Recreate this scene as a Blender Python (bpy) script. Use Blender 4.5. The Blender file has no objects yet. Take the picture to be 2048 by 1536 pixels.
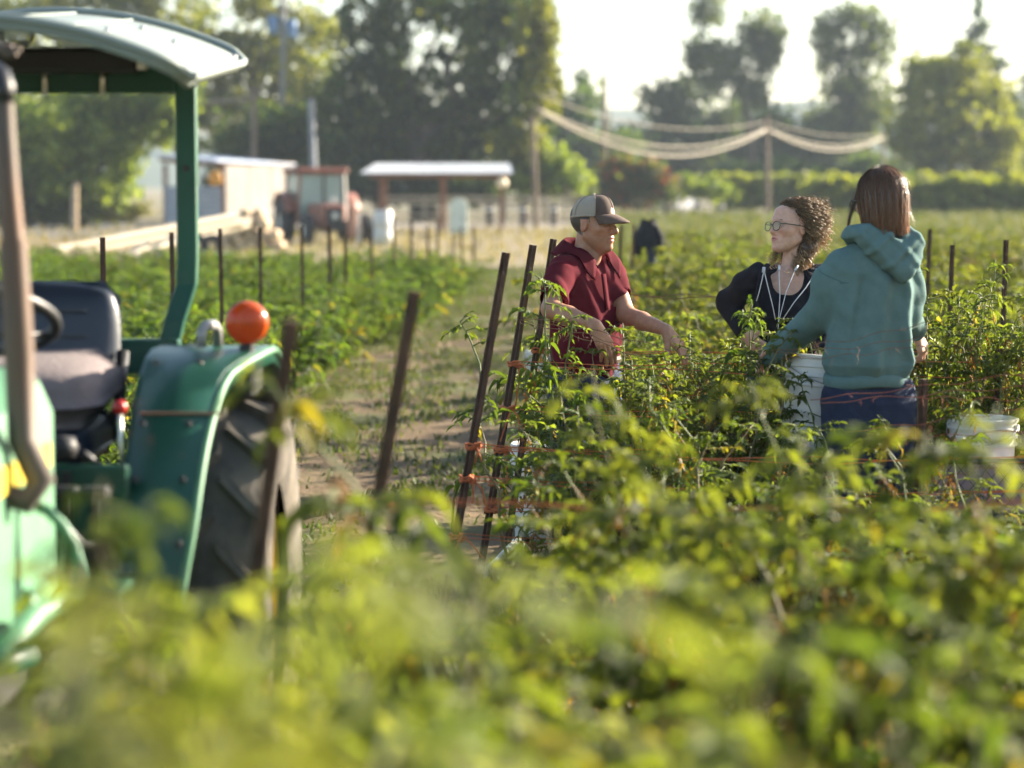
import bpy, math, random
import numpy as np
from mathutils import Vector, Matrix

R = math.radians
rnd = random.Random(11)
rng = np.random.default_rng(5)
sc = bpy.context.scene
col = sc.collection

# ------------------------------------------------------------------ camera, sky, sun, exposure
CAM_Z, FPX, HORIZON = 1.66, 4836.0, 365.0
PITCH = math.atan((768 - HORIZON) / FPX)
cam_data = bpy.data.cameras.new('camera')
cam_data.lens = 85.0
cam_data.sensor_width = 36.0
cam_data.clip_start = 0.05
cam_data.clip_end = 4000
cam_data.dof.use_dof = True
cam_data.dof.focus_distance = 9.95
cam_data.dof.aperture_fstop = 2.1
cam_data.dof.aperture_blades = 0
cam = bpy.data.objects.new('camera', cam_data)
cam.location = (0, 0, CAM_Z)
cam.rotation_euler = (math.pi / 2 - PITCH, 0, 0)
col.objects.link(cam)
sc.camera = cam

SUN_EL, SUN_AZ = 21.0, 31.0          # azimuth measured from +X (right) towards +Y (away)
world = bpy.data.worlds.new('World')
sc.world = world
world.use_nodes = True
wn = world.node_tree.nodes
sky = wn.new('ShaderNodeTexSky')
sky.sky_type = 'NISHITA'
sky.sun_disc = False
sky.sun_elevation = R(SUN_EL)
sky.sun_rotation = R(90 - SUN_AZ)
sky.air_density = 1.0
sky.dust_density = 1.2
sky.ozone_density = 1.0
bg = wn['Background']
bg.inputs['Strength'].default_value = 0.074
world.node_tree.links.new(sky.outputs[0], bg.inputs['Color'])

sun_data = bpy.data.lights.new('sun', 'SUN')
sun_data.energy = 5.0
sun_data.angle = R(0.6)
sun_data.color = (1.0, 0.89, 0.72)
sun = bpy.data.objects.new('sun', sun_data)
sd = Vector((math.cos(R(SUN_EL)) * math.cos(R(SUN_AZ)), math.cos(R(SUN_EL)) * math.sin(R(SUN_AZ)), math.sin(R(SUN_EL))))
sun.rotation_euler = sd.to_track_quat('Z', 'Y').to_euler()
sun.location = (30, 15, 20)
col.objects.link(sun)

sc.view_settings.view_transform = 'Standard'
sc.view_settings.look = 'None'
sc.view_settings.gamma = 1.0
sc.view_settings.use_curve_mapping = False
sc.view_settings.exposure = 2.22
sc.render.engine = 'CYCLES'
sc.cycles.use_denoising = True
sc.cycles.adaptive_threshold = 0.025
sc.cycles.max_bounces = 6
sc.cycles.diffuse_bounces = 3
sc.cycles.glossy_bounces = 2
sc.cycles.transmission_bounces = 4
sc.cycles.transparent_max_bounces = 8
sc.cycles.volume_bounces = 0
sc.cycles.caustics_reflective = False
sc.cycles.caustics_refractive = False
sc.cycles.sample_clamp_indirect = 6.0


def P(px, py, Y):
    """world point at depth Y seen at photo pixel (px, py)"""
    u = (px - 1024) / FPX
    v = (768 - py) / FPX
    dy = math.cos(PITCH) + v * math.sin(PITCH)
    dz = -math.sin(PITCH) + v * math.cos(PITCH)
    k = Y / dy
    return Vector((u * k, Y, CAM_Z + dz * k))


def G(px, Y):
    p = P(px, 600, Y)
    return Vector((p.x, Y, 0.0))


# ------------------------------------------------------------------ materials
MATS = {}


def mat(name, c1, c2=None, rough=0.7, metal=0.0, scale=6.0, bump=0.0, bscale=40.0, spec=0.4, stretch=(1, 1, 1),
        detail=6.0, contrast=(0.35, 0.65), c3=None, c3scale=2.0, c3range=(0.55, 0.7), transm=0.0, coat=0.0):
    if name in MATS:
        return MATS[name]
    m = bpy.data.materials.new(name)
    m.use_nodes = True
    nt = m.node_tree
    n = nt.nodes
    L = nt.links.new
    b = n['Principled BSDF']
    b.inputs['Roughness'].default_value = rough
    b.inputs['Metallic'].default_value = metal
    b.inputs['Specular IOR Level'].default_value = spec
    b.inputs['Coat Weight'].default_value = coat
    b.inputs['Transmission Weight'].default_value = transm
    tc = n.new('ShaderNodeTexCoord')
    mp = n.new('ShaderNodeMapping')
    mp.inputs['Scale'].default_value = stretch
    L(tc.outputs['Object'], mp.inputs['Vector'])
    nz = n.new('ShaderNodeTexNoise')
    nz.inputs['Scale'].default_value = scale
    nz.inputs['Detail'].default_value = detail
    L(mp.outputs[0], nz.inputs['Vector'])
    cr = n.new('ShaderNodeValToRGB')
    cr.color_ramp.elements[0].position = contrast[0]
    cr.color_ramp.elements[1].position = contrast[1]
    cr.color_ramp.elements[0].color = (*c1, 1)
    cr.color_ramp.elements[1].color = (*(c2 or c1), 1)
    L(nz.outputs['Fac'], cr.inputs['Fac'])
    out = cr.outputs['Color']
    if c3:
        n3 = n.new('ShaderNodeTexNoise')
        n3.inputs['Scale'].default_value = c3scale
        n3.inputs['Detail'].default_value = 8
        L(mp.outputs[0], n3.inputs['Vector'])
        r3 = n.new('ShaderNodeMapRange')
        r3.inputs['From Min'].default_value = c3range[0]
        r3.inputs['From Max'].default_value = c3range[1]
        L(n3.outputs['Fac'], r3.inputs['Value'])
        mx = n.new('ShaderNodeMix')
        mx.data_type = 'RGBA'
        L(r3.outputs[0], mx.inputs['Factor'])
        L(out, mx.inputs[6])
        mx.inputs[7].default_value = (*c3, 1)
        out = mx.outputs[2]
    L(out, b.inputs['Base Color'])
    if bump > 0:
        nb = n.new('ShaderNodeTexNoise')
        nb.inputs['Scale'].default_value = bscale
        nb.inputs['Detail'].default_value = 5
        L(mp.outputs[0], nb.inputs['Vector'])
        bp = n.new('ShaderNodeBump')
        bp.inputs['Strength'].default_value = bump
        bp.inputs['Distance'].default_value = 0.02
        L(nb.outputs['Fac'], bp.inputs['Height'])
        L(bp.outputs[0], b.inputs['Normal'])
    MATS[name] = m
    return m


def vcol_mat(name, rough=0.6, trans=0.0, tcol=(1.25, 1.2, 0.5), spec=0.4, objvar=0.0, bump=0.0, bscale=60, sss=0.0, fine=0.0, fscale=30.0):
    """colour from the mesh's own colour attribute; optional thin-leaf translucency"""
    if name in MATS:
        return MATS[name]
    m = bpy.data.materials.new(name)
    m.use_nodes = True
    nt = m.node_tree
    n = nt.nodes
    L = nt.links.new
    b = n['Principled BSDF']
    b.inputs['Roughness'].default_value = rough
    b.inputs['Specular IOR Level'].default_value = spec
    at = n.new('ShaderNodeAttribute')
    at.attribute_name = 'Col'
    out = at.outputs['Color']
    if objvar > 0:
        oi = n.new('ShaderNodeObjectInfo')
        hs = n.new('ShaderNodeHueSaturation')
        r1 = n.new('ShaderNodeMapRange')
        r1.inputs['To Min'].default_value = 1 - objvar
        r1.inputs['To Max'].default_value = 1 + objvar
        L(oi.outputs['Random'], r1.inputs['Value'])
        L(r1.outputs[0], hs.inputs['Value'])
        r2 = n.new('ShaderNodeMapRange')
        r2.inputs['To Min'].default_value = 0.5 - objvar * 0.06
        r2.inputs['To Max'].default_value = 0.5 + objvar * 0.03
        L(oi.outputs['Random'], r2.inputs['Value'])
        L(r2.outputs[0], hs.inputs['Hue'])
        L(out, hs.inputs['Color'])
        out = hs.outputs[0]
    if fine > 0:
        tc = n.new('ShaderNodeTexCoord')
        nz = n.new('ShaderNodeTexNoise')
        nz.inputs['Scale'].default_value = fscale
        nz.inputs['Detail'].default_value = 6
        L(tc.outputs['Object'], nz.inputs['Vector'])
        mr = n.new('ShaderNodeMapRange')
        mr.inputs['From Min'].default_value = 0.3
        mr.inputs['From Max'].default_value = 0.7
        mr.inputs['To Min'].default_value = 1 - fine
        mr.inputs['To Max'].default_value = 1 + fine
        L(nz.outputs['Fac'], mr.inputs['Value'])
        mu = n.new('ShaderNodeMix')
        mu.data_type = 'RGBA'
        mu.blend_type = 'MULTIPLY'
        mu.inputs['Factor'].default_value = 1.0
        L(out, mu.inputs[6])
        L(mr.outputs[0], mu.inputs[7])
        out = mu.outputs[2]
    L(out, b.inputs['Base Color'])
    if sss > 0:
        b.inputs['Subsurface Weight'].default_value = sss
        b.inputs['Subsurface Radius'].default_value = (0.012, 0.005, 0.003)
        b.inputs['Subsurface Scale'].default_value = 1.0
    if bump > 0:
        tc2 = n.new('ShaderNodeTexCoord')
        nb = n.new('ShaderNodeTexNoise')
        nb.inputs['Scale'].default_value = bscale
        nb.inputs['Detail'].default_value = 5
        L(tc2.outputs['Object'], nb.inputs['Vector'])
        bp = n.new('ShaderNodeBump')
        bp.inputs['Strength'].default_value = bump
        bp.inputs['Distance'].default_value = 0.01
        L(nb.outputs['Fac'], bp.inputs['Height'])
        L(bp.outputs[0], b.inputs['Normal'])
    if trans > 0:
        tr = n.new('ShaderNodeBsdfTranslucent')
        mu2 = n.new('ShaderNodeMix')
        mu2.data_type = 'RGBA'
        mu2.blend_type = 'MULTIPLY'
        mu2.inputs['Factor'].default_value = 1.0
        L(out, mu2.inputs[6])
        mu2.inputs[7].default_value = (*tcol, 1)
        L(mu2.outputs[2], tr.inputs['Color'])
        mix = n.new('ShaderNodeMixShader')
        mix.inputs['Fac'].default_value = trans
        L(b.outputs[0], mix.inputs[1])
        L(tr.outputs[0], mix.inputs[2])
        L(mix.outputs[0], n['Material Output'].inputs['Surface'])
    MATS[name] = m
    return m


# ------------------------------------------------------------------ objects
def tag(o, label=None, cat=None, group=None, kind=None):
    if label:
        o['label'] = label
    if cat:
        o['category'] = cat
    if group:
        o['group'] = group
    if kind:
        o['kind'] = kind
    return o


def thing(name, label, cat, loc=(0, 0, 0), rz=0.0, group=None):
    o = bpy.data.objects.new(name, None)
    o.empty_display_size = 0.1
    o.location = loc
    o.rotation_euler = (0, 0, rz)
    col.objects.link(o)
    return tag(o, label, cat, group)


class MB:
    def __init__(self):
        self.v = []
        self.f = []
        self.c = []

    def add(self, verts, faces):
        b = len(self.v)
        self.v += [tuple(x) for x in verts]
        self.f += [tuple(i + b for i in f) for f in faces]
        return self

    def box(self, c, s, rot=None, taper=1.0, bevel=0.0):
        hx, hy, hz = s[0] / 2, s[1] / 2, s[2] / 2
        if bevel > 0:
            e = min(bevel, hx * .9, hy * .9, hz * .9)
            pts = []
            for sx in (-1, 1):
                for sy in (-1, 1):
                    for sz in (-1, 1):
                        pts.append(((sx * (hx - e), sy * (hy - e), sz * hz)))
                        pts.append(((sx * (hx - e), sy * hy, sz * (hz - e))))
                        pts.append(((sx * hx, sy * (hy - e), sz * (hz - e))))
            def I(sx, sy, sz, k):
                return ((sx * 4 + sy * 2 + sz) * 3) + k
            F = []
            F.append([I(0, 0, 1, 0), I(1, 0, 1, 0), I(1, 1, 1, 0), I(0, 1, 1, 0)])
            F.append([I(0, 0, 0, 0), I(0, 1, 0, 0), I(1, 1, 0, 0), I(1, 0, 0, 0)])
            F.append([I(0, 1, 0, 1), I(0, 1, 1, 1), I(1, 1, 1, 1), I(1, 1, 0, 1)])
            F.append([I(0, 0, 0, 1), I(1, 0, 0, 1), I(1, 0, 1, 1), I(0, 0, 1, 1)])
            F.append([I(1, 0, 0, 2), I(1, 1, 0, 2), I(1, 1, 1, 2), I(1, 0, 1, 2)])
            F.append([I(0, 0, 0, 2), I(0, 0, 1, 2), I(0, 1, 1, 2), I(0, 1, 0, 2)])
            for a in (0, 1):
                for b in (0, 1):
                    F.append([I(0, a, b, 0), I(0, a, b, 1), I(1, a, b, 1), I(1, a, b, 0)])
                    F.append([I(a, 0, b, 0), I(a, 0, b, 2), I(a, 1, b, 2), I(a, 1, b, 0)])
                    F.append([I(a, b, 0, 1), I(a, b, 0, 2), I(a, b, 1, 2), I(a, b, 1, 1)])
            for a in (0, 1):
                for b in (0, 1):
                    for c_ in (0, 1):
                        F.append([I(a, b, c_, 0), I(a, b, c_, 1), I(a, b, c_, 2)])
        else:
            pts = [(sx * hx, sy * hy, sz * hz) for sz in (-1, 1) for sy in (-1, 1) for sx in (-1, 1)]
            F = [(0, 2, 3, 1), (4, 5, 7, 6), (0, 1, 5, 4), (2, 6, 7, 3), (0, 4, 6, 2), (1, 3, 7, 5)]
        out = []
        M = rot if rot is not None else Matrix.Identity(3)
        for p in pts:
            q = Vector(p)
            if taper != 1.0:
                k = 1 + (taper - 1) * (q.z / (2 * hz) + .5)
                q.x *= k
                q.y *= k
            out.append(M @ q + Vector(c))
        return self.add(out, F)

    def tube(self, pts, r, n=8, cap=True, closed=False, flat=None):
        pts = [Vector(p) for p in pts]
        rs = r if hasattr(r, '__len__') else [r] * len(pts)
        m = len(pts)
        ring = []
        up = None
        for i, p in enumerate(pts):
            if closed:
                t = pts[(i + 1) % m] - pts[i - 1]
            else:
                t = pts[min(i + 1, m - 1)] - pts[max(i - 1, 0)]
            if t.length < 1e-9:
                t = Vector((0, 0, 1))
            t.normalize()
            if up is None:
                up = Vector((0, 0, 1)) if abs(t.z) < .9 else Vector((1, 0, 0))
            a = t.cross(up)
            if a.length < 1e-6:
                a = t.cross(Vector((0, 1, 0)))
            a.normalize()
            b = a.cross(t).normalized()
            up = b
            for k in range(n):
                th = 2 * math.pi * k / n + (math.pi / 4 if n == 4 else 0)
                fa, fb = (flat if flat else (1, 1))
                ring.append(p + a * math.cos(th) * rs[i] * fa + b * math.sin(th) * rs[i] * fb)
        F = []
        for i in range(m if closed else m - 1):
            j = (i + 1) % m
            for k in range(n):
                k2 = (k + 1) % n
                F.append((i * n + k, i * n + k2, j * n + k2, j * n + k))
        if cap and not closed:
            F.append(tuple(reversed(range(n))))
            F.append(tuple((m - 1) * n + k for k in range(n)))
        return self.add(ring, F)

    def lathe(self, prof, c=(0, 0, 0), n=24, rot=None, arc=None):
        """prof: list of (r, z); axis local z"""
        M = rot if rot is not None else Matrix.Identity(3)
        c = Vector(c)
        V = []
        for (r, z) in prof:
            for k in range(n):
                th = 2 * math.pi * k / n
                V.append(M @ Vector((r * math.cos(th), r * math.sin(th), z)) + c)
        F = []
        for i in range(len(prof) - 1):
            for k in range(n):
                k2 = (k + 1) % n
                F.append((i * n + k, i * n + k2, (i + 1) * n + k2, (i + 1) * n + k))
        return self.add(V, F)

    def grid(self, fn, nu, nv):
        V = [fn(i / (nu - 1), j / (nv - 1)) for i in range(nu) for j in range(nv)]
        F = [(i * nv + j, (i + 1) * nv + j, (i + 1) * nv + j + 1, i * nv + j + 1) for i in range(nu - 1) for j in range(nv - 1)]
        return self.add(V, F)

    def prism(self, poly, d0, d1, frame):
        """poly: 2D points, extruded from d0 to d1 along frame axis 3; frame: 3 vectors + origin"""
        a, b, c, o = [Vector(x) for x in frame]
        n = len(poly)
        V = [o + a * p[0] + b * p[1] + c * d0 for p in poly] + [o + a * p[0] + b * p[1] + c * d1 for p in poly]
        F = [tuple(range(n))[::-1], tuple(range(n, 2 * n))] + [(i, (i + 1) % n, n + (i + 1) % n, n + i) for i in range(n)]
        return self.add(V, F)

    def build(self, name, m, parent=None, smooth=False, world=False):
        return obj(name, self.v, self.f, m, parent, smooth, world)


def obj(name, v, f, m, parent=None, smooth=False, world=False, colors=None):
    me = bpy.data.meshes.new(name)
    if world and parent is not None:
        base = Vector((0, 0, 0))
        p = parent
        while p is not None:
            base += p.location
            p = p.parent
        v = np.asarray(v, dtype=float) - np.array(base)
        v = v.tolist()
    me.from_pydata(v if isinstance(v, list) else v.tolist(), [], f if isinstance(f, list) else f.tolist())
    me.validate()
    if m is not None:
        me.materials.append(m)
    if smooth is True:
        me.polygons.foreach_set('use_smooth', [True] * len(me.polygons))
    elif smooth:
        me.polygons.foreach_set('use_smooth', [True] * len(me.polygons))
        try:
            me.set_sharp_from_angle(angle=R(smooth))
        except Exception:
            pass
    if colors is not None and len(colors) == len(me.vertices):
        ca = me.color_attributes.new('Col', 'FLOAT_COLOR', 'POINT')
        cc = np.ones((len(me.vertices), 4), dtype=np.float32)
        cc[:, :3] = np.asarray(colors, dtype=np.float32)
        ca.data.foreach_set('color', cc.ravel())
    o = bpy.data.objects.new(name, me)
    col.objects.link(o)
    if parent is not None:
        o.parent = parent
    return o


def copy_tree(o, parent=None):
    c = o.copy()
    col.objects.link(c)
    c.parent = parent
    for ch in o.children:
        copy_tree(ch, c)
    return c


def vnoise(x, y, s=0):
    return (math.sin(x * 1.7 + s) * math.cos(y * 1.3 - s * .7) + .5 * math.sin(x * 3.9 - y * 2.7 + s * 2.1) + .25 * math.sin(x * 8.3 + y * 7.1 + s)) / 1.75


def tup(v):
    return (v.x, v.y, v.z)
# ================================================================== THE SETTING
m_field = mat('field_soil', (0.16, 0.115, 0.06), (0.10, 0.10, 0.035), rough=.95, scale=.35, bump=.4, bscale=4, c3=(0.22, 0.165, 0.085), c3scale=.12)
m_soil = mat('dry_path_soil', (0.115, 0.078, 0.042), (0.175, 0.122, 0.07), rough=.97, scale=3.2, bump=.9, bscale=26, c3=(0.075, 0.08, 0.028), c3scale=1.1, c3range=(.5, .66), spec=.15)
m_yard = mat('dry_grass_yard', (0.22, 0.165, 0.10), (0.175, 0.135, 0.08), rough=.95, scale=.5, bump=.5, bscale=9, c3=(0.17, 0.165, 0.055), c3scale=.22, c3range=(.5, .64))
m_gravel = mat('gravel_lane', (0.24, 0.21, 0.18), (0.19, 0.165, 0.14), rough=.95, scale=1.2, bump=.4, bscale=30)
m_asphalt = mat('old_asphalt', (0.15, 0.15, 0.155), (0.11, 0.11, 0.115), rough=.9, scale=2, bump=.3, bscale=40)
m_hill = mat('far_hill', (0.05, 0.075, 0.045), (0.08, 0.10, 0.05), rough=1, scale=.02, bump=.5, bscale=.08)


def sheet(name, m, x0, x1, y0, y1, nx, ny, zf):
    xs = np.linspace(x0, x1, nx)
    ys = np.linspace(y0, y1, ny)
    V = [(x, y, zf(x, y)) for y in ys for x in xs]
    F = [(j * nx + i, j * nx + i + 1, (j + 1) * nx + i + 1, (j + 1) * nx + i) for j in range(ny - 1) for i in range(nx - 1)]
    return tag(obj(name, V, F, m, smooth=True), kind='structure')


sheet('ground', m_field, -480, 480, -40, 1000, 25, 27, lambda x, y: 0.0)


def soil_z(x, y):
    px_ = x - .078 * y
    rut = .02 * math.cos((px_ + 1.2) * 3.4)
    return .03 + .018 * vnoise(x * 2.3, y * 1.9, 1) + .010 * vnoise(x * 7.7, y * 6.1, 2) + rut * .6 + .006 * vnoise(x * 23, y * 21, 5)


sheet('path_soil', m_soil, -5.5, 5.5, 1.0, 47, 100, 400, soil_z)
sheet('yard', m_yard, -26, 9, 46.5, 84, 36, 38, lambda x, y: .045 + .03 * vnoise(x * .9, y * .8, 3))
sheet('gravel_lane', m_gravel, -30, 30, 84.2, 97, 31, 14, lambda x, y: .03 + .015 * vnoise(x * .6, y, 4))
sheet('road', m_asphalt, -34, -8.6, 71, 80, 26, 10, lambda x, y: .09)


def hill_mesh():
    V, F = [], []
    n, m_ = 60, 10
    for j in range(m_):
        for i in range(n):
            x = -260 + 520 * i / (n - 1)
            t = j / (m_ - 1)
            h = 20 + 11 * vnoise(x * .012, 3, 2) + 10 * math.exp(-((x - 30) / 60) ** 2) + 10 * math.exp(-((x - 190) / 50) ** 2) + 2.5 * vnoise(x * .09, t * 3, 1)
            z = -0.5 + h * math.sin(math.pi * min(t * 1.1, 1)) ** .8
            V.append((x, 720 + 230 * t, z))
    for j in range(m_ - 1):
        for i in range(n - 1):
            F.append((j * n + i, j * n + i + 1, (j + 1) * n + i + 1, (j + 1) * n + i))
    return V, F


hv, hf = hill_mesh()
tag(obj('hill', hv, hf, m_hill, smooth=True), kind='structure')

# ------------------------------------------------------------------ trees
m_leaf_tree = vcol_mat('tree_leaf', rough=.55, trans=.48, tcol=(1.5, 1.5, .42), spec=.35)
m_bark = mat('bark', (0.07, 0.055, 0.04), (0.13, 0.10, 0.075), rough=.95, scale=5, stretch=(1, 1, .25), bump=.6, bscale=18)


def leaf_cloud(centers, radii, n, size, c1, c2, seed, sub=26, tight=.2, flat=1.0, c3=None, c3p=.1):
    """leaf-sized folded faces in clusters through each clump's volume"""
    g = np.random.default_rng(seed)
    vol = np.array([r[0] * r[1] * r[2] for r in radii]) ** .75
    share = (vol / vol.sum() * n).astype(int) + 1
    pos, shade = [], []
    for c, r, k in zip(centers, radii, share):
        c = np.array(c)
        r = np.array(r)
        d = g.normal(size=(sub, 3))
        d /= np.linalg.norm(d, axis=1)[:, None]
        d *= (g.random(sub) ** .42)[:, None]
        w = g.random(sub) * .8 + .3
        idx = g.choice(sub, size=k, p=w / w.sum())
        off = g.normal(size=(k, 3)) * tight
        p = c + (d[idx] + off) * r
        pos.append(p)
        sh = g.random(sub)
        shade.append(np.clip(sh[idx] + g.normal(size=k) * .22, 0, 1))
    pos = np.concatenate(pos)
    shade = np.concatenate(shade)
    pos[:, 2] = np.maximum(pos[:, 2], .05 + .3 * g.random(len(pos)))
    N = len(pos)
    a = g.normal(size=(N, 3))
    a[:, 2] -= .5
    a /= np.linalg.norm(a, axis=1)[:, None]
    b = np.cross(a, g.normal(size=(N, 3)))
    b /= np.linalg.norm(b, axis=1)[:, None]
    w = np.cross(a, b)
    s = size * (.6 + .8 * g.random(N))[:, None]
    V = np.stack([pos - a * s * .5, pos + b * s * .32 + w * s * .1, pos + a * s * .6, pos - b * s * .32 + w * s * .1], axis=1).reshape(-1, 3)
    base = np.arange(N) * 4
    F = np.concatenate([np.stack([base, base + 1, base + 2], 1), np.stack([base, base + 2, base + 3], 1)])
    C = np.array(c1)[None] * (1 - shade[:, None]) + np.array(c2)[None] * shade[:, None]
    if c3 is not None:
        msk = g.random(N) < c3p * 2 * shade
        C[msk] = np.array(c3) * (.6 + .7 * g.random(msk.sum()))[:, None]
    return V, F, np.repeat(C, 4, axis=0)


def limb(mb, a, b, r0, r1, wob, g, n=7, sides=7):
    a, b = Vector(a), Vector(b)
    L_ = (b - a).length
    pts, rs = [], []
    for i in range(n):
        t = i / (n - 1)
        p = a.lerp(b, t)
        if 0 < i < n - 1:
            p += Vector((g.uniform(-1, 1), g.uniform(-1, 1), g.uniform(-.4, .4))) * wob * L_
        p.z += .12 * L_ * math.sin(math.pi * t) * (.5 if abs((b - a).z) < L_ * .7 else 0)
        pts.append(p)
        rs.append(r0 + (r1 - r0) * t ** .8)
    mb.tube(pts, rs, sides)


def tree(name, label, basepx, Y, clumps, n, size, c1, c2, seed, tr=.3, group='trees along the far side of the yard', sub=26, tight=.2, c3=None, c3p=.1, cat='tree', fork=.45, yscale=1.0):
    g = random.Random(seed)
    b = G(basepx, Y)
    root = thing(name, label, cat, b, group=group)
    k = Y / FPX
    cs, rs = [], []
    for cl in clumps:
        px, py, rx, ry = cl[:4]
        dy = cl[4] if len(cl) > 4 else g.uniform(-.5, .5) * rx * k
        c = P(px, py, Y)
        c.y += dy
        cs.append(c)
        rs.append((rx * k, (rx + ry) * .5 * k * yscale, ry * k))
    V, F, C = leaf_cloud(cs, rs, n, size, c1, c2, seed, sub, tight, c3=c3, c3p=c3p)
    o = obj('crown', V, F, m_leaf_tree, root, world=True, colors=C)
    mb = MB()
    zmin = min(c.z - r[2] for c, r in zip(cs, rs))
    zmax = max(c.z for c in cs)
    cx = sum(c.x for c in cs) / len(cs)
    fz = max(zmin + (zmax - zmin) * fork * .6, .5)
    f = Vector((b.x + (cx - b.x) * .6, Y, fz))
    limb(mb, (b.x, Y, -.05), f, tr * 1.25, tr * .8, .03, g)
    for c, r in zip(cs, rs):
        limb(mb, f, c + Vector((0, 0, r[2] * .3)), tr * .5, tr * .1, .07, g, sides=6)
        for q in range(2):
            e = c + Vector((g.uniform(-.7, .7) * r[0], g.uniform(-.5, .5) * r[1], g.uniform(-.2, .7) * r[2]))
            limb(mb, c - Vector((0, 0, r[2] * .2)), e, tr * .18, tr * .05, .08, g, n=5, sides=5)
    mb.build('trunk', m_bark, root, smooth=True, world=True)
    return root


DG1, DG2 = (0.018, 0.038, 0.014), (0.07, 0.105, 0.026)
LG1, LG2 = (0.06, 0.105, 0.02), (0.26, 0.31, 0.055)
YG1, YG2 = (0.075, 0.10, 0.02), (0.24, 0.24, 0.04)
BG1, BG2 = (0.03, 0.056, 0.024), (0.09, 0.135, 0.045)

tree('broadleaf_tree', 'bright leafy green tree framed between the green tractor roof and seat', 150, 84,
     [(60, 270, 125, 95), (190, 235, 120, 80), (300, 235, 80, 65), (110, 355, 120, 80), (225, 340, 70, 70), (10, 395, 90, 60), (150, 405, 110, 40), (340, 200, 60, 60)],
     14000, .27, LG1, LG2, 21, tr=.26, sub=40, tight=.17)
tree('poplar_tree', 'yellow green tree rising above the left end of the tractor canopy', 110, 124,
     [(30, 60, 120, 110), (170, 20, 120, 100), (290, 70, 110, 110), (90, 160, 140, 100), (250, 190, 120, 90), (330, -40, 90, 80)],
     8000, .42, YG1, YG2, 22, tr=.35, sub=30)
tree('poplar_tree', 'tall yellow green tree with sky gaps above the shed roof', 520, 128,
     [(430, 70, 100, 110), (520, 140, 100, 90), (600, 50, 85, 70), (640, 150, 70, 110), (470, 240, 120, 90), (580, 250, 110, 80), (400, 170, 70, 110), (500, 10, 60, 60)],
     7500, .42, YG1, YG2, 23, tr=.35, sub=24)
tree('oak_tree', 'huge dark green tree spreading behind the white roofed shelter', 850, 106,
     [(750, 40, 75, 90), (860, -20, 130, 80), (990, 20, 115, 110), (1060, 90, 60, 110), (820, 160, 75, 90), (930, 150, 80, 80), (730, 175, 75, 90), (1010, 190, 90, 90),
      (640, 250, 120, 85), (790, 265, 150, 80), (940, 270, 120, 70), (540, 300, 110, 80), (690, 335, 150, 60), (880, 340, 140, 55), (470, 330, 70, 70), (1060, 250, 50, 80)],
     21000, .36, DG1, DG2, 24, tr=.55, sub=34, tight=.17, c3=(.15, .16, .03), c3p=.10)
tree('sunlit_oak_edge', 'drooping yellow lit foliage at the right edge of the huge dark tree', 1050, 101,  # stands for the big tree's sunlit edge, sun put into yellow leaf colour
     [(1075, 60, 38, 80), (1080, 190, 38, 70), (1060, 290, 45, 60), (1010, 300, 40, 50), (1090, 120, 25, 60)],
     3600, .30, (0.07, 0.085, 0.018), (0.19, 0.19, 0.035), 25, tr=.14, sub=22)
tree('round_shrub', 'low rounded green bush between the shelter and the leaning pole', 1090, 101,
     [(1085, 335, 60, 45), (1120, 355, 45, 40), (1050, 365, 50, 35)], 2600, .26, LG1, LG2, 26, tr=.1, cat='bush', group='bushes behind the yard')
tree('shade_tree', 'dark hazy tree just right of the huge tree above the person in the cap', 1160, 158,
     [(1140, 215, 60, 60), (1180, 290, 80, 60), (1120, 300, 50, 70), (1230, 320, 80, 45)], 3800, .5, BG1, BG2, 27, tr=.3)
tree('shade_tree', 'rounded dark tree in the middle under the sagging lines', 1330, 165,
     [(1340, 205, 65, 50), (1310, 270, 90, 60), (1400, 260, 70, 70), (1290, 335, 90, 40), (1390, 340, 90, 40)], 5200, .5, BG1, (0.07, 0.09, 0.03), 28, tr=.35)
tree('shade_tree', 'dark tree below the tall airy tree in the centre right', 1490, 172,
     [(1450, 250, 70, 60), (1540, 270, 70, 70), (1500, 325, 100, 45), (1590, 300, 60, 60)], 4400, .5, BG1, BG2, 29, tr=.35)
tree('eucalyptus_tree', 'tall airy dark tree with open branches above the curly haired person', 1512, 168,
     [(1415, 20, 34, 42), (1410, 100, 36, 30), (1460, 120, 45, 34), (1510, 75, 48, 52), (1440, 165, 44, 26), (1530, 120, 28, 26), (1500, 190, 38, 40), (1550, 95, 15, 20), (1400, 130, 24, 24)],
     4800, .42, (.04, .06, .026), (.11, .14, .05), 30, tr=.26, sub=20, tight=.34)
tree('eucalyptus_tree', 'tall airy dark tree right of the open gap of sky', 1700, 172,
     [(1665, 50, 34, 36), (1720, 40, 40, 30), (1760, 90, 30, 50), (1655, 105, 26, 46), (1705, 110, 36, 30), (1690, 175, 46, 42), (1740, 200, 46, 50), (1690, 250, 75, 60), (1660, 320, 70, 45)],
     7400, .42, (.04, .06, .028), (.11, .14, .05), 31, tr=.3, sub=22, tight=.34)
tree('walnut_tree', 'large sunlit yellow green tree at the right above the teal hoodie', 1900, 142,
     [(1850, 150, 60, 55), (1920, 130, 60, 45), (1890, 220, 95, 65), (1970, 200, 60, 65), (2010, 280, 60, 65), (1920, 295, 110, 50), (1820, 260, 60, 70), (1830, 330, 70, 35), (1990, 345, 70, 25)],
     8500, .4, (0.09, 0.11, 0.022), (0.25, 0.26, 0.04), 32, tr=.3, sub=34, tight=.17)
tree('conifer_tree', 'pointed blue grey conifer peeking over the yellow green tree', 1955, 205,
     [(1955, 20, 12, 28), (1955, 60, 28, 22), (1950, 95, 45, 20), (1960, 125, 58, 20), (1950, 160, 66, 24), (1955, 210, 75, 40), (1960, 280, 80, 50)], 4600, .5, BG1, (.05, .07, .04), 33, tr=.3, sub=26)
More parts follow.
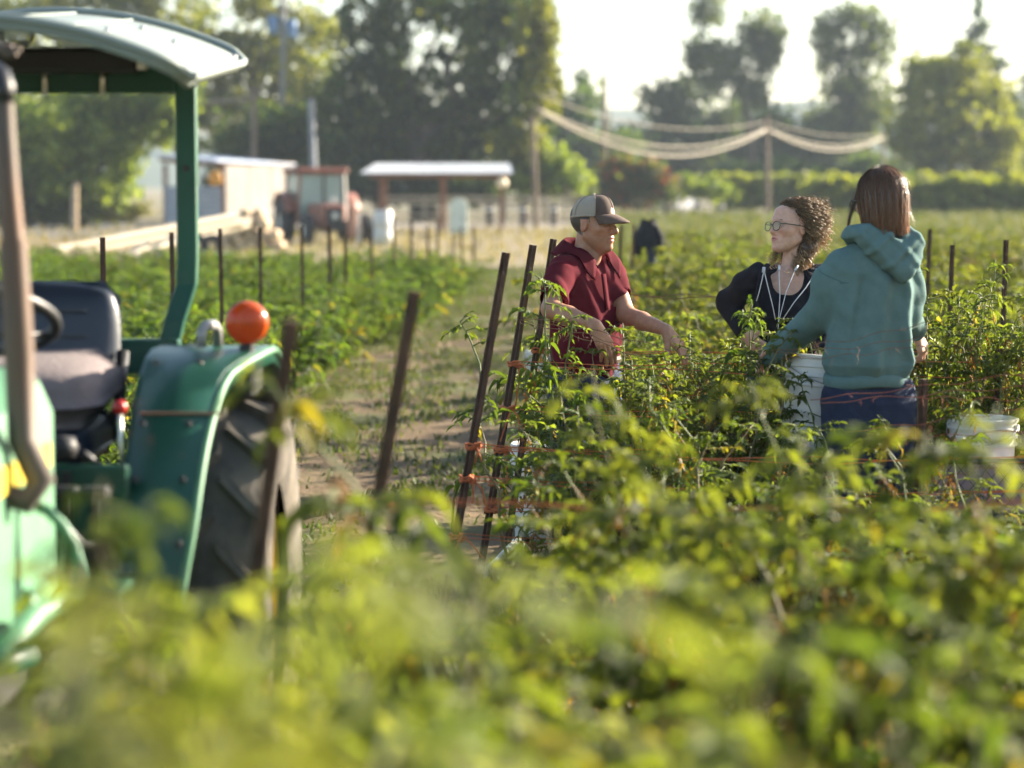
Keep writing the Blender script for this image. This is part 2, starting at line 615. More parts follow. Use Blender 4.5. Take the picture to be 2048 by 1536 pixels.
tree('shade_tree', 'dark tree cut off by the right edge of the picture', 2060, 185,
     [(2060, 230, 40, 70), (2050, 310, 50, 60), (2080, 170, 30, 40)], 1800, .5, BG1, BG2, 34, tr=.25)
tree('autumn_shrub', 'green bush with orange and red leaves above the cap brim', 1275, 108,
     [(1240, 350, 42, 36), (1290, 345, 45, 34), (1325, 375, 34, 34), (1265, 390, 52, 30), (1220, 385, 30, 34)], 3200, .26, (.05, .07, .02), (.14, .14, .03), 35, tr=.09, cat='bush',
     group='bushes behind the yard', c3=(.32, .09, .03), c3p=.22)
tree('dark_shrub', 'dark low shrubs under the trees at the far right of the yard', 1590, 134,
     [(1480, 350, 60, 26), (1560, 345, 70, 30), (1650, 350, 60, 26), (1740, 345, 70, 30)], 2600, .34, BG1, BG2, 36, tr=.1, cat='bush', group='bushes behind the yard')
tree('dark_shrub', 'dark shrubs at the foot of the huge tree behind the red tractor', 640, 103,
     [(470, 370, 60, 40), (560, 375, 70, 40), (660, 370, 70, 40), (760, 375, 60, 36), (860, 378, 70, 30), (960, 375, 70, 34)], 5200, .3, DG1, DG2, 37, tr=.1, cat='bush', group='bushes behind the yard')
tree('dark_shrub', 'green shrubs along the lane behind the fence rails', 1150, 112,
     [(1110, 370, 60, 30), (1180, 372, 60, 30), (1400, 375, 60, 30)], 2200, .28, LG1, LG2, 38, tr=.1, cat='bush', group='bushes behind the yard')
tree('field_shrub', 'scrubby bush at the roadside left of the tilted pipes', 80, 84,
     [(40, 420, 70, 30), (120, 430, 60, 22), (230, 425, 60, 24)], 2600, .2, (.06, .075, .02), (.16, .15, .04), 39, tr=.06, cat='bush', group='bushes behind the yard')


def vine_hedge(x0, x1, Y, h, label, seed):
    g = np.random.default_rng(seed)
    a, b = G(x0, Y), G(x1, Y)
    root = thing('vineyard_row', label, 'hedge', ((a.x + b.x) / 2, Y, 0), group='vineyard rows behind the field')
    n = int((b.x - a.x) * 420)
    pos = np.stack([g.uniform(a.x, b.x, n), Y + g.normal(size=n) * .32, .25 + (h - .25) * g.random(n) ** .75], 1)
    pos[:, 2] += .14 * np.sin(pos[:, 0] * 2.3) * (pos[:, 2] / h) + .1 * np.sin(pos[:, 0] * 5.1 + 1)
    w = g.normal(size=(n, 3))
    w /= np.linalg.norm(w, axis=1)[:, None]
    e = np.cross(w, g.normal(size=(n, 3)))
    e /= np.linalg.norm(e, axis=1)[:, None]
    q = np.cross(w, e)
    s = .17 * (.6 + .8 * g.random(n))[:, None]
    V = np.stack([pos - e * s, pos + q * s * .8, pos + e * s, pos - q * s * .8], 1).reshape(-1, 3)
    i = np.arange(n) * 4
    F = np.concatenate([np.stack([i, i + 1, i + 2], 1), np.stack([i, i + 2, i + 3], 1)])
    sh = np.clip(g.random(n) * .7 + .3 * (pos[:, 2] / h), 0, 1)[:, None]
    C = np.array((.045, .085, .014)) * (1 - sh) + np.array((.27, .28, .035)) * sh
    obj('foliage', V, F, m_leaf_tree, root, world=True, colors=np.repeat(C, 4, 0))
    xx = a.x
    mb = MB()
    while xx < b.x:
        mb.tube([(xx, Y, -.02), (xx + .03, Y, .5), (xx - .02, Y + .03, .9)], .035, 6)
        xx += 1.5
    mb.build('vine_stems', m_bark, root, world=True)['kind'] = 'stuff'


vine_hedge(1432, 1660, 121, 1.95, 'trimmed vine row ending behind the curly haired person', 61)
vine_hedge(1600, 2160, 108, 1.8, 'nearer trimmed vine row reaching the right edge behind the teal hoodie', 62)
vine_hedge(1440, 2160, 131, 2.0, 'farthest vine row, only its lit top showing over the others', 63)

# ------------------------------------------------------------------ structures in the yard
m_pole = mat('weathered_pole', (0.16, 0.115, 0.08), (0.24, 0.18, 0.13), rough=.9, scale=4, stretch=(1, 1, .2), bump=.3, bscale=20)
m_steelpole = mat('grey_steel_pole', (0.26, 0.27, 0.29), (0.20, 0.21, 0.23), rough=.5, metal=.4, scale=5)
m_white_roof = mat('white_sheet_roof', (0.46, 0.47, 0.48), (0.38, 0.39, 0.40), rough=.45, scale=1.5, stretch=(1, .2, 1))
m_blue_roof = mat('galvanised_roof', (0.24, 0.29, 0.38), (0.30, 0.35, 0.44), rough=.5, metal=.2, scale=2)
m_redwood = mat('stained_beam', (0.16, 0.07, 0.04), (0.23, 0.11, 0.06), rough=.85, scale=6, stretch=(.3, 1, 1), bump=.2)
m_bluewall = mat('blue_grey_boards', (0.27, 0.31, 0.38), (0.33, 0.37, 0.43), rough=.8, scale=3, stretch=(.3, 1, 1), bump=.2)
m_pale_panel = mat('pale_plywood', (0.32, 0.29, 0.25), (0.37, 0.34, 0.30), rough=.8, scale=1.6, bump=.1, c3=(.5, .34, .2), c3scale=1.2, c3range=(.62, .75))
m_yellow = mat('orange_yellow_plastic', (0.75, 0.36, 0.03), (0.65, 0.28, 0.02), rough=.5)
m_white_pl = mat('white_plastic', (0.55, 0.54, 0.52), (0.50, 0.49, 0.46), rough=.42, scale=3, spec=.5, c3=(.55, .48, .38), c3scale=6, c3range=(.62, .8))
m_creamgreen = mat('pale_green_metal', (0.62, 0.66, 0.56), (0.55, 0.60, 0.50), rough=.5, scale=3)
m_pvc = mat('cream_pvc_pipe', (0.50, 0.43, 0.32), (0.42, 0.35, 0.25), rough=.5, scale=2, stretch=(.3, 1, 1))
m_black = mat('black_rubber', (0.018, 0.018, 0.019), (0.035, 0.033, 0.03), rough=.75, scale=8, bump=.1)
m_log = mat('cut_log', (0.34, 0.24, 0.15), (0.46, 0.34, 0.22), rough=.9, scale=6, bump=.3)
m_railwood = mat('fence_rail_wood', (0.33, 0.24, 0.15), (0.40, 0.30, 0.19), rough=.85, scale=4, stretch=(.2, 1, 1), bump=.2)
m_darkpost = mat('dark_fence_post', (0.07, 0.055, 0.045), (0.11, 0.09, 0.07), rough=.9, scale=5)
m_glass = mat('tinted_cab_glass', (0.20, 0.27, 0.24), (0.25, 0.32, 0.28), rough=.08, spec=.8, scale=1)
m_orange = mat('faded_orange_red_paint', (0.19, 0.065, 0.042), (0.25, 0.10, 0.065), rough=.5, scale=3, c3=(.35, .16, .1), c3scale=4)
m_darkmetal = mat('dark_machine_metal', (0.03, 0.03, 0.032), (0.06, 0.055, 0.05), rough=.55, metal=.3, scale=7)
m_palegrey = mat('pale_grey_paint', (0.55, 0.55, 0.50), (0.62, 0.61, 0.55), rough=.6, scale=3)


def pole(name, label, px, ytop, Y, r, m, lean=0.0, extra=None, group='poles standing in the background'):
    b = G(px, Y)
    t = P(px + lean, ytop, Y)
    root = thing(name, label, 'pole', b, group=group)
    MB().tube([(b.x, Y, -.05), ((b.x + t.x) / 2, Y, t.z / 2), (t.x, Y, t.z)], [r * 1.1, r, r * .85], 10).build('shaft', m, root, smooth=60, world=True)
    MB().lathe([(0, .02), (r * 1.05, .0), (r * 1.05, -.08), (0, -.09)], (t.x, Y, t.z + .02), 10).build('cap', m_darkpost, root, world=True)
    if extra:
        extra(root, b, t)
    return root


pole('wooden_pole', 'wooden pole standing up behind the bluish shed roof', 508, 172, 100, .11, m_pole)
pole('steel_pole', 'grey steel pole standing behind the cab of the red tractor', 632, 196, 99, .14, m_steelpole, lean=-10)
pole('wooden_pole', 'brown wooden pole standing at the right of the white roofed shelter', 1073, 232, 84, .10, m_pole, lean=-8)
pole('wooden_pole', 'slim pale pole in front of the sky gap above the capped person', 1209, 148, 122, .12, m_pole)
pole('wooden_pole', 'pole where the sagging lines meet behind the curly haired person', 1534, 232, 112, .11, m_pole)
pole('wooden_pole', 'short pole at the right end of the sagging lines', 1766, 262, 134, .09, m_pole)


def blue_boxes(root, b, t):
    for dx, dz in ((-.55, -.55), (.45, -.75)):
        mb = MB().lathe([(0, .5), (.24, .46), (.28, .40), (.28, -.40), (.24, -.46), (0, -.48)], (t.x + dx, b.y, P(565, 52, 126).z + dz + .6), 16)
        mb.build('transformer', mat('blue_grey_transformer', (.14, .25, .45), (.18, .30, .5), rough=.5), root, smooth=50, world=True)
    MB().box((t.x, b.y - .12, P(565, 22, 126).z), (1.7, .12, .12)).build('crossarm', m_pole, root, world=True)


pole('utility_pole', 'tall utility pole with two blue transformers among yellow green trees', 566, -6, 126, .17, m_steelpole, extra=blue_boxes)
pole('wooden_post', 'short pale post in front of the leafy tree at far left', 150, 366, 76, .11, m_railwood)

m_cable = mat('pale_cable', (0.17, 0.145, 0.10), (0.21, 0.18, 0.125), rough=.7)


def cable(a, b, sag, r, n=22):
    a, b = Vector(a), Vector(b)
    return [a.lerp(b, i / (n - 1)) - Vector((0, 0, sag * 4 * (i / (n - 1)) * (1 - i / (n - 1)))) for i in range(n)]


def cable_thing(label, spans):
    a = Vector(spans[0][0])
    root = thing('sagging_cable', label, 'cable', a, group='cables slung between the poles')
    for (p, q, s, r) in spans:
        MB().tube(cable(p, q, s, r), r, 6).build('span', m_cable, root, smooth=True, world=True)


A1, B1, C1 = P(1068, 214, 84.2), P(1534, 258, 112), P(1766, 276, 134)
cable_thing('thick pale line sagging lowest between three poles on the right', [(A1, B1, 1.45, .055), (B1, C1, .82, .055)])
cable_thing('second sagging line just above the lowest one', [(A1 + Vector((0, .1, .02)), B1 + Vector((0, .1, .03)), 1.12, .04), (B1 + Vector((0, .1, .03)), C1 + Vector((0, .1, .03)), .62, .04)])
cable_thing('thin upper line above the sagging ones right of the huge tree', [(A1 + Vector((0, .2, .5)), B1 + Vector((0, .2, .35)), .75, .022), (B1 + Vector((0, .2, .35)), C1 + Vector((0, .2, .2)), .35, .022)])
cable_thing('pale line crossing behind the green tractor below its roof', [(P(-120, 188, 90), P(508, 196, 100), .35, .085)])

# shed with bluish roof, its corner towards the camera
SY = 90.0
shed = thing('farm_shed', 'small open shed with bluish metal roof and a sunlit pale wall', 'shed', G(450, SY), rz=R(-38))
LA, LB, SZ = 3.1, 3.6, 2.35          # left (shaded) wall along -x', right (sunlit) wall along +y'
for (x, y) in ((0, 0), (-LA, 0), (-LA / 2, 0), (0, LB), (0, LB / 2), (-LA, LB)):
    MB().box((x, y, SZ / 2), (.13, .13, SZ)).build('post', m_redwood, shed)
for k in range(7):
    MB().box((-LA / 2, -.075 + (k % 2) * .01, .22 + k * .2), (LA - .1, .03, .19)).build('board', m_bluewall, shed)
for k in range(3):
    w = LB / 3
    MB().box((.085 + .004 * k, w * (k + .5), 1.25), (.03, w - .02, 2.1), bevel=.008).build('wall_panel', m_pale_panel, shed)
for k in range(7):
    MB().box((-LA / 2, LB + .07, .3 + k * .28), (LA - .1, .03, .27)).build('board', m_bluewall, shed)
def shed_roof(u, v):
    return (-LA - .45 + (LA + .6) * u, -.5 + (LB + .6) * v, SZ + .42 - .30 * u - .12 * v + .02 * math.cos(u * 40 * math.pi))
roof = MB().grid(shed_roof, 81, 4).build('roof', m_blue_roof, shed)
roof.modifiers.new('thick', 'SOLIDIFY').thickness = .04
MB().box((-LA / 2 - .1, -.02, SZ + .06), (LA + .3, .1, .16), rot=Matrix.Rotation(R(4), 3, 'Y')).build('beam', m_redwood, shed)
MB().box((-.02, LB / 2, SZ + .0), (.1, LB + .4, .14)).build('beam', m_redwood, shed)
hang = thing('hanging_jacket', 'orange yellow rain jacket hanging under the shed roof', 'jacket', P(432, 375, SY - .9))
c = P(430, 350, SY - .9)
MB().box((c.x, c.y, c.z - .1), (.30, .10, .55), taper=.55, bevel=.04).build('body', m_yellow, hang, world=True)
for s in (-1, 1):
    MB().tube([(c.x + s * .1, c.y, c.z + .12), (c.x + s * .2, c.y, c.z - .1), (c.x + s * .19, c.y, c.z - .3)], [.05, .06, .055], 8).build('sleeve', m_yellow, hang, world=True)
MB().tube([(c.x, c.y, c.z + .15), (c.x, c.y, c.z + .28), (c.x, c.y + .1, c.z + .36)], .012, 6).build('hook', m_darkmetal, hang, world=True)

# shelter
HY = 78.0
sh = thing('open_shelter', 'open shelter with white metal roof on brown posts', 'shelter', G(880, HY))
a, b = P(742, 330, HY), P(1012, 330, HY)
zt = P(880, 356, HY).z
for x in (a.x + .3, (a.x + b.x) / 2 + .1, b.x - .15):
    for dy in (0, 2.6):
        MB().box((x, HY + dy, zt / 2 - .02), (.12, .12, zt)).build('post', m_redwood, sh, world=True)
for dy in (0, 2.6):
    MB().box(((a.x + b.x) / 2, HY + dy, zt + .06), (b.x - a.x + .1, .09, .15)).build('beam', m_redwood, sh, world=True)
x0, x1 = P(722, 340, HY).x, P(1026, 340, HY).x
npan = 6
for k in range(npan):
    u0, u1 = x0 + (x1 - x0) * k / npan, x0 + (x1 - x0) * (k + 1) / npan
    def pf(u, v, u0=u0, u1=u1, k=k):
        x = u0 + (u1 - u0) * u + .01
        return (x + .3 * v * (1 if k == 0 else 0) * (1 - u) - .12 * v * (1 if k == npan - 1 else 0) * u, HY - .45 + 3.6 * v, zt + .16 + .34 * v + .007 * math.cos(u * 5 * 2 * math.pi) + .004 * (k % 2))
    o = MB().grid(pf, 21, 4).build('roof_panel', m_white_roof, sh, world=True)
    o.modifiers.new('t', 'SOLIDIFY').thickness = .02
lampb = thing('barn_lamp', 'round pale lamp at the right corner of the shelter roof', 'lamp', P(1004, 372, HY - .1))
c = P(1004, 362, HY - .12)
MB().lathe([(0, -.22), (.14, -.2), (.19, -.08), (.15, .05), (.06, .12), (0, .13)], tup(c), 16).build('shade', mat('cream_lamp', (.8, .68, .5), rough=.5), lampb, smooth=True, world=True)
MB().tube([(c.x, c.y, c.z + .1), (c.x, c.y, c.z + .25), (c.x, c.y + .15, c.z + .3)], .02, 6).build('bracket', m_darkmetal, lampb, world=True)

# fence
FY = 98.5
fence = thing('rail_fence', 'long pale wooden rail fence behind the shelter', 'fence', G(960, FY))
xa, xb = P(768, 400, FY).x, P(1170, 400, FY).x
nb = 5
for k in range(nb + 1):
    x = xa + (xb - xa) * k / nb
    MB().box((x, FY, .56), (.14, .14, 1.16)).build('post', m_railwood, fence, world=True)
for k in range(nb):
    u0, u1 = xa + (xb - xa) * k / nb, xa + (xb - xa) * (k + 1) / nb
    for z, hgt in ((1.06, .15), (.82, .13), (.35, .09)):
        MB().box(((u0 + u1) / 2, FY - .09, z), (u1 - u0 - .02, .04, hgt)).build('rail', m_railwood, fence, world=True)
for i, (px, lab) in enumerate(((980, 'dark stump post below the shelter lamp'), (1047, 'dark stump post left of the brown pole on the lane'), (1108, 'dark stump post right of the brown pole on the lane'), (1440, 'dark stump post at the edge of the vine row'))):
    yy = 92 if px < 1300 else 104
    t = thing('lane_bollard', lab, 'post', G(px, yy), group='dark posts along the lane')
    p = G(px, yy)
    MB().lathe([(.15, 0), (.15, .75), (.12, .82), (0, .84)], tup(p), 10).build('post', m_darkpost, t, smooth=50, world=True)
    MB().lathe([(.155, .6), (.158, .61), (.158, .66), (.155, .67)], tup(p), 10).build('band', m_palegrey, t, world=True)

# pale rounded cabinet
p = G(918, 76)
cab = thing('utility_cabinet', 'pale green cabinet with rounded top standing in front of the shelter', 'cabinet', p)
poly = [(-.27, 0), (.27, 0), (.27, .95)] + [(.27 * math.cos(t), .95 + .22 * math.sin(t)) for t in np.linspace(0.2, math.pi - .2, 9)] + [(-.27, .95)]
MB().prism(poly, -.22, .22, ((1, 0, 0), (0, 0, 1), (0, 1, 0), tup(p))).build('body', m_creamgreen, cab, smooth=40, world=True)
MB().box((p.x - .02, p.y - .235, .5), (.40, .02, .72), bevel=.006).build('door', m_creamgreen, cab, world=True)
MB().box((p.x + .13, p.y - .255, .55), (.03, .02, .12)).build('handle', m_darkmetal, cab, world=True)

# drum by the red tractor
p = G(766, 62)
dr = thing('plastic_drum', 'white plastic drum standing just right of the red tractor', 'drum', p)
MB().lathe([(0, .01), (.23, .01), (.25, .06), (.25, .28), (.262, .31), (.25, .34), (.25, .60), (.262, .63), (.25, .66), (.25, .88), (.22, .95), (0, .95)], tup(p), 20).build('body', m_white_pl, dr, smooth=40, world=True)
MB().lathe([(0, .985), (.05, .98), (.055, .95)], (p.x + .1, p.y, 0), 10).build('bung', m_white_pl, dr, world=True)

# parked car far right, mostly hidden
p = G(1345, 118)
car = thing('parked_car', 'pale silver car parked by the orange red bush', 'car', p)
prof = [(-1.9, .35), (1.9, .35), (1.95, .7), (1.2, .85), (.7, 1.35), (-.9, 1.4), (-1.6, .95), (-1.95, .85)]
MB().prism(prof, -.8, .8, ((.35, .93, 0), (0, 0, 1), (.93, -.35, 0), tup(p))).build('body', mat('silver_paint', (.35, .36, .38), rough=.35, metal=.3), car, smooth=30, world=True)
MB().prism([(.62, .92), (.5, 1.3), (-.8, 1.33), (-1.3, .95)], -.805, .805, ((.35, .93, 0), (0, 0, 1), (.93, -.35, 0), tup(p))).build('side_window', mat('car_glass', (.03, .035, .04), rough=.1), car, world=True)
for s in (-1.2, 1.2):
    for t in (-.7, .7):
        c = Vector((.35, .93, 0)) * s + Vector((.93, -.35, 0)) * t + p + Vector((0, 0, .32))
        rot = Vector((.93, -.35, 0)).to_track_quat('Z', 'Y').to_matrix()
        w = MB().lathe([(.0, .1), (.2, .11), (.32, .09), (.32, -.09), (.2, -.11), (0, -.1)], tup(c), 16, rot).build('wheel', m_black, car, world=True)

# white letter box by the fence
p = G(1137, 101)
mbx = thing('white_barrel', 'small white tank on a stand behind the rail fence', 'tank', p)
MB().lathe([(0, 1.16), (.2, 1.18), (.24, 1.25), (.24, 1.62), (.16, 1.72), (0, 1.74)], tup(p), 14).build('tank', m_white_pl, mbx, smooth=40, world=True)
for s in (-1, 1):
    MB().box((p.x + s * .16, p.y, .58), (.06, .06, 1.16)).build('leg', m_darkpost, mbx, world=True)

# far red tractor with cab
TY = 64.0
kk = TY / FPX
t0 = G(648, TY)
rt = thing('red_tractor', 'faded orange red cab tractor parked facing the camera', 'tractor', t0)
def tb(dx, dy, z, sx, sy, sz, name, m, bev=.03, taper=1.0):
    return MB().box((t0.x + dx, TY + dy, z), (sx, sy, sz), bevel=bev, taper=taper).build(name, m, rt, world=True)
tb(-.05, .6, 1.24, 1.32, 1.3, 1.32, 'cab_glass', m_glass, .05, .92)
tb(-.05, .6, 1.97, 1.42, 1.5, .17, 'cab_roof', m_orange, .05)
for s in (-1, 1):
    for d in (-.03, 1.25):
        MB().tube([(t0.x - .05 + s * .67, TY + d, .6), (t0.x - .05 + s * .61, TY + d, 1.9)], .045, 6).build('cab_pillar', m_palegrey if s > 0 else m_orange, rt, world=True)  # right pillars pale: the sun on that side is put into the colour
MB().box((t0.x + .0, TY - .07, 1.5), (.04, .03, .8)).build('wiper', m_darkmetal, rt, world=True)
tb(-.12, -.75, .80, .66, 1.5, .62, 'hood', m_orange, .07)
tb(-.12, -1.515, .76, .46, .04, .46, 'grille', m_darkmetal, .01)
MB().lathe([(0, .03), (.08, .02), (.09, 0)], (t0.x - .12, TY - 1.545, .80), 12, Matrix.Rotation(R(90), 3, 'X')).build('headlight', m_palegrey, rt, world=True)
MB().lathe([(0, .03), (.07, .02), (.08, 0)], (t0.x - .1, TY - 1.3, 1.2), 12, Matrix.Rotation(R(90), 3, 'X')).build('headlight', m_palegrey, rt, world=True)
tb(0, -.2, .55, .5, 2.6, .3, 'chassis', m_darkmetal)
rotx = Matrix.Rotation(R(90), 3, 'Y')
for s in (-1, 1):
    w = MB().lathe([(.2, .17), (.45, .19), (.62, .15), (.65, .0), (.62, -.15), (.45, -.19), (.2, -.17)], (t0.x + s * .86, TY + .75, .64), 24, rotx).build('rear_tyre', m_black, rt, smooth=40, world=True)
    MB().lathe([(0, .1), (.22, .12), (.36, .18), (.36, -.18), (0, -.1)], (t0.x + s * .86, TY + .75, .64), 18, rotx).build('rear_rim', m_palegrey, rt, world=True)
    MB().lathe([(.15, .11), (.3, .13), (.42, .1), (.44, 0), (.42, -.1), (.3, -.13), (.15, -.11)], (t0.x + s * .78, TY - 1.2, .43), 22, rotx).build('front_tyre', m_black, rt, smooth=40, world=True)
    MB().lathe([(0, .06), (.2, .1), (.24, .12), (.24, -.12), (0, -.06)], (t0.x + s * .78, TY - 1.2, .43), 16, rotx).build('front_rim', m_palegrey, rt, world=True)
    fv = MB()
    fv.grid(lambda u, v, s=s: (t0.x + s * (.62 + .42 * v), TY + .75 + .74 * math.cos(R(30 + 130 * u)), .64 + .74 * math.sin(R(30 + 130 * u))), 12, 3)
    fo = fv.build('fender', m_orange, rt, smooth=True, world=True)
    fo.modifiers.new('t', 'SOLIDIFY').thickness = .03
MB().tube([(t0.x + .28, TY - .9, 1.05), (t0.x + .28, TY - .9, 1.9)], .04, 8).build('exhaust', m_darkmetal, rt, world=True)
tb(.5, -1.55, .45, .09, .09, .85, 'front_guard_post', m_palegrey, .01)
tb(.32, -1.58, .66, .24, .12, .8, 'sunlit_hood_side', mat('sunlit_orange', (.36, .17, .11), (.40, .21, .14), rough=.6), .03)  # added box for the hood's lit right side, sunlight put into its orange

rt.rotation_euler.z = R(20)

# long pipes on a pipe trailer, sloping
pl = P(112, 500, 52)
pr = P(470, 432, 56)
for i, (o1, o2, r, lab) in enumerate((((0, 0), (0, 0), .085, 'uppermost cream pipe of the sloping bundle beside the tractor post'),
                                     ((.1, -.14), (.1, -.14), .085, 'cream pipe second in the sloping bundle'),
                                     ((.35, -.10), (.3, -.1), .075, 'cream pipe at the back of the sloping bundle'),
                                     ((.8, -.25), (.25, -.22), .07, 'lowest cream pipe of the sloping bundle'))):
    A = pl + Vector((o1[0], .2 * i, o1[1]))
    B = pr + Vector((o2[0], .2 * i, o2[1]))
    t = thing('irrigation_pipe', lab, 'pipe', A, group='long pipes lying on the low trailer')
    MB().tube([A, A.lerp(B, .5), B], r, 12).build('tube', m_pvc, t, smooth=50, world=True)
    d = (B - A).normalized()
    MB().tube([A - d * .03, A + d * .12], r * 1.2, 12).build('coupling', m_pvc, t, smooth=50, world=True)
tl = thing('pipe_trailer', 'low pale metal trailer frame under the sloping pipes', 'trailer', G(300, 52.6))
for (x0_, y0_, x1_, y1_) in ((160, 522, 470, 505), (300, 500, 345, 470), (345, 470, 400, 512), (250, 519, 300, 480)):
    A, B = P(x0_, y0_, 52.6), P(x1_, y1_, 52.6)
    A.z, B.z = max(A.z, .05), max(B.z, .05)
    MB().tube([A, B], .04, 6).build('frame_bar', m_palegrey, tl, world=True)
for px in (395, 425):
    c = G(px, 52.8)
    MB().lathe([(.1, .08), (.2, .1), (.27, .06), (.27, -.06), (.2, -.1), (.1, -.08)], (c.x, c.y, .28), 16, Matrix.Rotation(R(90), 3, 'X')).build('wheel', m_black, tl, world=True)

# heap of cut logs right of the shed
lg = random.Random(4)
rows = [(0, 6), (.27, 5), (.53, 3), (.77, 2)]
k = 0
ords = ['bottom', 'second', 'third', 'top']
for ri, (z, n) in enumerate(rows):
    for i in range(n):
        c = G(500, 58)
        x = c.x + (i - (n - 1) / 2) * .29 + lg.uniform(-.05, .05) + .12 * ri * .3
        y = 58 + lg.uniform(-.25, .2)
        r = .135 + lg.uniform(-.012, .01)
        t = thing('cut_log', '%s log in the %s layer of the pale wood pile left of the red tractor' % (['leftmost', 'second', 'third', 'fourth', 'fifth', 'rightmost'][i if i < n - 1 else 5], ords[ri]), 'log', (x, y, z + .14), group='cut logs in the wood pile')
        MB().lathe([(0, -.5), (r * .9, -.5), (r, -.46), (r * 1.02, 0), (r, .46), (r * .9, .5), (0, .5)], (0, 0, .0), 11, Matrix.Rotation(R(90), 3, 'X') @ Matrix.Rotation(lg.uniform(0, 6), 3, 'Z')).build('bark', m_log, t, smooth=40)
        MB().lathe([(0, 0), (r * .8, .004), (r * .82, -.01)], (0, -.503, 0), 11, Matrix.Rotation(R(90), 3, 'X')).build('cut_face', mat('cut_face_wood', (.55, .42, .28), (.45, .33, .2), rough=.9, scale=9), t)

# ------------------------------------------------------------------ grass and weeds
m_blade = vcol_mat('grass_blade', rough=.6, trans=.4, tcol=(1.2, 1.3, .5), spec=.3)


def blades(pts, h, w, c1, c2, seed, spread=.5):
    g = np.random.default_rng(seed)
    N = len(pts)
    az = g.random(N) * 2 * np.pi
    lean = g.random(N) * spread
    hh = h * (.5 + g.random(N))
    d = np.stack([np.cos(az) * lean, np.sin(az) * lean, np.ones(N)], 1)
    d /= np.linalg.norm(d, axis=1)[:, None]
    s = np.stack([-np.sin(az), np.cos(az), np.zeros(N)], 1) * (w * (.6 + .8 * g.random(N)))[:, None]
    mid = pts + d * (hh * .55)[:, None]
    tip = pts + d * hh[:, None] + np.stack([np.cos(az) * lean, np.sin(az) * lean, -.3 * lean], 1) * (hh * .5)[:, None]
    V = np.stack([pts - s, pts + s, mid + s * .8, mid - s * .8, tip], 1).reshape(-1, 3)
    b = np.arange(N) * 5
    F = [tuple(x) for x in np.stack([b, b + 1, b + 2, b + 3], 1)] + [tuple(x) for x in np.stack([b + 3, b + 2, b + 4], 1)]
    t = g.random(N)[:, None]
    C = np.array(c1) * (1 - t) + np.array(c2) * t
    return V.tolist(), F, np.repeat(C, 5, 0)


def scatter(n, x0, x1, y0, y1, seed, dens=None, patch=1.0, zf=None):
    g = np.random.default_rng(seed)
    x = g.uniform(x0, x1, n)
    y = g.uniform(y0, y1, n)
    if dens is not None:
        k = np.array([dens(a, b) for a, b in zip(x, y)])
        keep = g.random(n) < k
        x, y = x[keep], y[keep]
    z = np.array([zf(a, b) for a, b in zip(x, y)]) if zf else np.zeros(len(x))
    return np.stack([x, y, z], 1)


def path_dens(x, y):
    u = x - .078 * y
    p_ = vnoise(x * 2.2, y * 1.1, 9) * .5 + .5
    q_ = vnoise(x * .9 + 4, y * .35, 3) * .5 + .5
    e = min(1, max(0, (abs(u + 1.55) - .55) / .7))
    far = min(1, max(0.12, (y - 10) / 16))
    return max(0, p_ * 2.1 - .6) * (.7 + .9 * far) * (.5 + q_) + .6 * e * p_ * (.3 + far)


pts = scatter(170000, -4.2, 3.2, 8, 46, 71, path_dens, zf=soil_z)
v, f, c = blades(pts, .05, .008, (.04, .065, .014), (.135, .135, .045), 72, 1.5)
tag(obj('path_grass', v, f, m_blade, colors=c), 'short green weeds and grass growing on the dirt path', 'grass', kind='stuff')
pts = scatter(26000, -24, 9, 46, 84, 73, lambda x, y: .35 + .65 * max(0, vnoise(x * .7, y * .5, 6)))
v, f, c = blades(pts, .24, .022, (.18, .135, .07), (.26, .205, .12), 74, .8)
tag(obj('dry_grass', v, f, m_blade, colors=c), 'dry tan grass covering the yard around the sheds', 'grass', kind='stuff')
pts = scatter(52000, 1.5, 26, 34, 104, 75, lambda x, y: (1.0 if x > .04 * y - 1 else 0) * (.45 + .55 * max(0, vnoise(x * .5, y * .3, 7))))
v, f, c = blades(pts, .46, .03, (.05, .08, .016), (.15, .13, .04), 76, .55)
tag(obj('field_weeds', v, f, m_blade, colors=c), 'tall mixed green and tan weeds filling the far field', 'weeds', kind='stuff')
# ================================================================== TOMATO PLANTS, STAKES, TWINE, BUCKETS
m_leaf = vcol_mat('tomato_leaf', rough=.6, trans=.54, tcol=(1.65, 1.6, .45), spec=.25, objvar=.22)
m_stem = vcol_mat('tomato_stem', rough=.6, trans=.0, spec=.4)

LT = np.array([(0, 0, 0), (.33, 0, -.02), (.68, 0, -.05), (1, 0, -.13),
               (.10, .20, .05), (.36, .36, .08), (.56, .22, .05), (.74, .24, .0),
               (.10, -.20, .05), (.36, -.36, .08), (.56, -.22, .05), (.74, -.24, .0)])
LF = [(0, 1, 5, 4), (1, 2, 6, 5), (2, 3, 7, 6), (0, 8, 9, 1), (1, 9, 10, 2), (2, 10, 11, 3)]


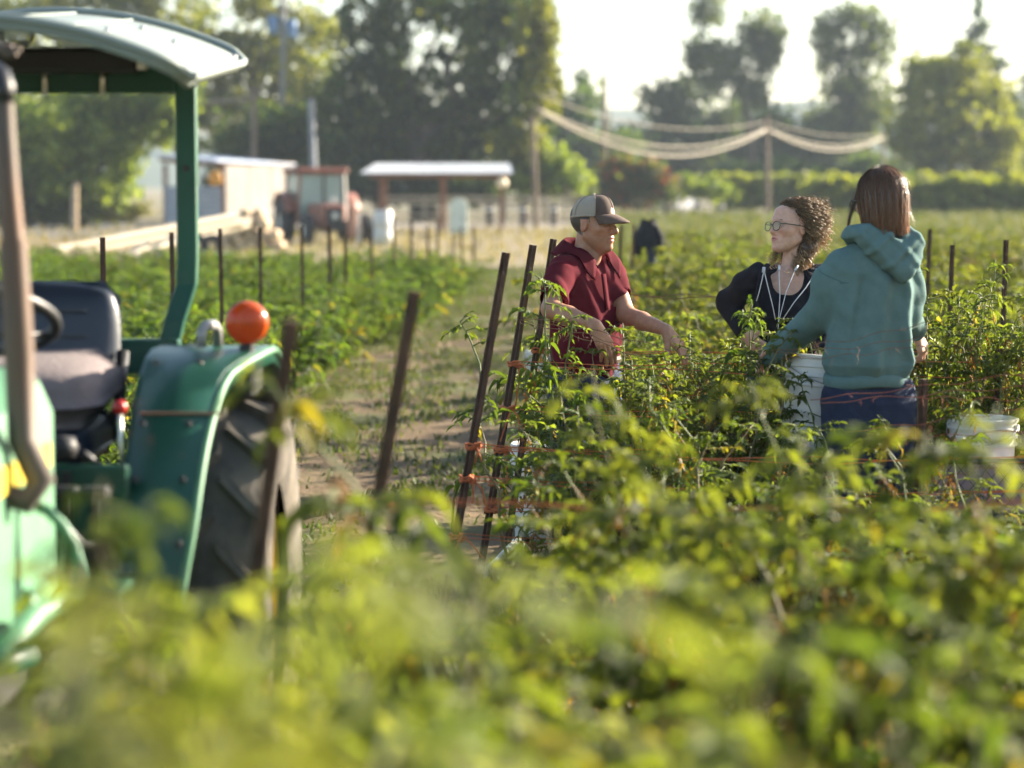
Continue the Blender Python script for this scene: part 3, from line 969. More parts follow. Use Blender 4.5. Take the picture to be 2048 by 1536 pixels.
def leaflets_mesh(pos, ax, up, size, curl, colr):
    pos, ax, up = np.array(pos), np.array(ax), np.array(up)
    size, curl = np.array(size)[:, None, None], np.array(curl)
    ax /= np.linalg.norm(ax, axis=1)[:, None] + 1e-9
    sd_ = np.cross(up, ax)
    sd_ /= np.linalg.norm(sd_, axis=1)[:, None] + 1e-9
    up = np.cross(ax, sd_)
    T = LT[None].repeat(len(pos), 0).copy()
    T[:, :, 2] *= (1 + curl * 1.5)[:, None]
    T[:, :, 2] -= (T[:, :, 0] ** 2) * (curl * .35)[:, None]
    T[:, :, 1] *= (1 - .35 * np.clip(curl, 0, 1.4))[:, None]
    V = pos[:, None] + size * (T[:, :, 0:1] * ax[:, None] + T[:, :, 1:2] * sd_[:, None] + T[:, :, 2:3] * up[:, None])
    n = len(LT)
    F = [tuple(i * n + k for k in f) for i in range(len(pos)) for f in LF]
    C = np.repeat(np.array(colr), n, axis=0)
    return V.reshape(-1, 3), F, C


def gen_plant(seed, H=1.0, nv=9, spread=.28, depth=.22, dry=.12, leaf=.17, start=.12, step=.055, g1=(.03, .065, .012), g2=(.10, .135, .026), fruit=0, bare=0.0):
    g = random.Random(seed)
    pos, ax, up, size, curl, colr = [], [], [], [], [], []
    sm = MB()
    scol = []
    gold = 2.399
    for v in range(nv):
        b = Vector((g.uniform(-.06, .06), g.uniform(-.05, .05), 0))
        tgt = Vector((g.gauss(0, spread), g.gauss(0, depth * .6), H * g.uniform(.62, 1.02) if v else H * 1.05))
        n = 11
        path = []
        wob = Vector((0, 0, 0))
        for i in range(n):
            t = i / (n - 1)
            wob += Vector((g.uniform(-1, 1), g.uniform(-1, 1), 0)) * .045
            p = b.lerp(tgt, t) + wob * math.sin(math.pi * min(1, t * 1.1)) + Vector((tgt.x * .25 * math.sin(math.pi * t), tgt.y * .3 * math.sin(math.pi * t), 0))
            path.append(p)
        if g.random() < .8:
            dv = Vector((g.uniform(-1, 1), g.uniform(-.8, .8), 0)) * .09
            path[-1] += dv + Vector((0, 0, -.07))
            path[-2] += dv * .45 + Vector((0, 0, -.015))
        s0 = len(sm.v)
        sm.tube(path, [.0075 * (1 - .72 * i / (n - 1)) for i in range(n)], 5)
        woody = g.random() < .35
        for q in range(len(sm.v) - s0):
            t = q / max(1, len(sm.v) - s0)
            cc = (.16, .13, .05) if (woody or t < .3) else (.11, .14, .035)
            scol.append(cc)
        L_ = sum((path[i + 1] - path[i]).length for i in range(n - 1))
        nl = int(L_ * (1 - start) / step)
        for k in range(nl + 4):
            t = start + (1 - start) * (k + g.random() * .6) / nl if k < nl else g.uniform(.9, .999)
            if bare and g.random() < bare * (1.2 - t):
                continue
            fi = min(t * (n - 1), n - 1.001)
            p = path[int(fi)].lerp(path[int(fi) + 1], fi - int(fi))
            az = k * gold + v * 1.3 + g.uniform(-.4, .4)
            el = g.uniform(-.15, .75)
            d = Vector((math.cos(az), math.sin(az) * .85, el)).normalized()
            Lr = leaf * g.uniform(.6, 1.1) * (1.0 if t < .85 else .7)
            isdry = g.random() < dry * (2.2 * (1 - t) + .15)
            if isdry:
                d = (d + Vector((0, 0, -1.1))).normalized()
                Lr *= .75
                br = g.uniform(.5, 1.2)
                base = (.17 * br, .095 * br, .04 * br) if g.random() < .7 else (.26 * br, .2 * br, .06 * br)
            else:
                m = min(1, max(0, g.gauss(.42 + .25 * t, .28)))
                base = tuple(g1[i] * (1 - m) + g2[i] * m for i in range(3))
                if g.random() < .03:
                    base = (.20, .18, .03)
            droop = g.uniform(.05, .55)
            rp = []
            for q in range(5):
                u = q / 4
                rp.append(p + d * Lr * u + Vector((0, 0, -droop * Lr * u * u)))
            s0 = len(sm.v)
            sm.tube([rp[0], rp[2], rp[4]], [.0032, .0024, .0012], 3, cap=False)
            scol += [(base[0] * .9 + .02, base[1] * .85 + .015, base[2])] * (len(sm.v) - s0)
            side = d.cross(Vector((0, 0, 1)))
            side = side.normalized() if side.length > 1e-3 else Vector((1, 0, 0))
            def put(u, sgn, sz):
                fi2 = min(u * 4, 3.999)
                q0 = rp[int(fi2)].lerp(rp[int(fi2) + 1], fi2 - int(fi2))
                tang = (rp[int(fi2) + 1] - rp[int(fi2)]).normalized()
                a = tang * (.45 if sgn else 1) + side * sgn * .9 + Vector((g.uniform(-.3, .3), g.uniform(-.3, .3), g.uniform(-.4, .35)))
                u_ = side.cross(d) + Vector((g.uniform(-.5, .5), g.uniform(-.5, .5), g.uniform(0, .4)))
                if u_.length < .05:
                    u_ = Vector((0, 0, 1))
                if u_.z < 0:
                    u_ = -u_
                pos.append(tuple(q0)); ax.append(tuple(a)); up.append(tuple(u_)); size.append(sz)
                curl.append(g.uniform(1.0, 2.6) if isdry else max(-.3, g.gauss(.5, .5)))
                j = g.uniform(.8, 1.2)
                colr.append((base[0] * j, base[1] * j, base[2] * j))
            put(1.0, 0, Lr * .44 * g.uniform(.8, 1.15))
            for u, k_ in ((.82, .36), (.56, .40), (.3, .26)):
                for sgn in (-1, 1):
                    if g.random() < .93:
                        put(u, sgn, Lr * k_ * g.uniform(.75, 1.2))
    V, F, C = leaflets_mesh(pos, ax, up, size, curl, colr)
    return dict(V=V, F=F, C=C, sv=sm.v, sf=sm.f, sc=scol)


def plant_proto(d, name='tomato_plant'):
    root = bpy.data.objects.new(name, None)
    root.empty_display_size = .1
    fo = obj('foliage', d['V'], d['F'], m_leaf, None, colors=d['C'])
    st = obj('stem', d['sv'], d['sf'], m_stem, None, smooth=True, colors=d['sc'])
    me_f, me_s = fo.data, st.data
    for o in (fo, st):
        bpy.data.objects.remove(o)
    return (me_f, me_s)


TALL = [plant_proto(gen_plant(100 + i, H=1.0, nv=13, dry=.2, bare=.05, g1=(.04, .072, .015), g2=(.15, .18, .042))) for i in range(5)]
LUSH = [plant_proto(gen_plant(200 + i, H=1.0, nv=13, dry=.09, leaf=.19, g1=(.065, .10, .024), g2=(.20, .22, .07))) for i in range(3)]
DRY = [plant_proto(gen_plant(300 + i, H=1.0, nv=9, dry=.42, bare=.45, leaf=.14)) for i in range(3)]
FOCUS = [plant_proto(gen_plant(400 + i, H=1.0, nv=20, dry=.28, bare=.06, leaf=.108, step=.034, spread=.26, g1=(.03, .06, .013), g2=(.12, .15, .032))) for i in range(4)]
BUSHY = [plant_proto(gen_plant(500 + i, H=1.0, nv=15, dry=.0, leaf=.26, spread=.42, depth=.55, start=.06, step=.06, g1=(.03, .068, .013), g2=(.092, .135, .024))) for i in range(3)]
FIELD = [plant_proto(gen_plant(600 + i, H=1.0, nv=8, dry=.10, leaf=.21, step=.08, g1=(.034, .062, .012), g2=(.125, .145, .028))) for i in range(3)]


def put_plant(proto, loc, h, w, rz, label, group, name='tomato_plant', lean=0.0):
    root = thing(name, label, 'plant', loc, rz, group)
    root.scale = (w, w, h)
    root.rotation_euler = (0, lean, rz)
    for nm, me in zip(('foliage', 'stem'), proto):
        o = bpy.data.objects.new(nm, me)
        col.objects.link(o)
        o.parent = root
        if nm == 'foliage':
            o['kind'] = 'stuff'
    return root


SLOPE = -math.tan(R(4.4))


def row_y(Xe, d, x):
    return d + (x - Xe) * SLOPE


def interp(tab, x):
    if x <= tab[0][0]:
        return tab[0][1]
    for (x0, y0), (x1, y1) in zip(tab, tab[1:]):
        if x <= x1:
            return y0 + (y1 - y0) * (x - x0) / (x1 - x0)
    return tab[-1][1]


# end stake of each row: (pixel x top, y top, pixel x low, y low, depth)
STAKES = [(205, 1075, 118, 1536, 2.95), (583, 640, 505, 1200, 4.35), (829, 582, 735, 1120, 5.55), (1012, 505, 925, 1000, 8.4), (1066, 490, 972, 1070, 9.45), (1107, 478, 1018, 1066, 10.55)]
prow = random.Random(77)


def plant_row(d, Xe, x0, x1, tab, protos, label, group, spacing=.34, w=.95, jit=.05, pick=None):
    x = x0
    i = 0
    ordw = ['first', 'second', 'third', 'fourth', 'fifth', 'sixth', 'seventh', 'eighth', 'ninth', 'tenth', 'eleventh']
    while x <= x1:
        xx = x + prow.uniform(-jit, jit)
        y = row_y(Xe, d, xx) + prow.uniform(-.05, .05)
        px = 1024 + xx / y * FPX
        top = P(px, interp(tab, px), y).z
        pr = (pick(px, i) if pick else None) or protos[prow.randrange(len(protos))]
        put_plant(pr, (xx, y, -.01), max(.35, (top - (.06 if d < 3.5 else .0)) * (1.06 if 3.5 < d < 8 and px > 1150 else (.95 if 3.5 < d < 8 else 1.0)) * prow.uniform(.92, 1.04)), w * prow.uniform(.85, 1.15), prow.choice((0, math.pi)) + prow.uniform(-.5, .5), '%s, %s from the left' % (label, ordw[i]), group)
        x += spacing
        i += 1


# nearest rows, far out of focus
plant_row(1.45, -.55, -.42, .46, [(0, 1180), (500, 1150), (900, 1210), (1300, 1140), (1700, 1250), (2048, 1180)], LUSH, 'pale blurred tomato plant along the bottom edge of the picture', 'blurred tomato plants along the bottom edge', spacing=.18, w=1.1)
plant_row(2.95, -.52, -.56, .85, [(60, 1150), (140, 1090), (260, 1060), (390, 1130), (560, 1200), (700, 1230), (900, 1140), (1250, 1010), (1500, 960), (1750, 1150), (2048, 1080)], LUSH + TALL[:2],
          'soft blurred tomato plant in the second nearest row', 'blurred tomato plants of the second row', spacing=.26, w=1.08,
          pick=lambda px, i: DRY[i % 3] if px > 1650 else None)
plant_row(4.35, -.46, -.52, 1.15, [(150, 880), (300, 900), (420, 1060), (700, 1180), (900, 1060), (1100, 980), (1250, 820), (1480, 790), (1600, 930), (1800, 1050), (2048, 1010)], TALL + LUSH[:1],
          'blurred tomato plant in the row starting beside the tractor wheel', 'blurred tomato plants of the row starting at the tractor wheel', spacing=.28, w=1.02,
          pick=lambda px, i: DRY[i % 3] if 1600 < px < 1850 else None)
plant_row(5.55, -.25, .12, 1.45, [(800, 1130), (980, 1060), (1150, 1000), (1300, 860), (1450, 830), (1600, 960), (1800, 1040), (2048, 1050)], TALL,
          'softly blurred tomato plant in the row starting at the soft stake', 'softly blurred tomato plants of the fourth row', spacing=.3, w=.9,
          pick=lambda px, i: DRY[i % 3] if 1560 < px < 1900 else None)
plant_row(7.0, -.12, .42, 1.75, [(1100, 1060), (1300, 930), (1500, 900), (1700, 1000), (1900, 1040), (2048, 1020)], TALL + DRY[:1],
          'tomato plant with dry stems in the thin fifth row', 'tomato plants of the thin fifth row', spacing=.34, w=.95)
# rows around the people
plant_row(8.4, -.02, .45, 1.85, [(1150, 820), (1300, 760), (1450, 790), (1520, 830), (1580, 900), (1640, 850), (1760, 790), (1840, 830), (1900, 960), (2048, 960)], FOCUS + TALL[:1],
          'sharp tomato plant in the row right before the people', 'sharp tomato plants in front of the people', spacing=.27, w=.9,
          pick=lambda px, i: DRY[i % 3] if 1600 < px < 1840 or i == 1 else None)
plant_row(9.45, .08, .40, 2.15, [(1100, 760), (1200, 740), (1290, 640), (1420, 650), (1500, 620), (1570, 760), (1680, 800), (1800, 700), (1880, 560), (1960, 600), (2048, 540)], FOCUS,
          'sharp tomato plant in the row under the capped person', 'sharp tomato plants in the row with the hands', spacing=.25, w=.9)
plant_row(10.55, .18, .62, 2.5, [(1200, 640), (1300, 610), (1450, 610), (1700, 640), (1900, 560), (2048, 560)], FOCUS + TALL,
          'tomato plant in the row just behind the people', 'tomato plants just behind the people', spacing=.27, w=1.0)
# the sprig in front of the capped person's right sleeve
y_ = 9.38
pz = P(1108, 532, y_)
sp = gen_plant(901, H=1.0, nv=5, spread=.07, depth=.06, dry=.05, leaf=.13, start=.58, step=.05)
put_plant(plant_proto(sp), (P(1122, 700, y_).x, y_, 0), pz.z, .95, .3, 'single tall tomato sprig rising in front of the maroon sleeve', 'sharp tomato plants in the row with the hands')
sp2 = gen_plant(902, H=1.0, nv=4, spread=.09, depth=.06, dry=.02, leaf=.12, start=.3, step=.05)
put_plant(plant_proto(sp2), (P(1500, 700, 9.36).x, 9.36, 0), P(1500, 596, 9.36).z, .9, 1.1, 'tall tomato sprig before the black sleeve of the curly haired person', 'sharp tomato plants in the row with the hands')
sp3 = gen_plant(903, H=1.0, nv=2, spread=.05, depth=.03, dry=.02, leaf=.11, start=.6, step=.05, bare=.3)
put_plant(plant_proto(sp3), (P(1000, 700, 9.0).x, 9.0, 0), P(950, 625, 9.0).z, 1.2, .0, 'thin bent tomato sprig left of the leaning stakes', 'sharp tomato plants in the row with the hands', lean=-.07)

sp4 = gen_plant(904, H=1.0, nv=6, spread=.12, depth=.06, dry=.04, leaf=.12, start=.3, step=.045)
put_plant(plant_proto(sp4), (P(1552, 700, 9.1).x, 9.1, 0), P(1552, 650, 9.1).z, .95, 2.1, 'leafy tomato sprig hiding the left cuff of the teal hoodie', 'sharp tomato plants in the row with the hands')

sp5 = gen_plant(905, H=1.0, nv=3, spread=.05, depth=.04, dry=.02, leaf=.12, start=.62, step=.05)
put_plant(plant_proto(sp5), (P(240, 1000, 2.9).x, 2.9, 0), P(230, 930, 2.9).z, .8, .6, 'blurred pale sprig rising before the green tractor fender', 'blurred tomato plants of the second row')

# right-hand field further back
fr = random.Random(31)
for r_ in range(15):
    d = 11.8 + 1.25 * r_ + (r_ ** 1.6) * .08
    Xe = .18 + (d - 10.55) * .082
    x = Xe + .35
    xmax = d * .235 + .3
    while x < xmax:
        y = row_y(Xe, d, x) + fr.uniform(-.1, .1)
        hgt = fr.uniform(.72, 1.0) + (.12 if r_ > 3 else 0)
        lab = ('tomato plant in the green field rows seen between the two facing people' if d < 19 else 'hazy soft tomato plant in the far green field rows')
        put_plant(FIELD[fr.randrange(3)] if r_ > 1 else TALL[fr.randrange(5)], (x + fr.uniform(-.08, .08), y, 0), hgt, 1.25 if r_ > 1 else 1.05, fr.uniform(-.6, .6), lab,
                  'field rows behind the people' if d < 19 else 'far field rows')
        x += .42 + .02 * r_
# left-hand field of short bushy plants
for r_ in range(14):
    d = 12.2 + 1.75 * r_
    Xe = -2.35 + (d - 12) * .062
    x = Xe
    xmin = -d * .222 - .4
    while x > xmin:
        put_plant(BUSHY[fr.randrange(3)], (x + fr.uniform(-.08, .08), d + (Xe - x) * .077 + fr.uniform(-.12, .12), 0), fr.uniform(.57, .78), fr.uniform(.68, .84), fr.uniform(0, 6.28),
                  'bushy bright green plant in the staked patch behind the green tractor' if d < 22 else 'bushy green plant toward the far end of the staked patch',
                  'plants in the staked patch behind the tractor' if d < 22 else 'plants at the far end of the staked patch', name='bushy_plant')
        x -= .52

# ------------------------------------------------------------------ stakes
m_rust = mat('rusty_steel', (0.06, 0.034, 0.023), (0.125, 0.07, 0.044), rough=.75, metal=.35, scale=14, bump=.35, bscale=60, c3=(0.17, 0.12, 0.09), c3scale=30, c3range=(.66, .74))
m_stakeW = mat('dark_stake_wood', (0.045, 0.03, 0.022), (0.09, 0.06, 0.042), rough=.9, scale=8, stretch=(1, 1, .15), bump=.5, bscale=30)


def stake(name, label, top, bot, w, group, m=None):
    """studded T-section post from bot (in ground) to top"""
    m = m or m_rust
    top, bot = Vector(top), Vector(bot)
    ax = (top - bot).normalized()
    bx = Vector((1, .25, 0)) - ax * ax.dot(Vector((1, .25, 0)))
    bx.normalize()
    cx = ax.cross(bx)
    L_ = (top - bot).length
    root = thing(name, label, 'stake', bot, group=group)
    t = w * .28
    poly = [(-w / 2, -t / 2), (w / 2, -t / 2), (w / 2, t / 2), (t / 2, t / 2 + .001), (t / 2, w * .75), (-t / 2, w * .75), (-t / 2, t / 2 + .001), (-w / 2, t / 2)]
    MB().prism(poly, 0, L_, (bx, -cx, ax, bot)).build('shaft', m, root, world=True)
    sm = MB()
    k = .12
    while k < L_ - .03:
        sm.box(bot + ax * k + cx * (-.0) + (cx * (t * .75)), (w * .5, t * .9, .012), rot=Matrix((bx, cx, ax)).transposed())
        k += .055
    sm.build('stud_row', m, root, world=True)
    return root


labs = ['dark blurred stake leaning at the bottom left before the tractor', 'blurred stake leaning in front of the green tractor tyre', 'soft brown stake leaning alone before the open dirt path',
        'leaning stake with orange knots, leftmost of the three beside the capped person', 'middle stake of the three leaning beside the capped person', 'stake leaning closest to the maroon sleeve of the capped person']
STK = []
for (tx, ty, bx, by, d), lab in zip(STAKES, labs):
    T = P(tx, ty, d)
    B = P(bx, by, d + .02)
    k = (T.z + .25) / (T.z - B.z)
    B2 = T + (B - T) * k
    B2 = T + (B - T) * (T.z + .25) / (T.z - B.z)
    stake('steel_stake', lab, T, B2, .029, 'stakes leaning at the row ends')
    STK.append((T, (B2 - T)))


def on_stake(i, z):
    T, D = STK[i]
    return T + D * ((z - T.z) / D.z)


left = [(205, 475, 12.2), (343, 465, 14), (440, 457, 16), (520, 455, 18.2), (603, 453, 21), (658, 450, 23.6), (690, 462, 25.4), (742, 455, 27.6), (787, 436, 29.6), (822, 440, 31.4), (855, 452, 33), (875, 438, 34.5), (907, 470, 36), (922, 455, 37.2), (947, 453, 38.5)]
for i, (px, py, d) in enumerate(left):
    T = P(px, py, d)
    B = G(px + (8 if i % 3 else 3) * 12 / d, d)
    B.z = -.2
    if i < 4:
        lab = ['stake just above the tractor seat back', 'stake half hidden by the green roof post of the tractor', 'stake standing behind the orange lamp', 'stake right of the orange lamp in the green patch'][i]
    elif i < 9:
        lab = ['stake in front of the log pile end of the green patch', 'stake below the hood of the red tractor', 'slightly tilted stake under the red tractor', 'stake before the white drum', 'stake right of the white drum'][i - 4]
    else:
        lab = ['sixth stake from the far end of the green patch', 'fifth stake from the far end of the green patch', 'fourth stake from the far end of the green patch', 'third stake from the far end of the green patch', 'second last stake of the green patch row', 'last far stake of the green patch on the path side'][i - 9]
    stake('steel_stake', lab, T, B, .027 if i < 5 else .034, 'stakes along the green patch')
for px, py, d, lab in ((1243, 450, 20, 'stake just right of the face of the capped person'), (1268, 448, 22.5, 'thin far stake between the capped person and the dark jacket'),
                       (1860, 458, 14.8, 'stake behind the right shoulder of the teal hoodie'), (1905, 490, 12.6, 'stake right of the teal hoodie in the rear row'), (2012, 480, 11.9, 'stake near the right edge above the bucket'),
                       (1838, 478, 13.4, 'stake touching the outline of the teal hoodie')):
    T = P(px, py, d)
    B = G(px - 14, d)
    B.z = -.2
    stake('steel_stake', lab, T, B, .025, 'stakes in the field behind the people')
for px, d, ztop, lab in ((1832, 8.36, .98, 'dark stake standing right beside the jeans'), (1985, 9.3, 1.02, 'short stake behind the white bucket'), (1412, 9.36, .8, 'stake buried in leaves between the two people')):
    b = G(px, d)
    stake('steel_stake', lab, (b.x + .03, d, ztop), (b.x, d, -.2), .034, 'stakes inside the near rows')

# ------------------------------------------------------------------ twine
m_orange_tw = mat('orange_twine', (0.42, 0.10, 0.032), (0.52, 0.16, 0.055), rough=.8, scale=60)
m_brown_tw = mat('faded_brown_twine', (0.12, 0.065, 0.04), (0.18, 0.105, 0.06), rough=.85, scale=60)
tw = random.Random(9)


def strand(root, a, b, sag, r, m, fuzz=0, nm='strand'):
    a, b = Vector(a), Vector(b)
    n = 26
    pts = []
    ph = tw.uniform(0, 6)
    for i in range(n):
        t = i / (n - 1)
        p = a.lerp(b, t)
        p.z += -sag * 4 * t * (1 - t) + .006 * math.sin(t * 19 + ph) * min(1, 8 * t * (1 - t))
        p.y += .008 * math.sin(t * 13 + ph * 2)
        pts.append(p)
    mb = MB().tube(pts, r, 5)
    for k in range(fuzz):
        q = pts[tw.randrange(2, n - 2)] + Vector((tw.uniform(-.05, .05), 0, 0))
        L_ = tw.uniform(.008, .03)
        dr = Vector((tw.uniform(-.6, .6), tw.uniform(-.4, .4), tw.uniform(-1, .3))).normalized()
        mb.tube([q, q + dr * L_ * .5 + Vector((0, 0, -.004)), q + dr * L_ + Vector((tw.uniform(-.01, .01), 0, -.01))], [.0010, .0008, .0005], 3, cap=False)
    mb.build(nm, m, root, smooth=True, world=True)


def knot(root, c, m, r=.022, tails=2):
    c = Vector(c)
    mb = MB()
    for k in range(3):
        pts = [c + Vector((math.cos(t) * r, math.sin(t) * r, tw.uniform(-.006, .006) + .007 * (k - 1))) for t in np.linspace(0, 2 * math.pi, 13)[:-1]]
        mb.tube(pts, .0042, 5, closed=True)
    lump = c + Vector((r * .9, -r * .7, 0))
    for k in range(4):
        pts = [lump + Vector((tw.uniform(-1, 1), tw.uniform(-1, 1), tw.uniform(-1, 1))) * .016 for _ in range(5)]
        mb.tube(pts, .0045, 5)
    for k in range(tails):
        L_ = tw.uniform(.05, .16)
        d = Vector((tw.uniform(-.5, .9), -.3, tw.uniform(-1, -.1)))
        mb.tube([lump, lump + d * L_ * .5 + Vector((0, 0, .01)), lump + d * L_ + Vector((tw.uniform(-.02, .02), 0, -.02))], [.004, .0036, .003], 5)
    mb.build('knot', m, root, smooth=True, world=True)


def twine_row(i, levels, xend, m, label, sag=.02, r=.0024, fuzz=10, pairs=2, knots=True):
    T, D = STK[i]
    root = thing('trellis_twine', label, 'twine', on_stake(i, levels[0]), group='twine strung along the rows')
    for z in levels:
        a = on_stake(i, z)
        if knots:
            knot(root, a, m)
        for k in range(pairs):
            b = Vector((xend, row_y(a.x, a.y, xend) + (k - .5) * .05, z + tw.uniform(-.04, .05)))
            strand(root, a + Vector((.015, -.02 + .04 * k, .008 * k)), b, sag * tw.uniform(.5, 1.8), r * .8, m, fuzz // 2)


twine_row(2, [.927, .62], 1.5, m_orange_tw, 'orange twine knotted to the soft brown stake by the path', sag=.03)
twine_row(3, [.74, .625, .42], 1.9, m_orange_tw, 'orange twine knotted to the leftmost of the three leaning stakes', sag=.03)
twine_row(4, [.95, .776, .61, .48, .373], 2.2, m_orange_tw, 'orange twine knotted to the middle of the three leaning stakes', sag=.02)
twine_row(5, [.93, .74, .60, .34], 2.4, m_orange_tw, 'orange twine knotted to the leaning stake closest to the capped person', sag=.02)
t_ = thing('trellis_twine', 'frayed brown twine sloping down past the hand of the capped person', 'twine', P(1120, 640, 9.42), group='twine strung along the rows')
for (x0, y0, x1, y1) in ((1040, 634, 1345, 702), (1046, 644, 1300, 722), (1040, 640, 1240, 690)):
    strand(t_, P(x0, y0, 9.43), P(x1, y1, 9.36), -.01, .0017, m_brown_tw, 14)
t_ = thing('trellis_twine', 'frayed brown twine crossing the hem of the teal hoodie', 'twine', P(1560, 700, 8.3), group='twine strung along the rows')
for (x0, y0, x1, y1) in ((1540, 702, 1870, 640), (1545, 706, 1870, 668), (1560, 716, 1840, 690)):
    strand(t_, P(x0, y0, 8.33), P(x1, y1, 8.26), .012, .0013, m_brown_tw, 9)
t_ = thing('trellis_twine', 'thin brown twine stretched between the capped person and the curly haired person', 'twine', P(1255, 588, 10.5), group='twine strung along the rows')
for (x0, y0, x1, y1) in ((1110, 586, 1560, 595), (1110, 590, 1560, 599)):
    strand(t_, P(x0, y0, 10.52), P(x1, y1, 10.46), 0, .0018, m_brown_tw, 10)
t_ = thing('trellis_twine', 'rusty red twine behind the tall plants at the right edge', 'twine', P(1840, 790, 8.9), group='twine strung along the rows')
for (x0, y0, x1, y1) in ((1620, 800, 2080, 745), (1640, 806, 2080, 770), (1830, 795, 2080, 800), (1690, 865, 2080, 815), (1750, 880, 2080, 860), (1900, 950, 2080, 915)):
    strand(t_, P(x0, y0, 8.22), P(x1, y1, 8.15), .0, .0014, mat('red_twine', (.25, .07, .04), (.32, .11, .06), rough=.8), 5)

# ------------------------------------------------------------------ white drip hose and small irrigation bits
m_hose = mat('white_drip_hose', (.62, .62, .60), (.5, .5, .47), rough=.6, scale=5)
t_ = thing('drip_hose', 'pale drip hose lying along the edge of the green patch', 'hose', G(590, 19.8))
MB().tube([(lambda p: (p.x + .05 * math.sin(i * 1.3), p.y, .06 + .01 * math.sin(i)))(P(590 + 31 * i, 770 - 16 * i, 19.8 + 1.32 * i)) for i in range(11)], .025, 8).build('tube', m_hose, t_, smooth=True, world=True)
MB().lathe([(.03, -.05), (.035, -.04), (.035, .04), (.03, .05)], tup(G(590, 19.8) + Vector((0, 0, .06))), 10, Matrix.Rotation(R(90), 3, 'X')).build('coupling', m_orange_tw, t_, world=True)
t_ = thing('drip_hose', 'short white hose end on the soil at the foot of the stakes', 'hose', G(985, 10.3))
a = G(965, 9.8)
MB().tube([(a.x, a.y, .06), (a.x + .06, 10.1, .07), (a.x + .12, 10.6, .06), (a.x + .22, 11.3, .06)], .016, 8).build('tube', m_hose, t_, smooth=True, world=True)
MB().lathe([(.0, -.02), (.02, -.018), (.02, .02), (0, .022)], (a.x, a.y, .06), 10, Matrix.Rotation(R(80), 3, 'X')).build('end_cap', m_hose, t_, world=True)

# ------------------------------------------------------------------ buckets
m_bucket = mat('white_bucket_plastic', (0.66, 0.64, 0.60), (0.60, 0.57, 0.53), rough=.4, spec=.5, scale=4, c3=(.50, .42, .32), c3scale=7, c3range=(.64, .8))
m_wire = mat('bucket_wire', (.35, .35, .36), rough=.4, metal=.9)


def bucket(label, base, s=1.0, tilt=(0, 0, 0), hang=True):
    root = thing('white_bucket', label, 'bucket', base, group='white plastic buckets')
    root.rotation_euler = tilt
    prof = [(0, 0), (.128, 0), (.132, .006), (.140, .25), (.141, .253), (.150, .254), (.150, .262), (.1425, .263), (.1435, .288), (.1525, .289), (.1525, .298), (.1445, .299), (.1455, .325),
            (.154, .326), (.1545, .334), (.1465, .335), (.1475, .357), (.155, .358), (.1555, .372), (.149, .375), (.143, .371), (.137, .15), (.127, .012), (0, .012)]
    MB().lathe([(r * s, z * s) for r, z in prof], n=40).build('body', m_bucket, root, smooth=35)
    for k in (-1, 1):
        MB().lathe([(0, .012 * s), (.016 * s, .01 * s), (.018 * s, 0)], (k * .152 * s, 0, .335 * s), 12, Matrix.Rotation(R(90) * k, 3, 'Y')).build('ear', m_bucket, root)
    hp = [(.16 * s * math.cos(t), -.16 * s * math.sin(t) * .93, .335 * s - .16 * s * math.sin(t) * .45) for t in np.linspace(0, math.pi, 19)]
    MB().tube(hp, .0022, 6).build('handle', m_wire, root, smooth=True)
    g0 = [hp[i] for i in (8, 9, 10)]
    MB().tube(g0, .011, 8).build('grip', m_white_pl, root, smooth=True)
    return root


b = P(1088, 900, 11.0)
lowb = bucket('lower bucket of the nested white pair behind the leaning stakes', (b.x, 11.0, .02), tilt=(0, 0, .4))
bucket('upper bucket of the nested white pair behind the leaning stakes', (b.x, 11.0, .098), tilt=(0, 0, 2.2))
b = G(1092, 18.2)
bucket('far white bucket standing on the path behind the stakes', (b.x, 18.2, .02))
b = P(1612, 912, 9.22)
bucket('tilted white bucket held beside the teal hoodie', (b.x + .03, 9.22, b.z), tilt=(R(-6), R(10), .3))
b = G(1970, 8.95)
bucket('white bucket standing in the mesh cart at the right edge', (b.x, 8.95, .475), s=.84, tilt=(0, 0, -.5))

# mesh cart under the right bucket
m_cart = mat('black_cart_frame', (.02, .02, .022), (.035, .033, .035), rough=.5, metal=.3)
m_liner = mat('mauve_liner', (.30, .22, .24), (.36, .28, .29), rough=.8, scale=5)
cart = thing('garden_cart', 'black wire mesh garden cart holding a white bucket', 'cart', (b.x, 8.95, 0))
W2, D2, Z0, Z1 = .30, .22, .45, .65
cy = 8.95
for z in (Z0, Z1):
    MB().tube([(b.x - W2, cy - D2, z), (b.x + W2, cy - D2, z), (b.x + W2, cy + D2, z), (b.x - W2, cy + D2, z)], .012, 6, closed=True).build('rail', m_cart, cart, world=True)
for sx in (-1, 1):
    for sy in (-1, 1):
        MB().tube([(b.x + sx * W2, cy + sy * D2, Z0), (b.x + sx * W2, cy + sy * D2, Z1)], .012, 6).build('corner_post', m_cart, cart, world=True)
        MB().lathe([(.05, .035), (.10, .04), (.125, .025), (.125, -.025), (.10, -.04), (.05, -.035)], (b.x + sx * W2 * .8, cy + sy * (D2 - .02), .16), 18, Matrix.Rotation(R(90), 3, 'X')).build('wheel', m_black, cart, smooth=40, world=True)
for sx in (-1, 1):
    for sy in (-1, 1):
        MB().tube([(b.x + sx * W2 * .8, cy + sy * (D2 - .02), .16), (b.x + sx * W2 * .9, cy + sy * (D2 - .01), Z0)], .014, 6).build('axle_strut', m_cart, cart, world=True)
MB().box((b.x, cy, Z0 + .012), (W2 * 2, D2 * 2, .02)).build('tray', m_liner, cart, world=True)
mm = MB()
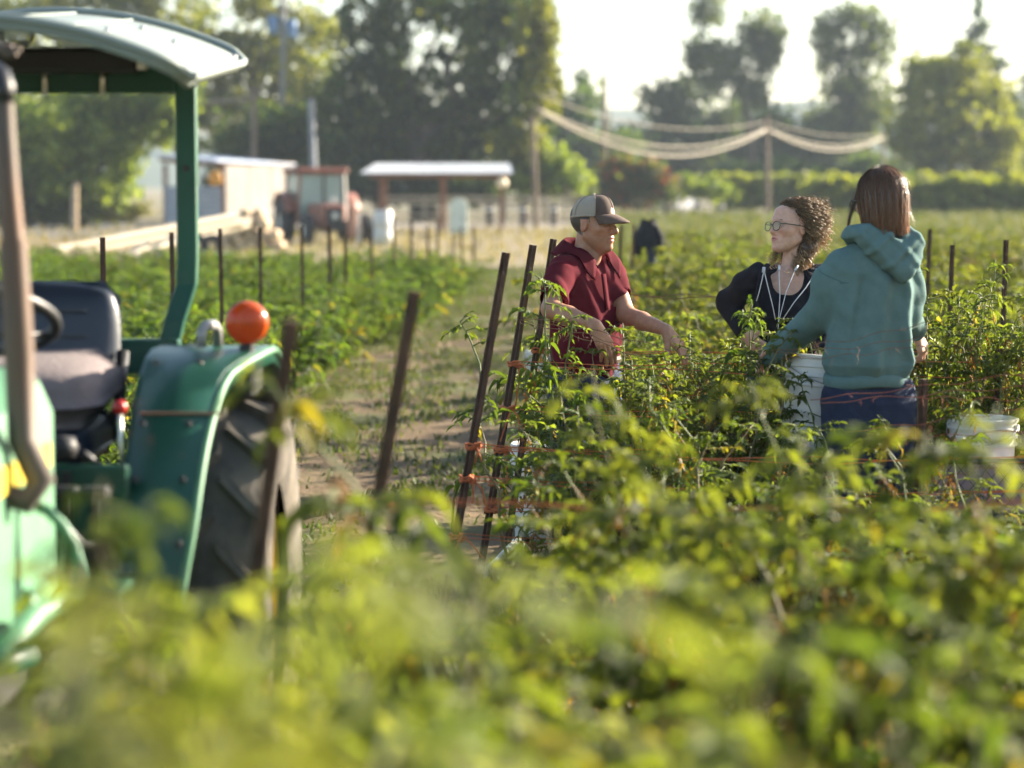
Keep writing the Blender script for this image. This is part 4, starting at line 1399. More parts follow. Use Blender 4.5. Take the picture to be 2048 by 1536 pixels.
for s in (-1, 1):
    for k in range(-8, 26):
        x0 = -W2 + k * .045
        x1 = x0 + (Z1 - Z0) * s * .8
        a0, a1 = max(-W2, min(W2, x0)), max(-W2, min(W2, x1))
        if abs(x1 - x0) < 1e-6 or abs(a1 - a0) < 1e-3:
            continue
        z0 = Z0 + (Z1 - Z0) * (a0 - x0) / (x1 - x0)
        z1 = Z0 + (Z1 - Z0) * (a1 - x0) / (x1 - x0)
        mm.tube([(b.x + a0, cy - D2, z0), (b.x + a1, cy - D2, z1)], .0018, 4)
        mm.tube([(b.x + a0, cy + D2, z0), (b.x + a1, cy + D2, z1)], .0018, 4)
mm.build('wire_mesh', m_cart, cart, world=True)['kind'] = 'stuff'
MB().box((b.x, cy - D2 + .02, (Z0 + Z1) / 2 + .01), (W2 * 2 - .05, .006, Z1 - Z0 - .03)).build('liner', m_liner, cart, world=True)
MB().tube([(b.x - W2, cy - D2, Z1 - .02), (b.x - W2 - .06, cy - D2 - .06, Z1 + .0), (b.x - W2 - .06, cy - D2 - .1, Z1 - .1), (b.x - W2 - .02, cy - D2 - .1, Z1 - .16)], .014, 6).build('pull_handle', m_cart, cart, smooth=True, world=True)

# dark jacket over a stake
c = P(1297, 470, 24)
jk = thing('dark_jacket', 'black jacket hung over a stake right of the capped person', 'jacket', G(1297, 24))
MB().tube([(c.x, 24, -.2), (c.x, 24, c.z + .12)], .02, 6).build('stake', m_rust, jk, world=True)
jm = mat('black_cloth', (.012, .012, .014), (.022, .022, .026), rough=.9, scale=8, bump=.3)
MB().grid(lambda u, v: (c.x + (.06 + .08 * u + .02 * math.sin(v * 25)) * math.cos(v * 2 * math.pi), 24 + (.05 + .06 * u) * math.sin(v * 2 * math.pi), c.z + .14 - .26 * u + .02 * math.sin(v * 13)), 8, 25).build('body', jm, jk, smooth=True, world=True)
for s in (-1, 1):
    MB().tube([(c.x + s * .05, 24, c.z + .09), (c.x + s * .11, 23.98, c.z - .02), (c.x + s * .10, 23.97, c.z - .2)], [.045, .05, .04], 8).build('sleeve', jm, jk, smooth=True, world=True)
MB().tube([(c.x + .02, 23.95, c.z - .1), (c.x + .03, 23.95, c.z - .28)], [.05, .04], 8).build('lining', mat('navy_cloth', (.03, .035, .05), rough=.9), jk, world=True)
# ================================================================== GREEN TRACTOR (root on the ground under the rear axle, nose towards the camera)
m_green = mat('tractor_green', (0.004, 0.066, 0.037), (0.0032, 0.055, 0.031), rough=.42, spec=.45, scale=4, coat=.1, c3=(0.085, 0.075, 0.06), c3scale=6, c3range=(.56, .74), bump=.04, bscale=30)
m_green_l = mat('tractor_green_sunlit_faded', (0.10, 0.24, 0.13), (0.08, 0.20, 0.11), rough=.5, spec=.4, scale=4, c3=(0.19, 0.28, 0.19), c3scale=4, c3range=(.58, .8))  # lit copy of the tractor green: sunlight and some fading in the colour
m_rops = mat('rops_green', (0.007, 0.085, 0.05), (0.006, 0.07, 0.042), rough=.45, scale=5, c3=(.10, .13, .08), c3scale=8, c3range=(.6, .8))
m_canopy = mat('canopy_fibreglass', (0.235, 0.27, 0.245), (0.20, 0.235, 0.215), rough=.5, scale=2.2, c3=(.24, .24, .19), c3scale=7, c3range=(.58, .8), bump=.04)
m_tyre = mat('tractor_tyre', (0.06, 0.052, 0.044), (0.13, 0.11, 0.085), rough=.9, scale=9, bump=.3, bscale=40, c3=(.15, .125, .09), c3scale=5, c3range=(.55, .75))
m_rim = mat('yellow_rim', (0.62, 0.44, 0.03), (0.52, 0.35, 0.025), rough=.5, scale=6, c3=(.28, .2, .1), c3scale=5, c3range=(.55, .75))
m_vinyl = mat('navy_vinyl', (0.010, 0.018, 0.032), (0.015, 0.024, 0.042), rough=.42, spec=.5, scale=5, bump=.06, bscale=80)
m_cushion = mat('grey_brown_cushion', (0.20, 0.165, 0.16), (0.16, 0.13, 0.13), rough=.95, scale=6, bump=.3, bscale=70)
m_exh = mat('weathered_exhaust', (0.085, 0.072, 0.064), (0.13, 0.105, 0.09), rough=.55, metal=.45, scale=6, stretch=(1, 1, .3), c3=(.16, .085, .05), c3scale=5, c3range=(.55, .75))
m_blackp = mat('black_paint', (.012, .012, .013), (.02, .02, .021), rough=.45, spec=.5)
m_chrome = mat('zinc_bolt', (.6, .58, .52), rough=.3, metal=.9)
m_red = mat('red_knob', (.45, .015, .01), rough=.3, spec=.6)

amber = bpy.data.materials.new('amber_lens')
amber.use_nodes = True
n_ = amber.node_tree.nodes
pb = n_['Principled BSDF']
pb.inputs['Base Color'].default_value = (.50, .085, .008, 1)
pb.inputs['Roughness'].default_value = .22
pb.inputs['Coat Weight'].default_value = .2
tr_ = n_.new('ShaderNodeBsdfTranslucent')
tr_.inputs['Color'].default_value = (.62, .13, .01, 1)
mx_ = n_.new('ShaderNodeMixShader')
mx_.inputs[0].default_value = .38
amber.node_tree.links.new(pb.outputs[0], mx_.inputs[1])
amber.node_tree.links.new(tr_.outputs[0], mx_.inputs[2])
amber.node_tree.links.new(mx_.outputs[0], n_['Material Output'].inputs['Surface'])

TX, TYY = -1.31, 6.5
tra = thing('green_tractor', 'weathered green tractor with pale canopy and yellow wheel rims', 'tractor', (TX, TYY, 0))


def L(px, py, d):
    p = P(px, py, d)
    return Vector((p.x - TX, p.y - TYY, p.z))


RX = Matrix.Rotation(R(90), 3, 'Y')


def tractor_wheel(nm, cx, cy, r, w, nl, rimr, sgn):
    wh = bpy.data.objects.new(nm, None)
    col.objects.link(wh)
    wh.parent = tra
    wh.location = (cx, cy, r)
    prof = [(rimr, w * .40), (rimr + .03, w * .46), (r * .80, w * .5), (r * .90, w * .47), (r * .94, w * .36), (r * .955, 0), (r * .94, -w * .36), (r * .90, -w * .47), (r * .80, -w * .5), (rimr + .03, -w * .46), (rimr, -w * .40)]
    MB().lathe(prof, n=44, rot=RX).build('tyre', m_tyre, wh, smooth=40)
    MB().lathe([(rimr + .002, w * .30), (rimr - .015, w * .27), (rimr - .02, w * .12), (rimr * .45, w * .05), (rimr * .40, w * .14), (0, w * .14)], n=32, rot=RX if sgn > 0 else Matrix.Rotation(R(-90), 3, 'Y')).build('rim', m_rim, wh, smooth=35)
    # hub bolts
    for k in range(6):
        a = k * math.pi / 3
        MB().lathe([(0, .02), (.014, .018), (.016, 0)], (sgn * w * .10, math.cos(a) * rimr * .6, math.sin(a) * rimr * .6), 6, RX if sgn > 0 else Matrix.Rotation(R(-90), 3, 'Y')).build('wheel_nut', m_darkmetal, wh)
    # chevron lugs sharing one mesh per side
    for side in (-1, 1):
        pts = []
        h = r * .06
        A = [(side * w * .02, -.02), (side * w * .47, .11 * r / .55)]
        mb = MB()
        cr = []
        for (x, dy) in A:
            ang = dy / r
            for rr, ww in ((r * .93, .024), (r * 1.0, .017)):
                for q in (-1, 1):
                    a2 = ang + q * ww / r
                    cr.append((x, -math.sin(a2) * rr * 1.0, math.cos(a2) * rr))
        # cr order: A0: low-,low+,high-,high+ ; A1 likewise
        F = [(0, 1, 5, 4), (2, 6, 7, 3), (0, 4, 6, 2), (1, 3, 7, 5), (0, 2, 3, 1), (4, 5, 7, 6)]
        mb.add(cr, F)
        first = mb.build('lug', m_tyre, wh)
        for k in range(nl):
            o = first if k == 0 else bpy.data.objects.new('lug', first.data)
            if k:
                col.objects.link(o)
                o.parent = wh
            o.rotation_euler = (2 * math.pi * (k + (.5 if side > 0 else 0)) / nl, 0, 0)
    return wh


tractor_wheel('rear_wheel', .565, 0, .55, .27, 18, .30, 1)
tractor_wheel('rear_wheel', -.565, 0, .55, .27, 18, .30, -1)
tractor_wheel('front_wheel', .49, -1.72, .37, .20, 14, .20, 1)
tractor_wheel('front_wheel', -.49, -1.72, .37, .20, 14, .20, -1)


def fender(s):
    def outer(t):           # t degrees from the horizontal, forward = 0, top = 90, back = 150
        tab = [(8, .50), (25, .53), (45, .545), (62, .562), (70, .58), (80, .635), (88, .658), (120, .658), (155, .645)]
        return interp(tab, t)
    rad = .672
    n = 30
    V, F = [], []
    for i in range(n):
        t = 8 + 147 * i / (n - 1)
        y, z = -rad * math.cos(R(t)), .55 + rad * math.sin(R(t)) * (1.0 if t > 60 else 1.0)
        if t < 60:                       # flatter, steeper front panel
            y -= .035 * math.sin(R((60 - t) * 2))
        for x in (.36, .37 + (outer(t) - .37) * .5, outer(t) - .012, outer(t)):
            V.append((s * x, y, z - (.012 if x == outer(t) else 0)))
        # flange turned in
        V.append((s * (outer(t) + .002), y * .94, .55 + (z - .55) * .93))
    for i in range(n - 1):
        for k in range(4):
            F.append((i * 5 + k, i * 5 + k + 1, (i + 1) * 5 + k + 1, (i + 1) * 5 + k))
    o = obj('fender', V, F, m_green, tra, smooth=40)
    o.modifiers.new('t', 'SOLIDIFY').thickness = .006
    # rolled edge strip, sunlight put into its paler green
    pts = []
    for i in range(n):
        t = 8 + 147 * i / (n - 1)
        y, z = -rad * math.cos(R(t)), .55 + rad * math.sin(R(t))
        if t < 60:
            y -= .035 * math.sin(R((60 - t) * 2))
        pts.append((s * (outer(t) + .002), y, z - .012))
    MB().tube(pts, .011, 8).build('edge_bead', m_green_l, o, smooth=True)
    # inner wall
    poly = []
    for i in range(16):
        t = 8 + 147 * i / 15
        y, z = -rad * math.cos(R(t)), .55 + rad * math.sin(R(t))
        poly.append((y * .995, z - .004))
    poly += [(.5, .5), (-.55, .5)]
    MB().prism(poly, .345, .357, ((0, 1, 0), (0, 0, 1), (s, 0, 0), (0, 0, 0))).build('inner_panel', m_green, o)
    # crease line across the front panel
    t = 52
    y, z = -rad * math.cos(R(t)) - .035 * math.sin(R((60 - t) * 2)), .55 + rad * math.sin(R(t))
    MB().box((s * .47, y - .006, z), (.20, .006, .006)).build('trim_line', mat('rust_line', (.2, .09, .05), rough=.8), o)
    return o


fender(1)
fender(-1)
# dark box put in as the shade under the fender's outer overhang
MB().box((.58, -.02, 1.13), (.10, .22, .08), bevel=.01).build('fender_shade_block', m_darkmetal, tra)

# grab handle on the fender
MB().tube([L(402, 694, 6.36), L(404, 660, 6.36), L(412, 651, 6.40), L(428, 650, 6.48), L(435, 660, 6.5), L(436, 692, 6.5)], .014, 8).build('grab_handle', mat('worn_grey_metal', (.22, .22, .22), (.34, .33, .31), rough=.5, metal=.3), tra, smooth=True)

# amber lamp
lamp = bpy.data.objects.new('warning_lamp', None)
col.objects.link(lamp)
lamp.parent = tra
lamp.location = L(494, 645, 6.42)
RF = Matrix.Rotation(R(90), 3, 'X')
LR = Matrix.Rotation(R(14), 3, 'Z') @ RF
MB().lathe([(0, .046), (.02, .045), (.038, .040), (.050, .031), (.0555, .018), (.0565, .012)], n=32, rot=LR).build('lens', amber, lamp, smooth=True)
MB().lathe([(.0565, .012), (.0575, .010), (.0575, -.010), (.0565, -.012)], n=32, rot=LR).build('lamp_ring', mat('orange_dark_ring', (.35, .06, .01), rough=.5), lamp, smooth=40)
MB().lathe([(.0565, -.012), (.0555, -.018), (.050, -.031), (.038, -.040), (.02, -.045), (0, -.046)], n=32, rot=LR).build('lens', amber, lamp, smooth=True)
MB().lathe([(0, .003), (.009, .002), (.0095, 0)], tuple(LR @ Vector((0, 0, .0465))), 10, LR).build('lens_boss', amber, lamp)
for rr in (.018, .030, .041):
    MB().tube([LR @ Vector((rr * math.cos(t), rr * math.sin(t), .0465 - .34 * (rr / .0565) ** 2 * .046)) for t in np.linspace(0, 2 * math.pi, 28)[:-1]], .0011, 5, closed=True).build('lens_ring', amber, lamp, smooth=True)
MB().tube([(0, 0, -.057), (0, 0, -.075)], .02, 10).build('stem', m_blackp, lamp)

# seat
def rbox(c, s, bev, name, m, par=None, rot=None, sub=2):
    o = MB().box((0, 0, 0), s, bevel=bev).build(name, m, par or tra, smooth=True)
    o.location = c
    if rot:
        o.rotation_euler = rot
    md = o.modifiers.new('s', 'SUBSURF')
    md.levels = sub
    md.render_levels = sub
    return o


bk = rbox((.0, .13, 1.235), (.47, .11, .315), .05, 'seat_back', m_vinyl, rot=(R(-8), 0, 0))
for k in range(3):
    MB().box((0, -.057, -.07 + k * .07), (.30, .006, .006)).build('seam', m_blackp, bk)
rbox((.02, -.14, 1.115), (.47, .46, .17), .06, 'seat_cushion', m_cushion, rot=(R(3), R(-2), 0))
rbox((.0, -.10, .985), (.46, .44, .13), .04, 'seat_pan', m_vinyl)
MB().tube([(.2, .02, .98), (.24, .05, 1.05), (.245, .10, 1.20)], .018, 8).build('seat_bracket', m_blackp, tra, smooth=True)
MB().box((0, -.05, .84), (.30, .30, .22), bevel=.02).build('seat_base', m_darkmetal, tra)

# cross member behind the seat
MB().box((.0, .34, 1.168), (.74, .05, .10), bevel=.006).build('rear_crossmember', m_rops, tra)

# roll bar
for s in (1, -1):
    pts = [(s * .335, .36, .60), (s * .335, .36, 1.20), (s * .352, .37, 1.27), (s * .382, .40, 1.37), (s * .386, .40, 1.45), (s * .386, .40, 1.99)]
    mb = MB()
    prev = None
    poly = [(-.029, -.024), (.029, -.024), (.029, .024), (-.029, .024)]
    V, F = [], []
    for i, p in enumerate(pts):
        for (a, b) in poly:
            V.append((p[0] + a, p[1] + b, p[2]))
    for i in range(len(pts) - 1):
        for k in range(4):
            F.append((i * 4 + k, i * 4 + (k + 1) % 4, (i + 1) * 4 + (k + 1) % 4, (i + 1) * 4 + k))
    F += [(3, 2, 1, 0), tuple((len(pts) - 1) * 4 + k for k in range(4))]
    o = obj('roll_bar_post', V, F, m_rops, tra)
    md = o.modifiers.new('b', 'BEVEL')
    md.width = .006
    md.segments = 2
    md.limit_method = 'ANGLE'
    MB().lathe([(0, .006), (.009, .005), (.010, 0)], (s * .386, .3755, 1.70), 8, RF).build('bolt', m_darkmetal, o)
MB().box((0, .40, 1.965), (.714, .055, .105), bevel=.006).build('roll_bar_top', m_rops, tra)

# canopy: arched sheet rising to the rear
CH = .54
def can_z(x, y):
    return 1.918 + .13 * (1 - (x / CH) ** 2) + (y + .7) * .079
def can(u, v):
    x = -CH + 2 * CH * v
    y = -.7 + 1.25 * u
    e = 1 - .10 * max(0, (abs(x) / CH - .8) / .2) ** 2 * (1 if u < .05 or u > .95 else 0)
    return (x, y * e, can_z(x, y) - .018 * (max(0, abs(x) / CH - .93) / .07))
co = MB().grid(can, 22, 34).build('canopy', m_canopy, tra, smooth=True)
co.modifiers.new('t', 'SOLIDIFY').thickness = -.022
for v in (.30, .55, .70):
    MB().tube([tuple(Vector(can(u, v)) + Vector((0, 0, .003))) for u in np.linspace(.02, .98, 12)], .004, 5).build('canopy_rib', m_canopy, co, smooth=True)
edge = [can(0, v) for v in np.linspace(0, 1, 34)] + [can(u, 1) for u in np.linspace(.05, 1, 14)] + [can(1, v) for v in np.linspace(.97, 0, 34)] + [can(u, 0) for u in np.linspace(.95, .05, 14)]
MB().tube([(x, y, z + .008) for (x, y, z) in edge], .012, 6, closed=True).build('canopy_rim', m_canopy, co, smooth=True)
for (px, py) in ((222, 68), (290, 62), (355, 92), (478, 120), (470, 128)):
    best = min(((abs((TX + can(u, v)[0]) / (TYY + can(u, v)[1]) * FPX + 1024 - px) + abs((CAM_Z - can(u, v)[2]) / (TYY + can(u, v)[1]) * FPX + HORIZON - py), u, v) for u in np.linspace(.03, .97, 25) for v in np.linspace(.5, .99, 40)))
    c = Vector(can(best[1], best[2]))
    MB().lathe([(0, .008), (.008, .006), (.010, 0)], (c.x, c.y, c.z + .003), 10).build('rivet', m_chrome, co, smooth=True)
# things bolted below the canopy
MB().box((-.06, .32, 2.0), (.66, .09, .07), bevel=.012).build('lamp_bar', m_blackp, tra)
for x in (L(67, 150, 6.7).x, L(185, 150, 6.7).x):
    MB().tube([(x, .362, 2.0), (x, .362, 1.95), (x, .362, 1.905)], .0085, 6).build('u_bolt', m_chrome, tra, smooth=True)
MB().box(L(285, 126, 6.75), (.028, .05, .04), bevel=.004).build('wire_clip', m_chrome, tra)
MB().tube([L(2, 62, 6.0), L(4, 85, 6.0), L(55, 88, 6.0), L(62, 80, 6.02), L(63, 58, 6.05)], .006, 6).build('hook_rod', m_blackp, tra, smooth=True)
for k in range(5):
    c = L(4 + 7 * k, 95 + (k % 2) * 10, 5.6)
    MB().lathe([(0, .012), (.012, .01), (.014, 0), (0, -.004)], tuple(c), 8, Matrix.Rotation(R(90 + 20 * k), 3, 'X')).build('chain_link', m_exh, tra)

# steering wheel and column
sw = Matrix.Rotation(R(-24), 3, 'X')
c = Vector((-.005, -.74, 1.335))
MB().tube([c + sw @ Vector((.225 * math.cos(t), .225 * math.sin(t), 0)) for t in np.linspace(0, 2 * math.pi, 40)[:-1]], .0145, 10, closed=True).build('steering_wheel', m_blackp, tra, smooth=True)
for t in (.5, 2.6, 4.7):
    MB().tube([c + sw @ Vector((.01, 0, -.03)), c + sw @ Vector((.12 * math.cos(t), .12 * math.sin(t), -.02)), c + sw @ Vector((.222 * math.cos(t), .222 * math.sin(t), 0))], .009, 6).build('wheel_spoke', m_blackp, tra, smooth=True)
MB().tube([c + Vector((0, 0, -.03)), (0, -.95, .95)], .03, 10).build('steering_column', m_blackp, tra, smooth=True)

# hood, dash, stripe
def hood_fn(sx):
    pass
HW, HT = .265, 1.24
prof = [(-HW, .74), (-HW, HT - .10), (-HW + .03, HT - .03), (-HW + .09, HT), (HW - .09, HT), (HW - .03, HT - .03), (HW, HT - .10), (HW, .74)]
V, F = [], []
ys = [-1.02, -1.4, -1.9, -2.2, -2.26]
for j, y in enumerate(ys):
    k = 1.0 if j < 3 else (.97 if j == 3 else .9)
    for (x, z) in prof:
        V.append((x * k, y, .74 + (z - .74) * k - .035 * j))
n = len(prof)
for j in range(len(ys) - 1):
    for k in range(n - 1):
        F.append((j * n + k, j * n + k + 1, (j + 1) * n + k + 1, (j + 1) * n + k))
F.append(tuple(range(n)))
F.append(tuple((len(ys) - 1) * n + k for k in reversed(range(n))))
hood = obj('hood', V, F, m_green_l, tra, smooth=35)
MB().box((HW + .003, -1.55, 1.05), (.005, .95, .055)).build('yellow_stripe', mat('stripe_yellow', (.72, .52, .05), rough=.5), hood)
for k in range(7):
    MB().box((HW * .985 + .004, -2.02, .80 + k * .035), (.008, .22, .012)).build('vent_slot', m_blackp, hood)
MB().box((0, -2.27, .98), (.36, .02, .30), bevel=.005).build('grille', m_blackp, hood)
for s in (-1, 1):
    MB().lathe([(0, .02), (.06, .015), (.07, 0)], (s * .12, -2.285, 1.08), 16, RF).build('headlight', m_chrome, hood)
MB().box((0, -.96, 1.03), (.44, .10, .42), bevel=.03).build('dashboard', m_blackp, tra)

# exhaust with muffler beside the hood
pts = [(.24, -1.52, 1.02), (.30, -1.51, 1.0), (.328, -1.50, 1.04), L(44, 880, 5.0), L(38, 700, 5.0), L(26, 480, 5.0)]
MB().tube([Vector(p) for p in pts], [.026, .029, .031, .031, .031, .029], 14).build('muffler', m_exh, tra, smooth=60)
MB().tube([L(27, 490, 5.0), L(18, 380, 5.0), L(10, 260, 5.0), L(7, 190, 5.0)], [.024, .022, .021, .021], 14).build('exhaust_pipe', m_exh, tra, smooth=60)
MB().tube([L(8, 205, 5.0), L(6, 175, 5.0), L(0, 150, 5.02), L(-14, 138, 5.05)], [.024, .025, .022, .018], 12).build('rain_cap', m_blackp, tra, smooth=True)

# floor, transmission, pedals, levers
MB().box((0, -.55, .70), (.80, .80, .03), bevel=.008).build('floor_plate', m_green, tra)
pan = MB().box((.20, -.60, .84), (.34, .03, .26), bevel=.008).build('step_panel', m_green, tra)
for x in (.12, .22):
    MB().box((x, -.62, .86), (.022, .02, .19)).build('slot', m_blackp, pan)
MB().box((0, -.2, .55), (.36, 1.0, .36), bevel=.05).build('gearbox', m_darkmetal, tra)
MB().box((0, -1.5, .62), (.34, 1.3, .34), bevel=.04).build('engine_block', m_darkmetal, tra)
MB().tube([(-.62, 0, .55), (.62, 0, .55)], .09, 12).build('rear_axle', m_green, tra, smooth=50)
MB().tube([(-.5, -1.72, .40), (0, -1.72, .46), (.5, -1.72, .40)], .05, 10).build('front_axle', m_green, tra, smooth=50)
MB().tube([(.02, -.42, .75), (.10, -.48, .9), (.14, -.5, 1.03)], .008, 6).build('gear_lever', m_blackp, tra, smooth=True)
k0 = L(240, 815, 6.02)
MB().tube([k0 + Vector((0, .05, -.35)), k0 + Vector((0, .02, -.15)), k0], .006, 6).build('throttle_lever', m_chrome, tra, smooth=True)
MB().lathe([(0, -.018), (.012, -.015), (.018, -.004), (.018, .006), (.012, .016), (0, .019)], tuple(k0), 14).build('lever_knob', m_red, tra, smooth=True)
MB().lathe([(0, -.03), (.03, -.025), (.04, 0), (.03, .025), (0, .03)], tuple(L(125, 895, 5.9)), 10).build('gear_boot', m_darkmetal, tra, smooth=True)
for px in (130, 190):
    MB().box(L(px, 985, 5.75), (.07, .05, .03), bevel=.008).build('pedal', m_blackp, tra)
    MB().tube([L(px, 985, 5.75), L(px - 3, 1060, 5.85)], .010, 6).build('pedal_arm', m_blackp, tra)

# pale green hoop and rods by the front axle
arc = [L(72, 1012, 5.1), L(95, 1022, 5.1), L(125, 1050, 5.1), L(148, 1090, 5.1), L(160, 1135, 5.1), L(165, 1175, 5.1)]
MB().tube(arc, .012, 8).build('guard_hoop', m_green_l, tra, smooth=True)
MB().tube([L(124, 1075, 5.1), L(117, 1190, 5.1)], .009, 6).build('guard_rod', m_green_l, tra, smooth=True)
MB().tube([L(185, 1178, 5.05), L(120, 1205, 4.95), L(70, 1228, 4.85), L(30, 1280, 4.75), L(-30, 1330, 4.65)], [.016, .018, .026, .024, .022], 10).build('loader_bracket', m_green_l, tra, smooth=True)
MB().tube([L(60, 1180, 4.85), L(50, 1260, 4.85), L(36, 1300, 4.85)], .016, 8).build('bracket_arm', m_green_l, tra, smooth=True)
MB().tube([L(62, 1310, 4.7), L(-40, 1345, 4.6)], .022, 8).build('tie_rod', m_green, tra, smooth=True)

# hoses, bolts and wires that make the machine busy
for k, (a_, b_, c_) in enumerate((((.16, -.25, .78), (.30, -.42, .92), (.26, -.62, 1.0)), ((-.1, -.7, .8), (.18, -.78, .70), (.24, -1.0, .86)), ((.26, -1.0, .9), (.33, -.8, .80), (.30, -.5, .70)))):
    MB().tube([Vector(a_), Vector(a_).lerp(Vector(b_), .6) + Vector((0, 0, -.03)), Vector(b_), Vector(c_)], .011, 8).build('hydraulic_hose', m_blackp, tra, smooth=True)
for t in (20, 34, 48, 70):
    for x in (.385, .50):
        y, z = -.684 * math.cos(R(t)) - (.035 * math.sin(R((60 - t) * 2)) if t < 60 else 0), .55 + .684 * math.sin(R(t))
        MB().lathe([(0, .006), (.008, .005), (.010, 0)], (x, y, z), 6, Vector((0, -math.cos(R(t)), math.sin(R(t)))).to_track_quat('Z', 'Y').to_matrix()).build('fender_bolt', m_darkmetal, tra)
MB().tube([L(494, 690, 6.43), L(470, 702, 6.46), L(430, 700, 6.6), L(380, 690, 6.85)], .005, 6).build('lamp_wire', m_blackp, tra, smooth=True)
# ================================================================== PEOPLE
f32 = np.float32


def surf_nets(f, lo, hi, h, B=8):
    lo = np.array(lo, dtype=float)
    nb = np.ceil((np.array(hi) - lo) / h / B).astype(int)
    n = nb * B
    ii = np.stack(np.meshgrid(*[np.arange(k) for k in nb], indexing='ij'), -1).reshape(-1, 3)
    cen = (lo + (ii * B + (B - 1) / 2) * h).astype(f32)
    d = f(cen)
    act = np.abs(d) < h * B * 1.15 + .012
    val = np.repeat(np.repeat(np.repeat(d.reshape(nb), B, 0), B, 1), B, 2).astype(f32)
    off = np.stack(np.meshgrid(*[np.arange(B)] * 3, indexing='ij'), -1).reshape(-1, 3)
    idx = (ii[act][:, None, :] * B + off[None]).reshape(-1, 3)
    pts = (lo + idx * h).astype(f32)
    out = np.empty(len(pts), f32)
    for s in range(0, len(pts), 200000):
        out[s:s + 200000] = f(pts[s:s + 200000])
    val[idx[:, 0], idx[:, 1], idx[:, 2]] = out
    s = (val < 0)
    u = s.view(np.uint8)
    c = np.zeros(tuple(n - 1), np.uint8)
    for a in (0, 1):
        for b in (0, 1):
            for e in (0, 1):
                c += u[a:n[0] - 1 + a, b:n[1] - 1 + b, e:n[2] - 1 + e]
    cells = np.argwhere((c > 0) & (c < 8))
    num = np.full(tuple(n - 1), -1, np.int32)
    num[cells[:, 0], cells[:, 1], cells[:, 2]] = np.arange(len(cells))
    acc = np.zeros((len(cells), 3))
    cnt = np.zeros(len(cells))
    corners = [(a, b, e) for a in (0, 1) for b in (0, 1) for e in (0, 1)]
    for i, p in enumerate(corners):
        for j, q in enumerate(corners):
            if j <= i or sum(abs(x - y) for x, y in zip(p, q)) != 1:
                continue
            v0 = val[cells[:, 0] + p[0], cells[:, 1] + p[1], cells[:, 2] + p[2]]
            v1 = val[cells[:, 0] + q[0], cells[:, 1] + q[1], cells[:, 2] + q[2]]
            m = (v0 < 0) != (v1 < 0)
            t = np.where(m, v0 / np.where(m, v0 - v1, 1), 0)
            acc += np.where(m[:, None], np.array(p) + t[:, None] * (np.array(q) - np.array(p)), 0)
            cnt += m
    V = lo + (cells + acc / cnt[:, None]) * h
    F = []
    for ax in range(3):
        b_, e_ = (ax + 1) % 3, (ax + 2) % 3
        sl0 = [slice(None)] * 3
        sl1 = [slice(None)] * 3
        sl0[ax] = slice(0, n[ax] - 1)
        sl1[ax] = slice(1, n[ax])
        A, Bm = s[tuple(sl0)], s[tuple(sl1)]
        ed = np.argwhere(A != Bm)
        ed = ed[(ed[:, b_] > 0) & (ed[:, e_] > 0) & (ed[:, b_] < n[b_] - 1) & (ed[:, e_] < n[e_] - 1)]
        inside = A[ed[:, 0], ed[:, 1], ed[:, 2]]
        q = []
        for (x, y) in ((-1, -1), (0, -1), (0, 0), (-1, 0)):
            w = ed.copy()
            w[:, b_] += x
            w[:, e_] += y
            q.append(num[w[:, 0], w[:, 1], w[:, 2]])
        q = np.stack(q, 1)
        q[~inside] = q[~inside][:, ::-1]
        F.append(q[(q >= 0).all(1)])
    return V, np.concatenate(F)


def smin(a, b, k):
    if k <= 0:
        return np.minimum(a, b)
    h = np.clip(.5 + .5 * (b - a) / k, 0, 1)
    return b + (a - b) * h - k * h * (1 - h)


def A3(v):
    return np.array(tuple(v), f32)


def rcone(a, b, ra, rb, sq=None):
    a, b = A3(a), A3(b)
    ab = b - a
    L2 = float(ab @ ab) + 1e-9

    def f(p):
        q = p - a
        t = np.clip(q @ ab / L2, 0, 1)
        return np.linalg.norm(q - t[:, None] * ab, axis=1) - (ra + (rb - ra) * t)
    return f


def ccone(a, b, ra, rb, rd=.006):
    """flat ended tapered tube"""
    a, b = A3(a), A3(b)
    ab = b - a
    Ln = float(np.linalg.norm(ab))
    u = ab / Ln

    def f(p):
        q = p - a
        t = q @ u
        r = np.linalg.norm(q - t[:, None] * u, axis=1)
        dr = r - (ra + (rb - ra) * np.clip(t / Ln, 0, 1)) + rd
        dz = np.abs(t - Ln / 2) - Ln / 2 + rd
        return np.minimum(np.maximum(dr, dz), 0) + np.sqrt(np.maximum(dr, 0) ** 2 + np.maximum(dz, 0) ** 2) - rd
    return f


def ell(c, r, M=None):
    c, r = A3(c), A3(r)
    Mx = None if M is None else np.array(M, f32)

    def f(p):
        q = p - c
        if Mx is not None:
            q = q @ Mx          # columns of M are the local axes
        k0 = np.linalg.norm(q / r, axis=1)
        k1 = np.linalg.norm(q / (r * r), axis=1) + 1e-9
        return k0 * (k0 - 1) / k1
    return f


def loft(keys, fw, pw=2.3):
    """keys: (z, cx, cy, half width, half depth); fw: facing vector"""
    K = np.array(sorted(keys), f32)
    fx, fy = fw[0], fw[1]

    def f(p):
        z = p[:, 2]
        cx, cy = np.interp(z, K[:, 0], K[:, 1]), np.interp(z, K[:, 0], K[:, 2])
        rw, rd = np.interp(z, K[:, 0], K[:, 3]), np.interp(z, K[:, 0], K[:, 4])
        x, y = p[:, 0] - cx, p[:, 1] - cy
        a = np.abs(-x * fy + y * fx) / rw
        b = np.abs(x * fx + y * fy) / rd
        k = (a ** pw + b ** pw) ** (1 / pw)
        d = (k - 1) * np.minimum(rw, rd)
        return np.maximum(d, np.maximum(K[0, 0] - z, z - K[-1, 0])).astype(f32)
    return f


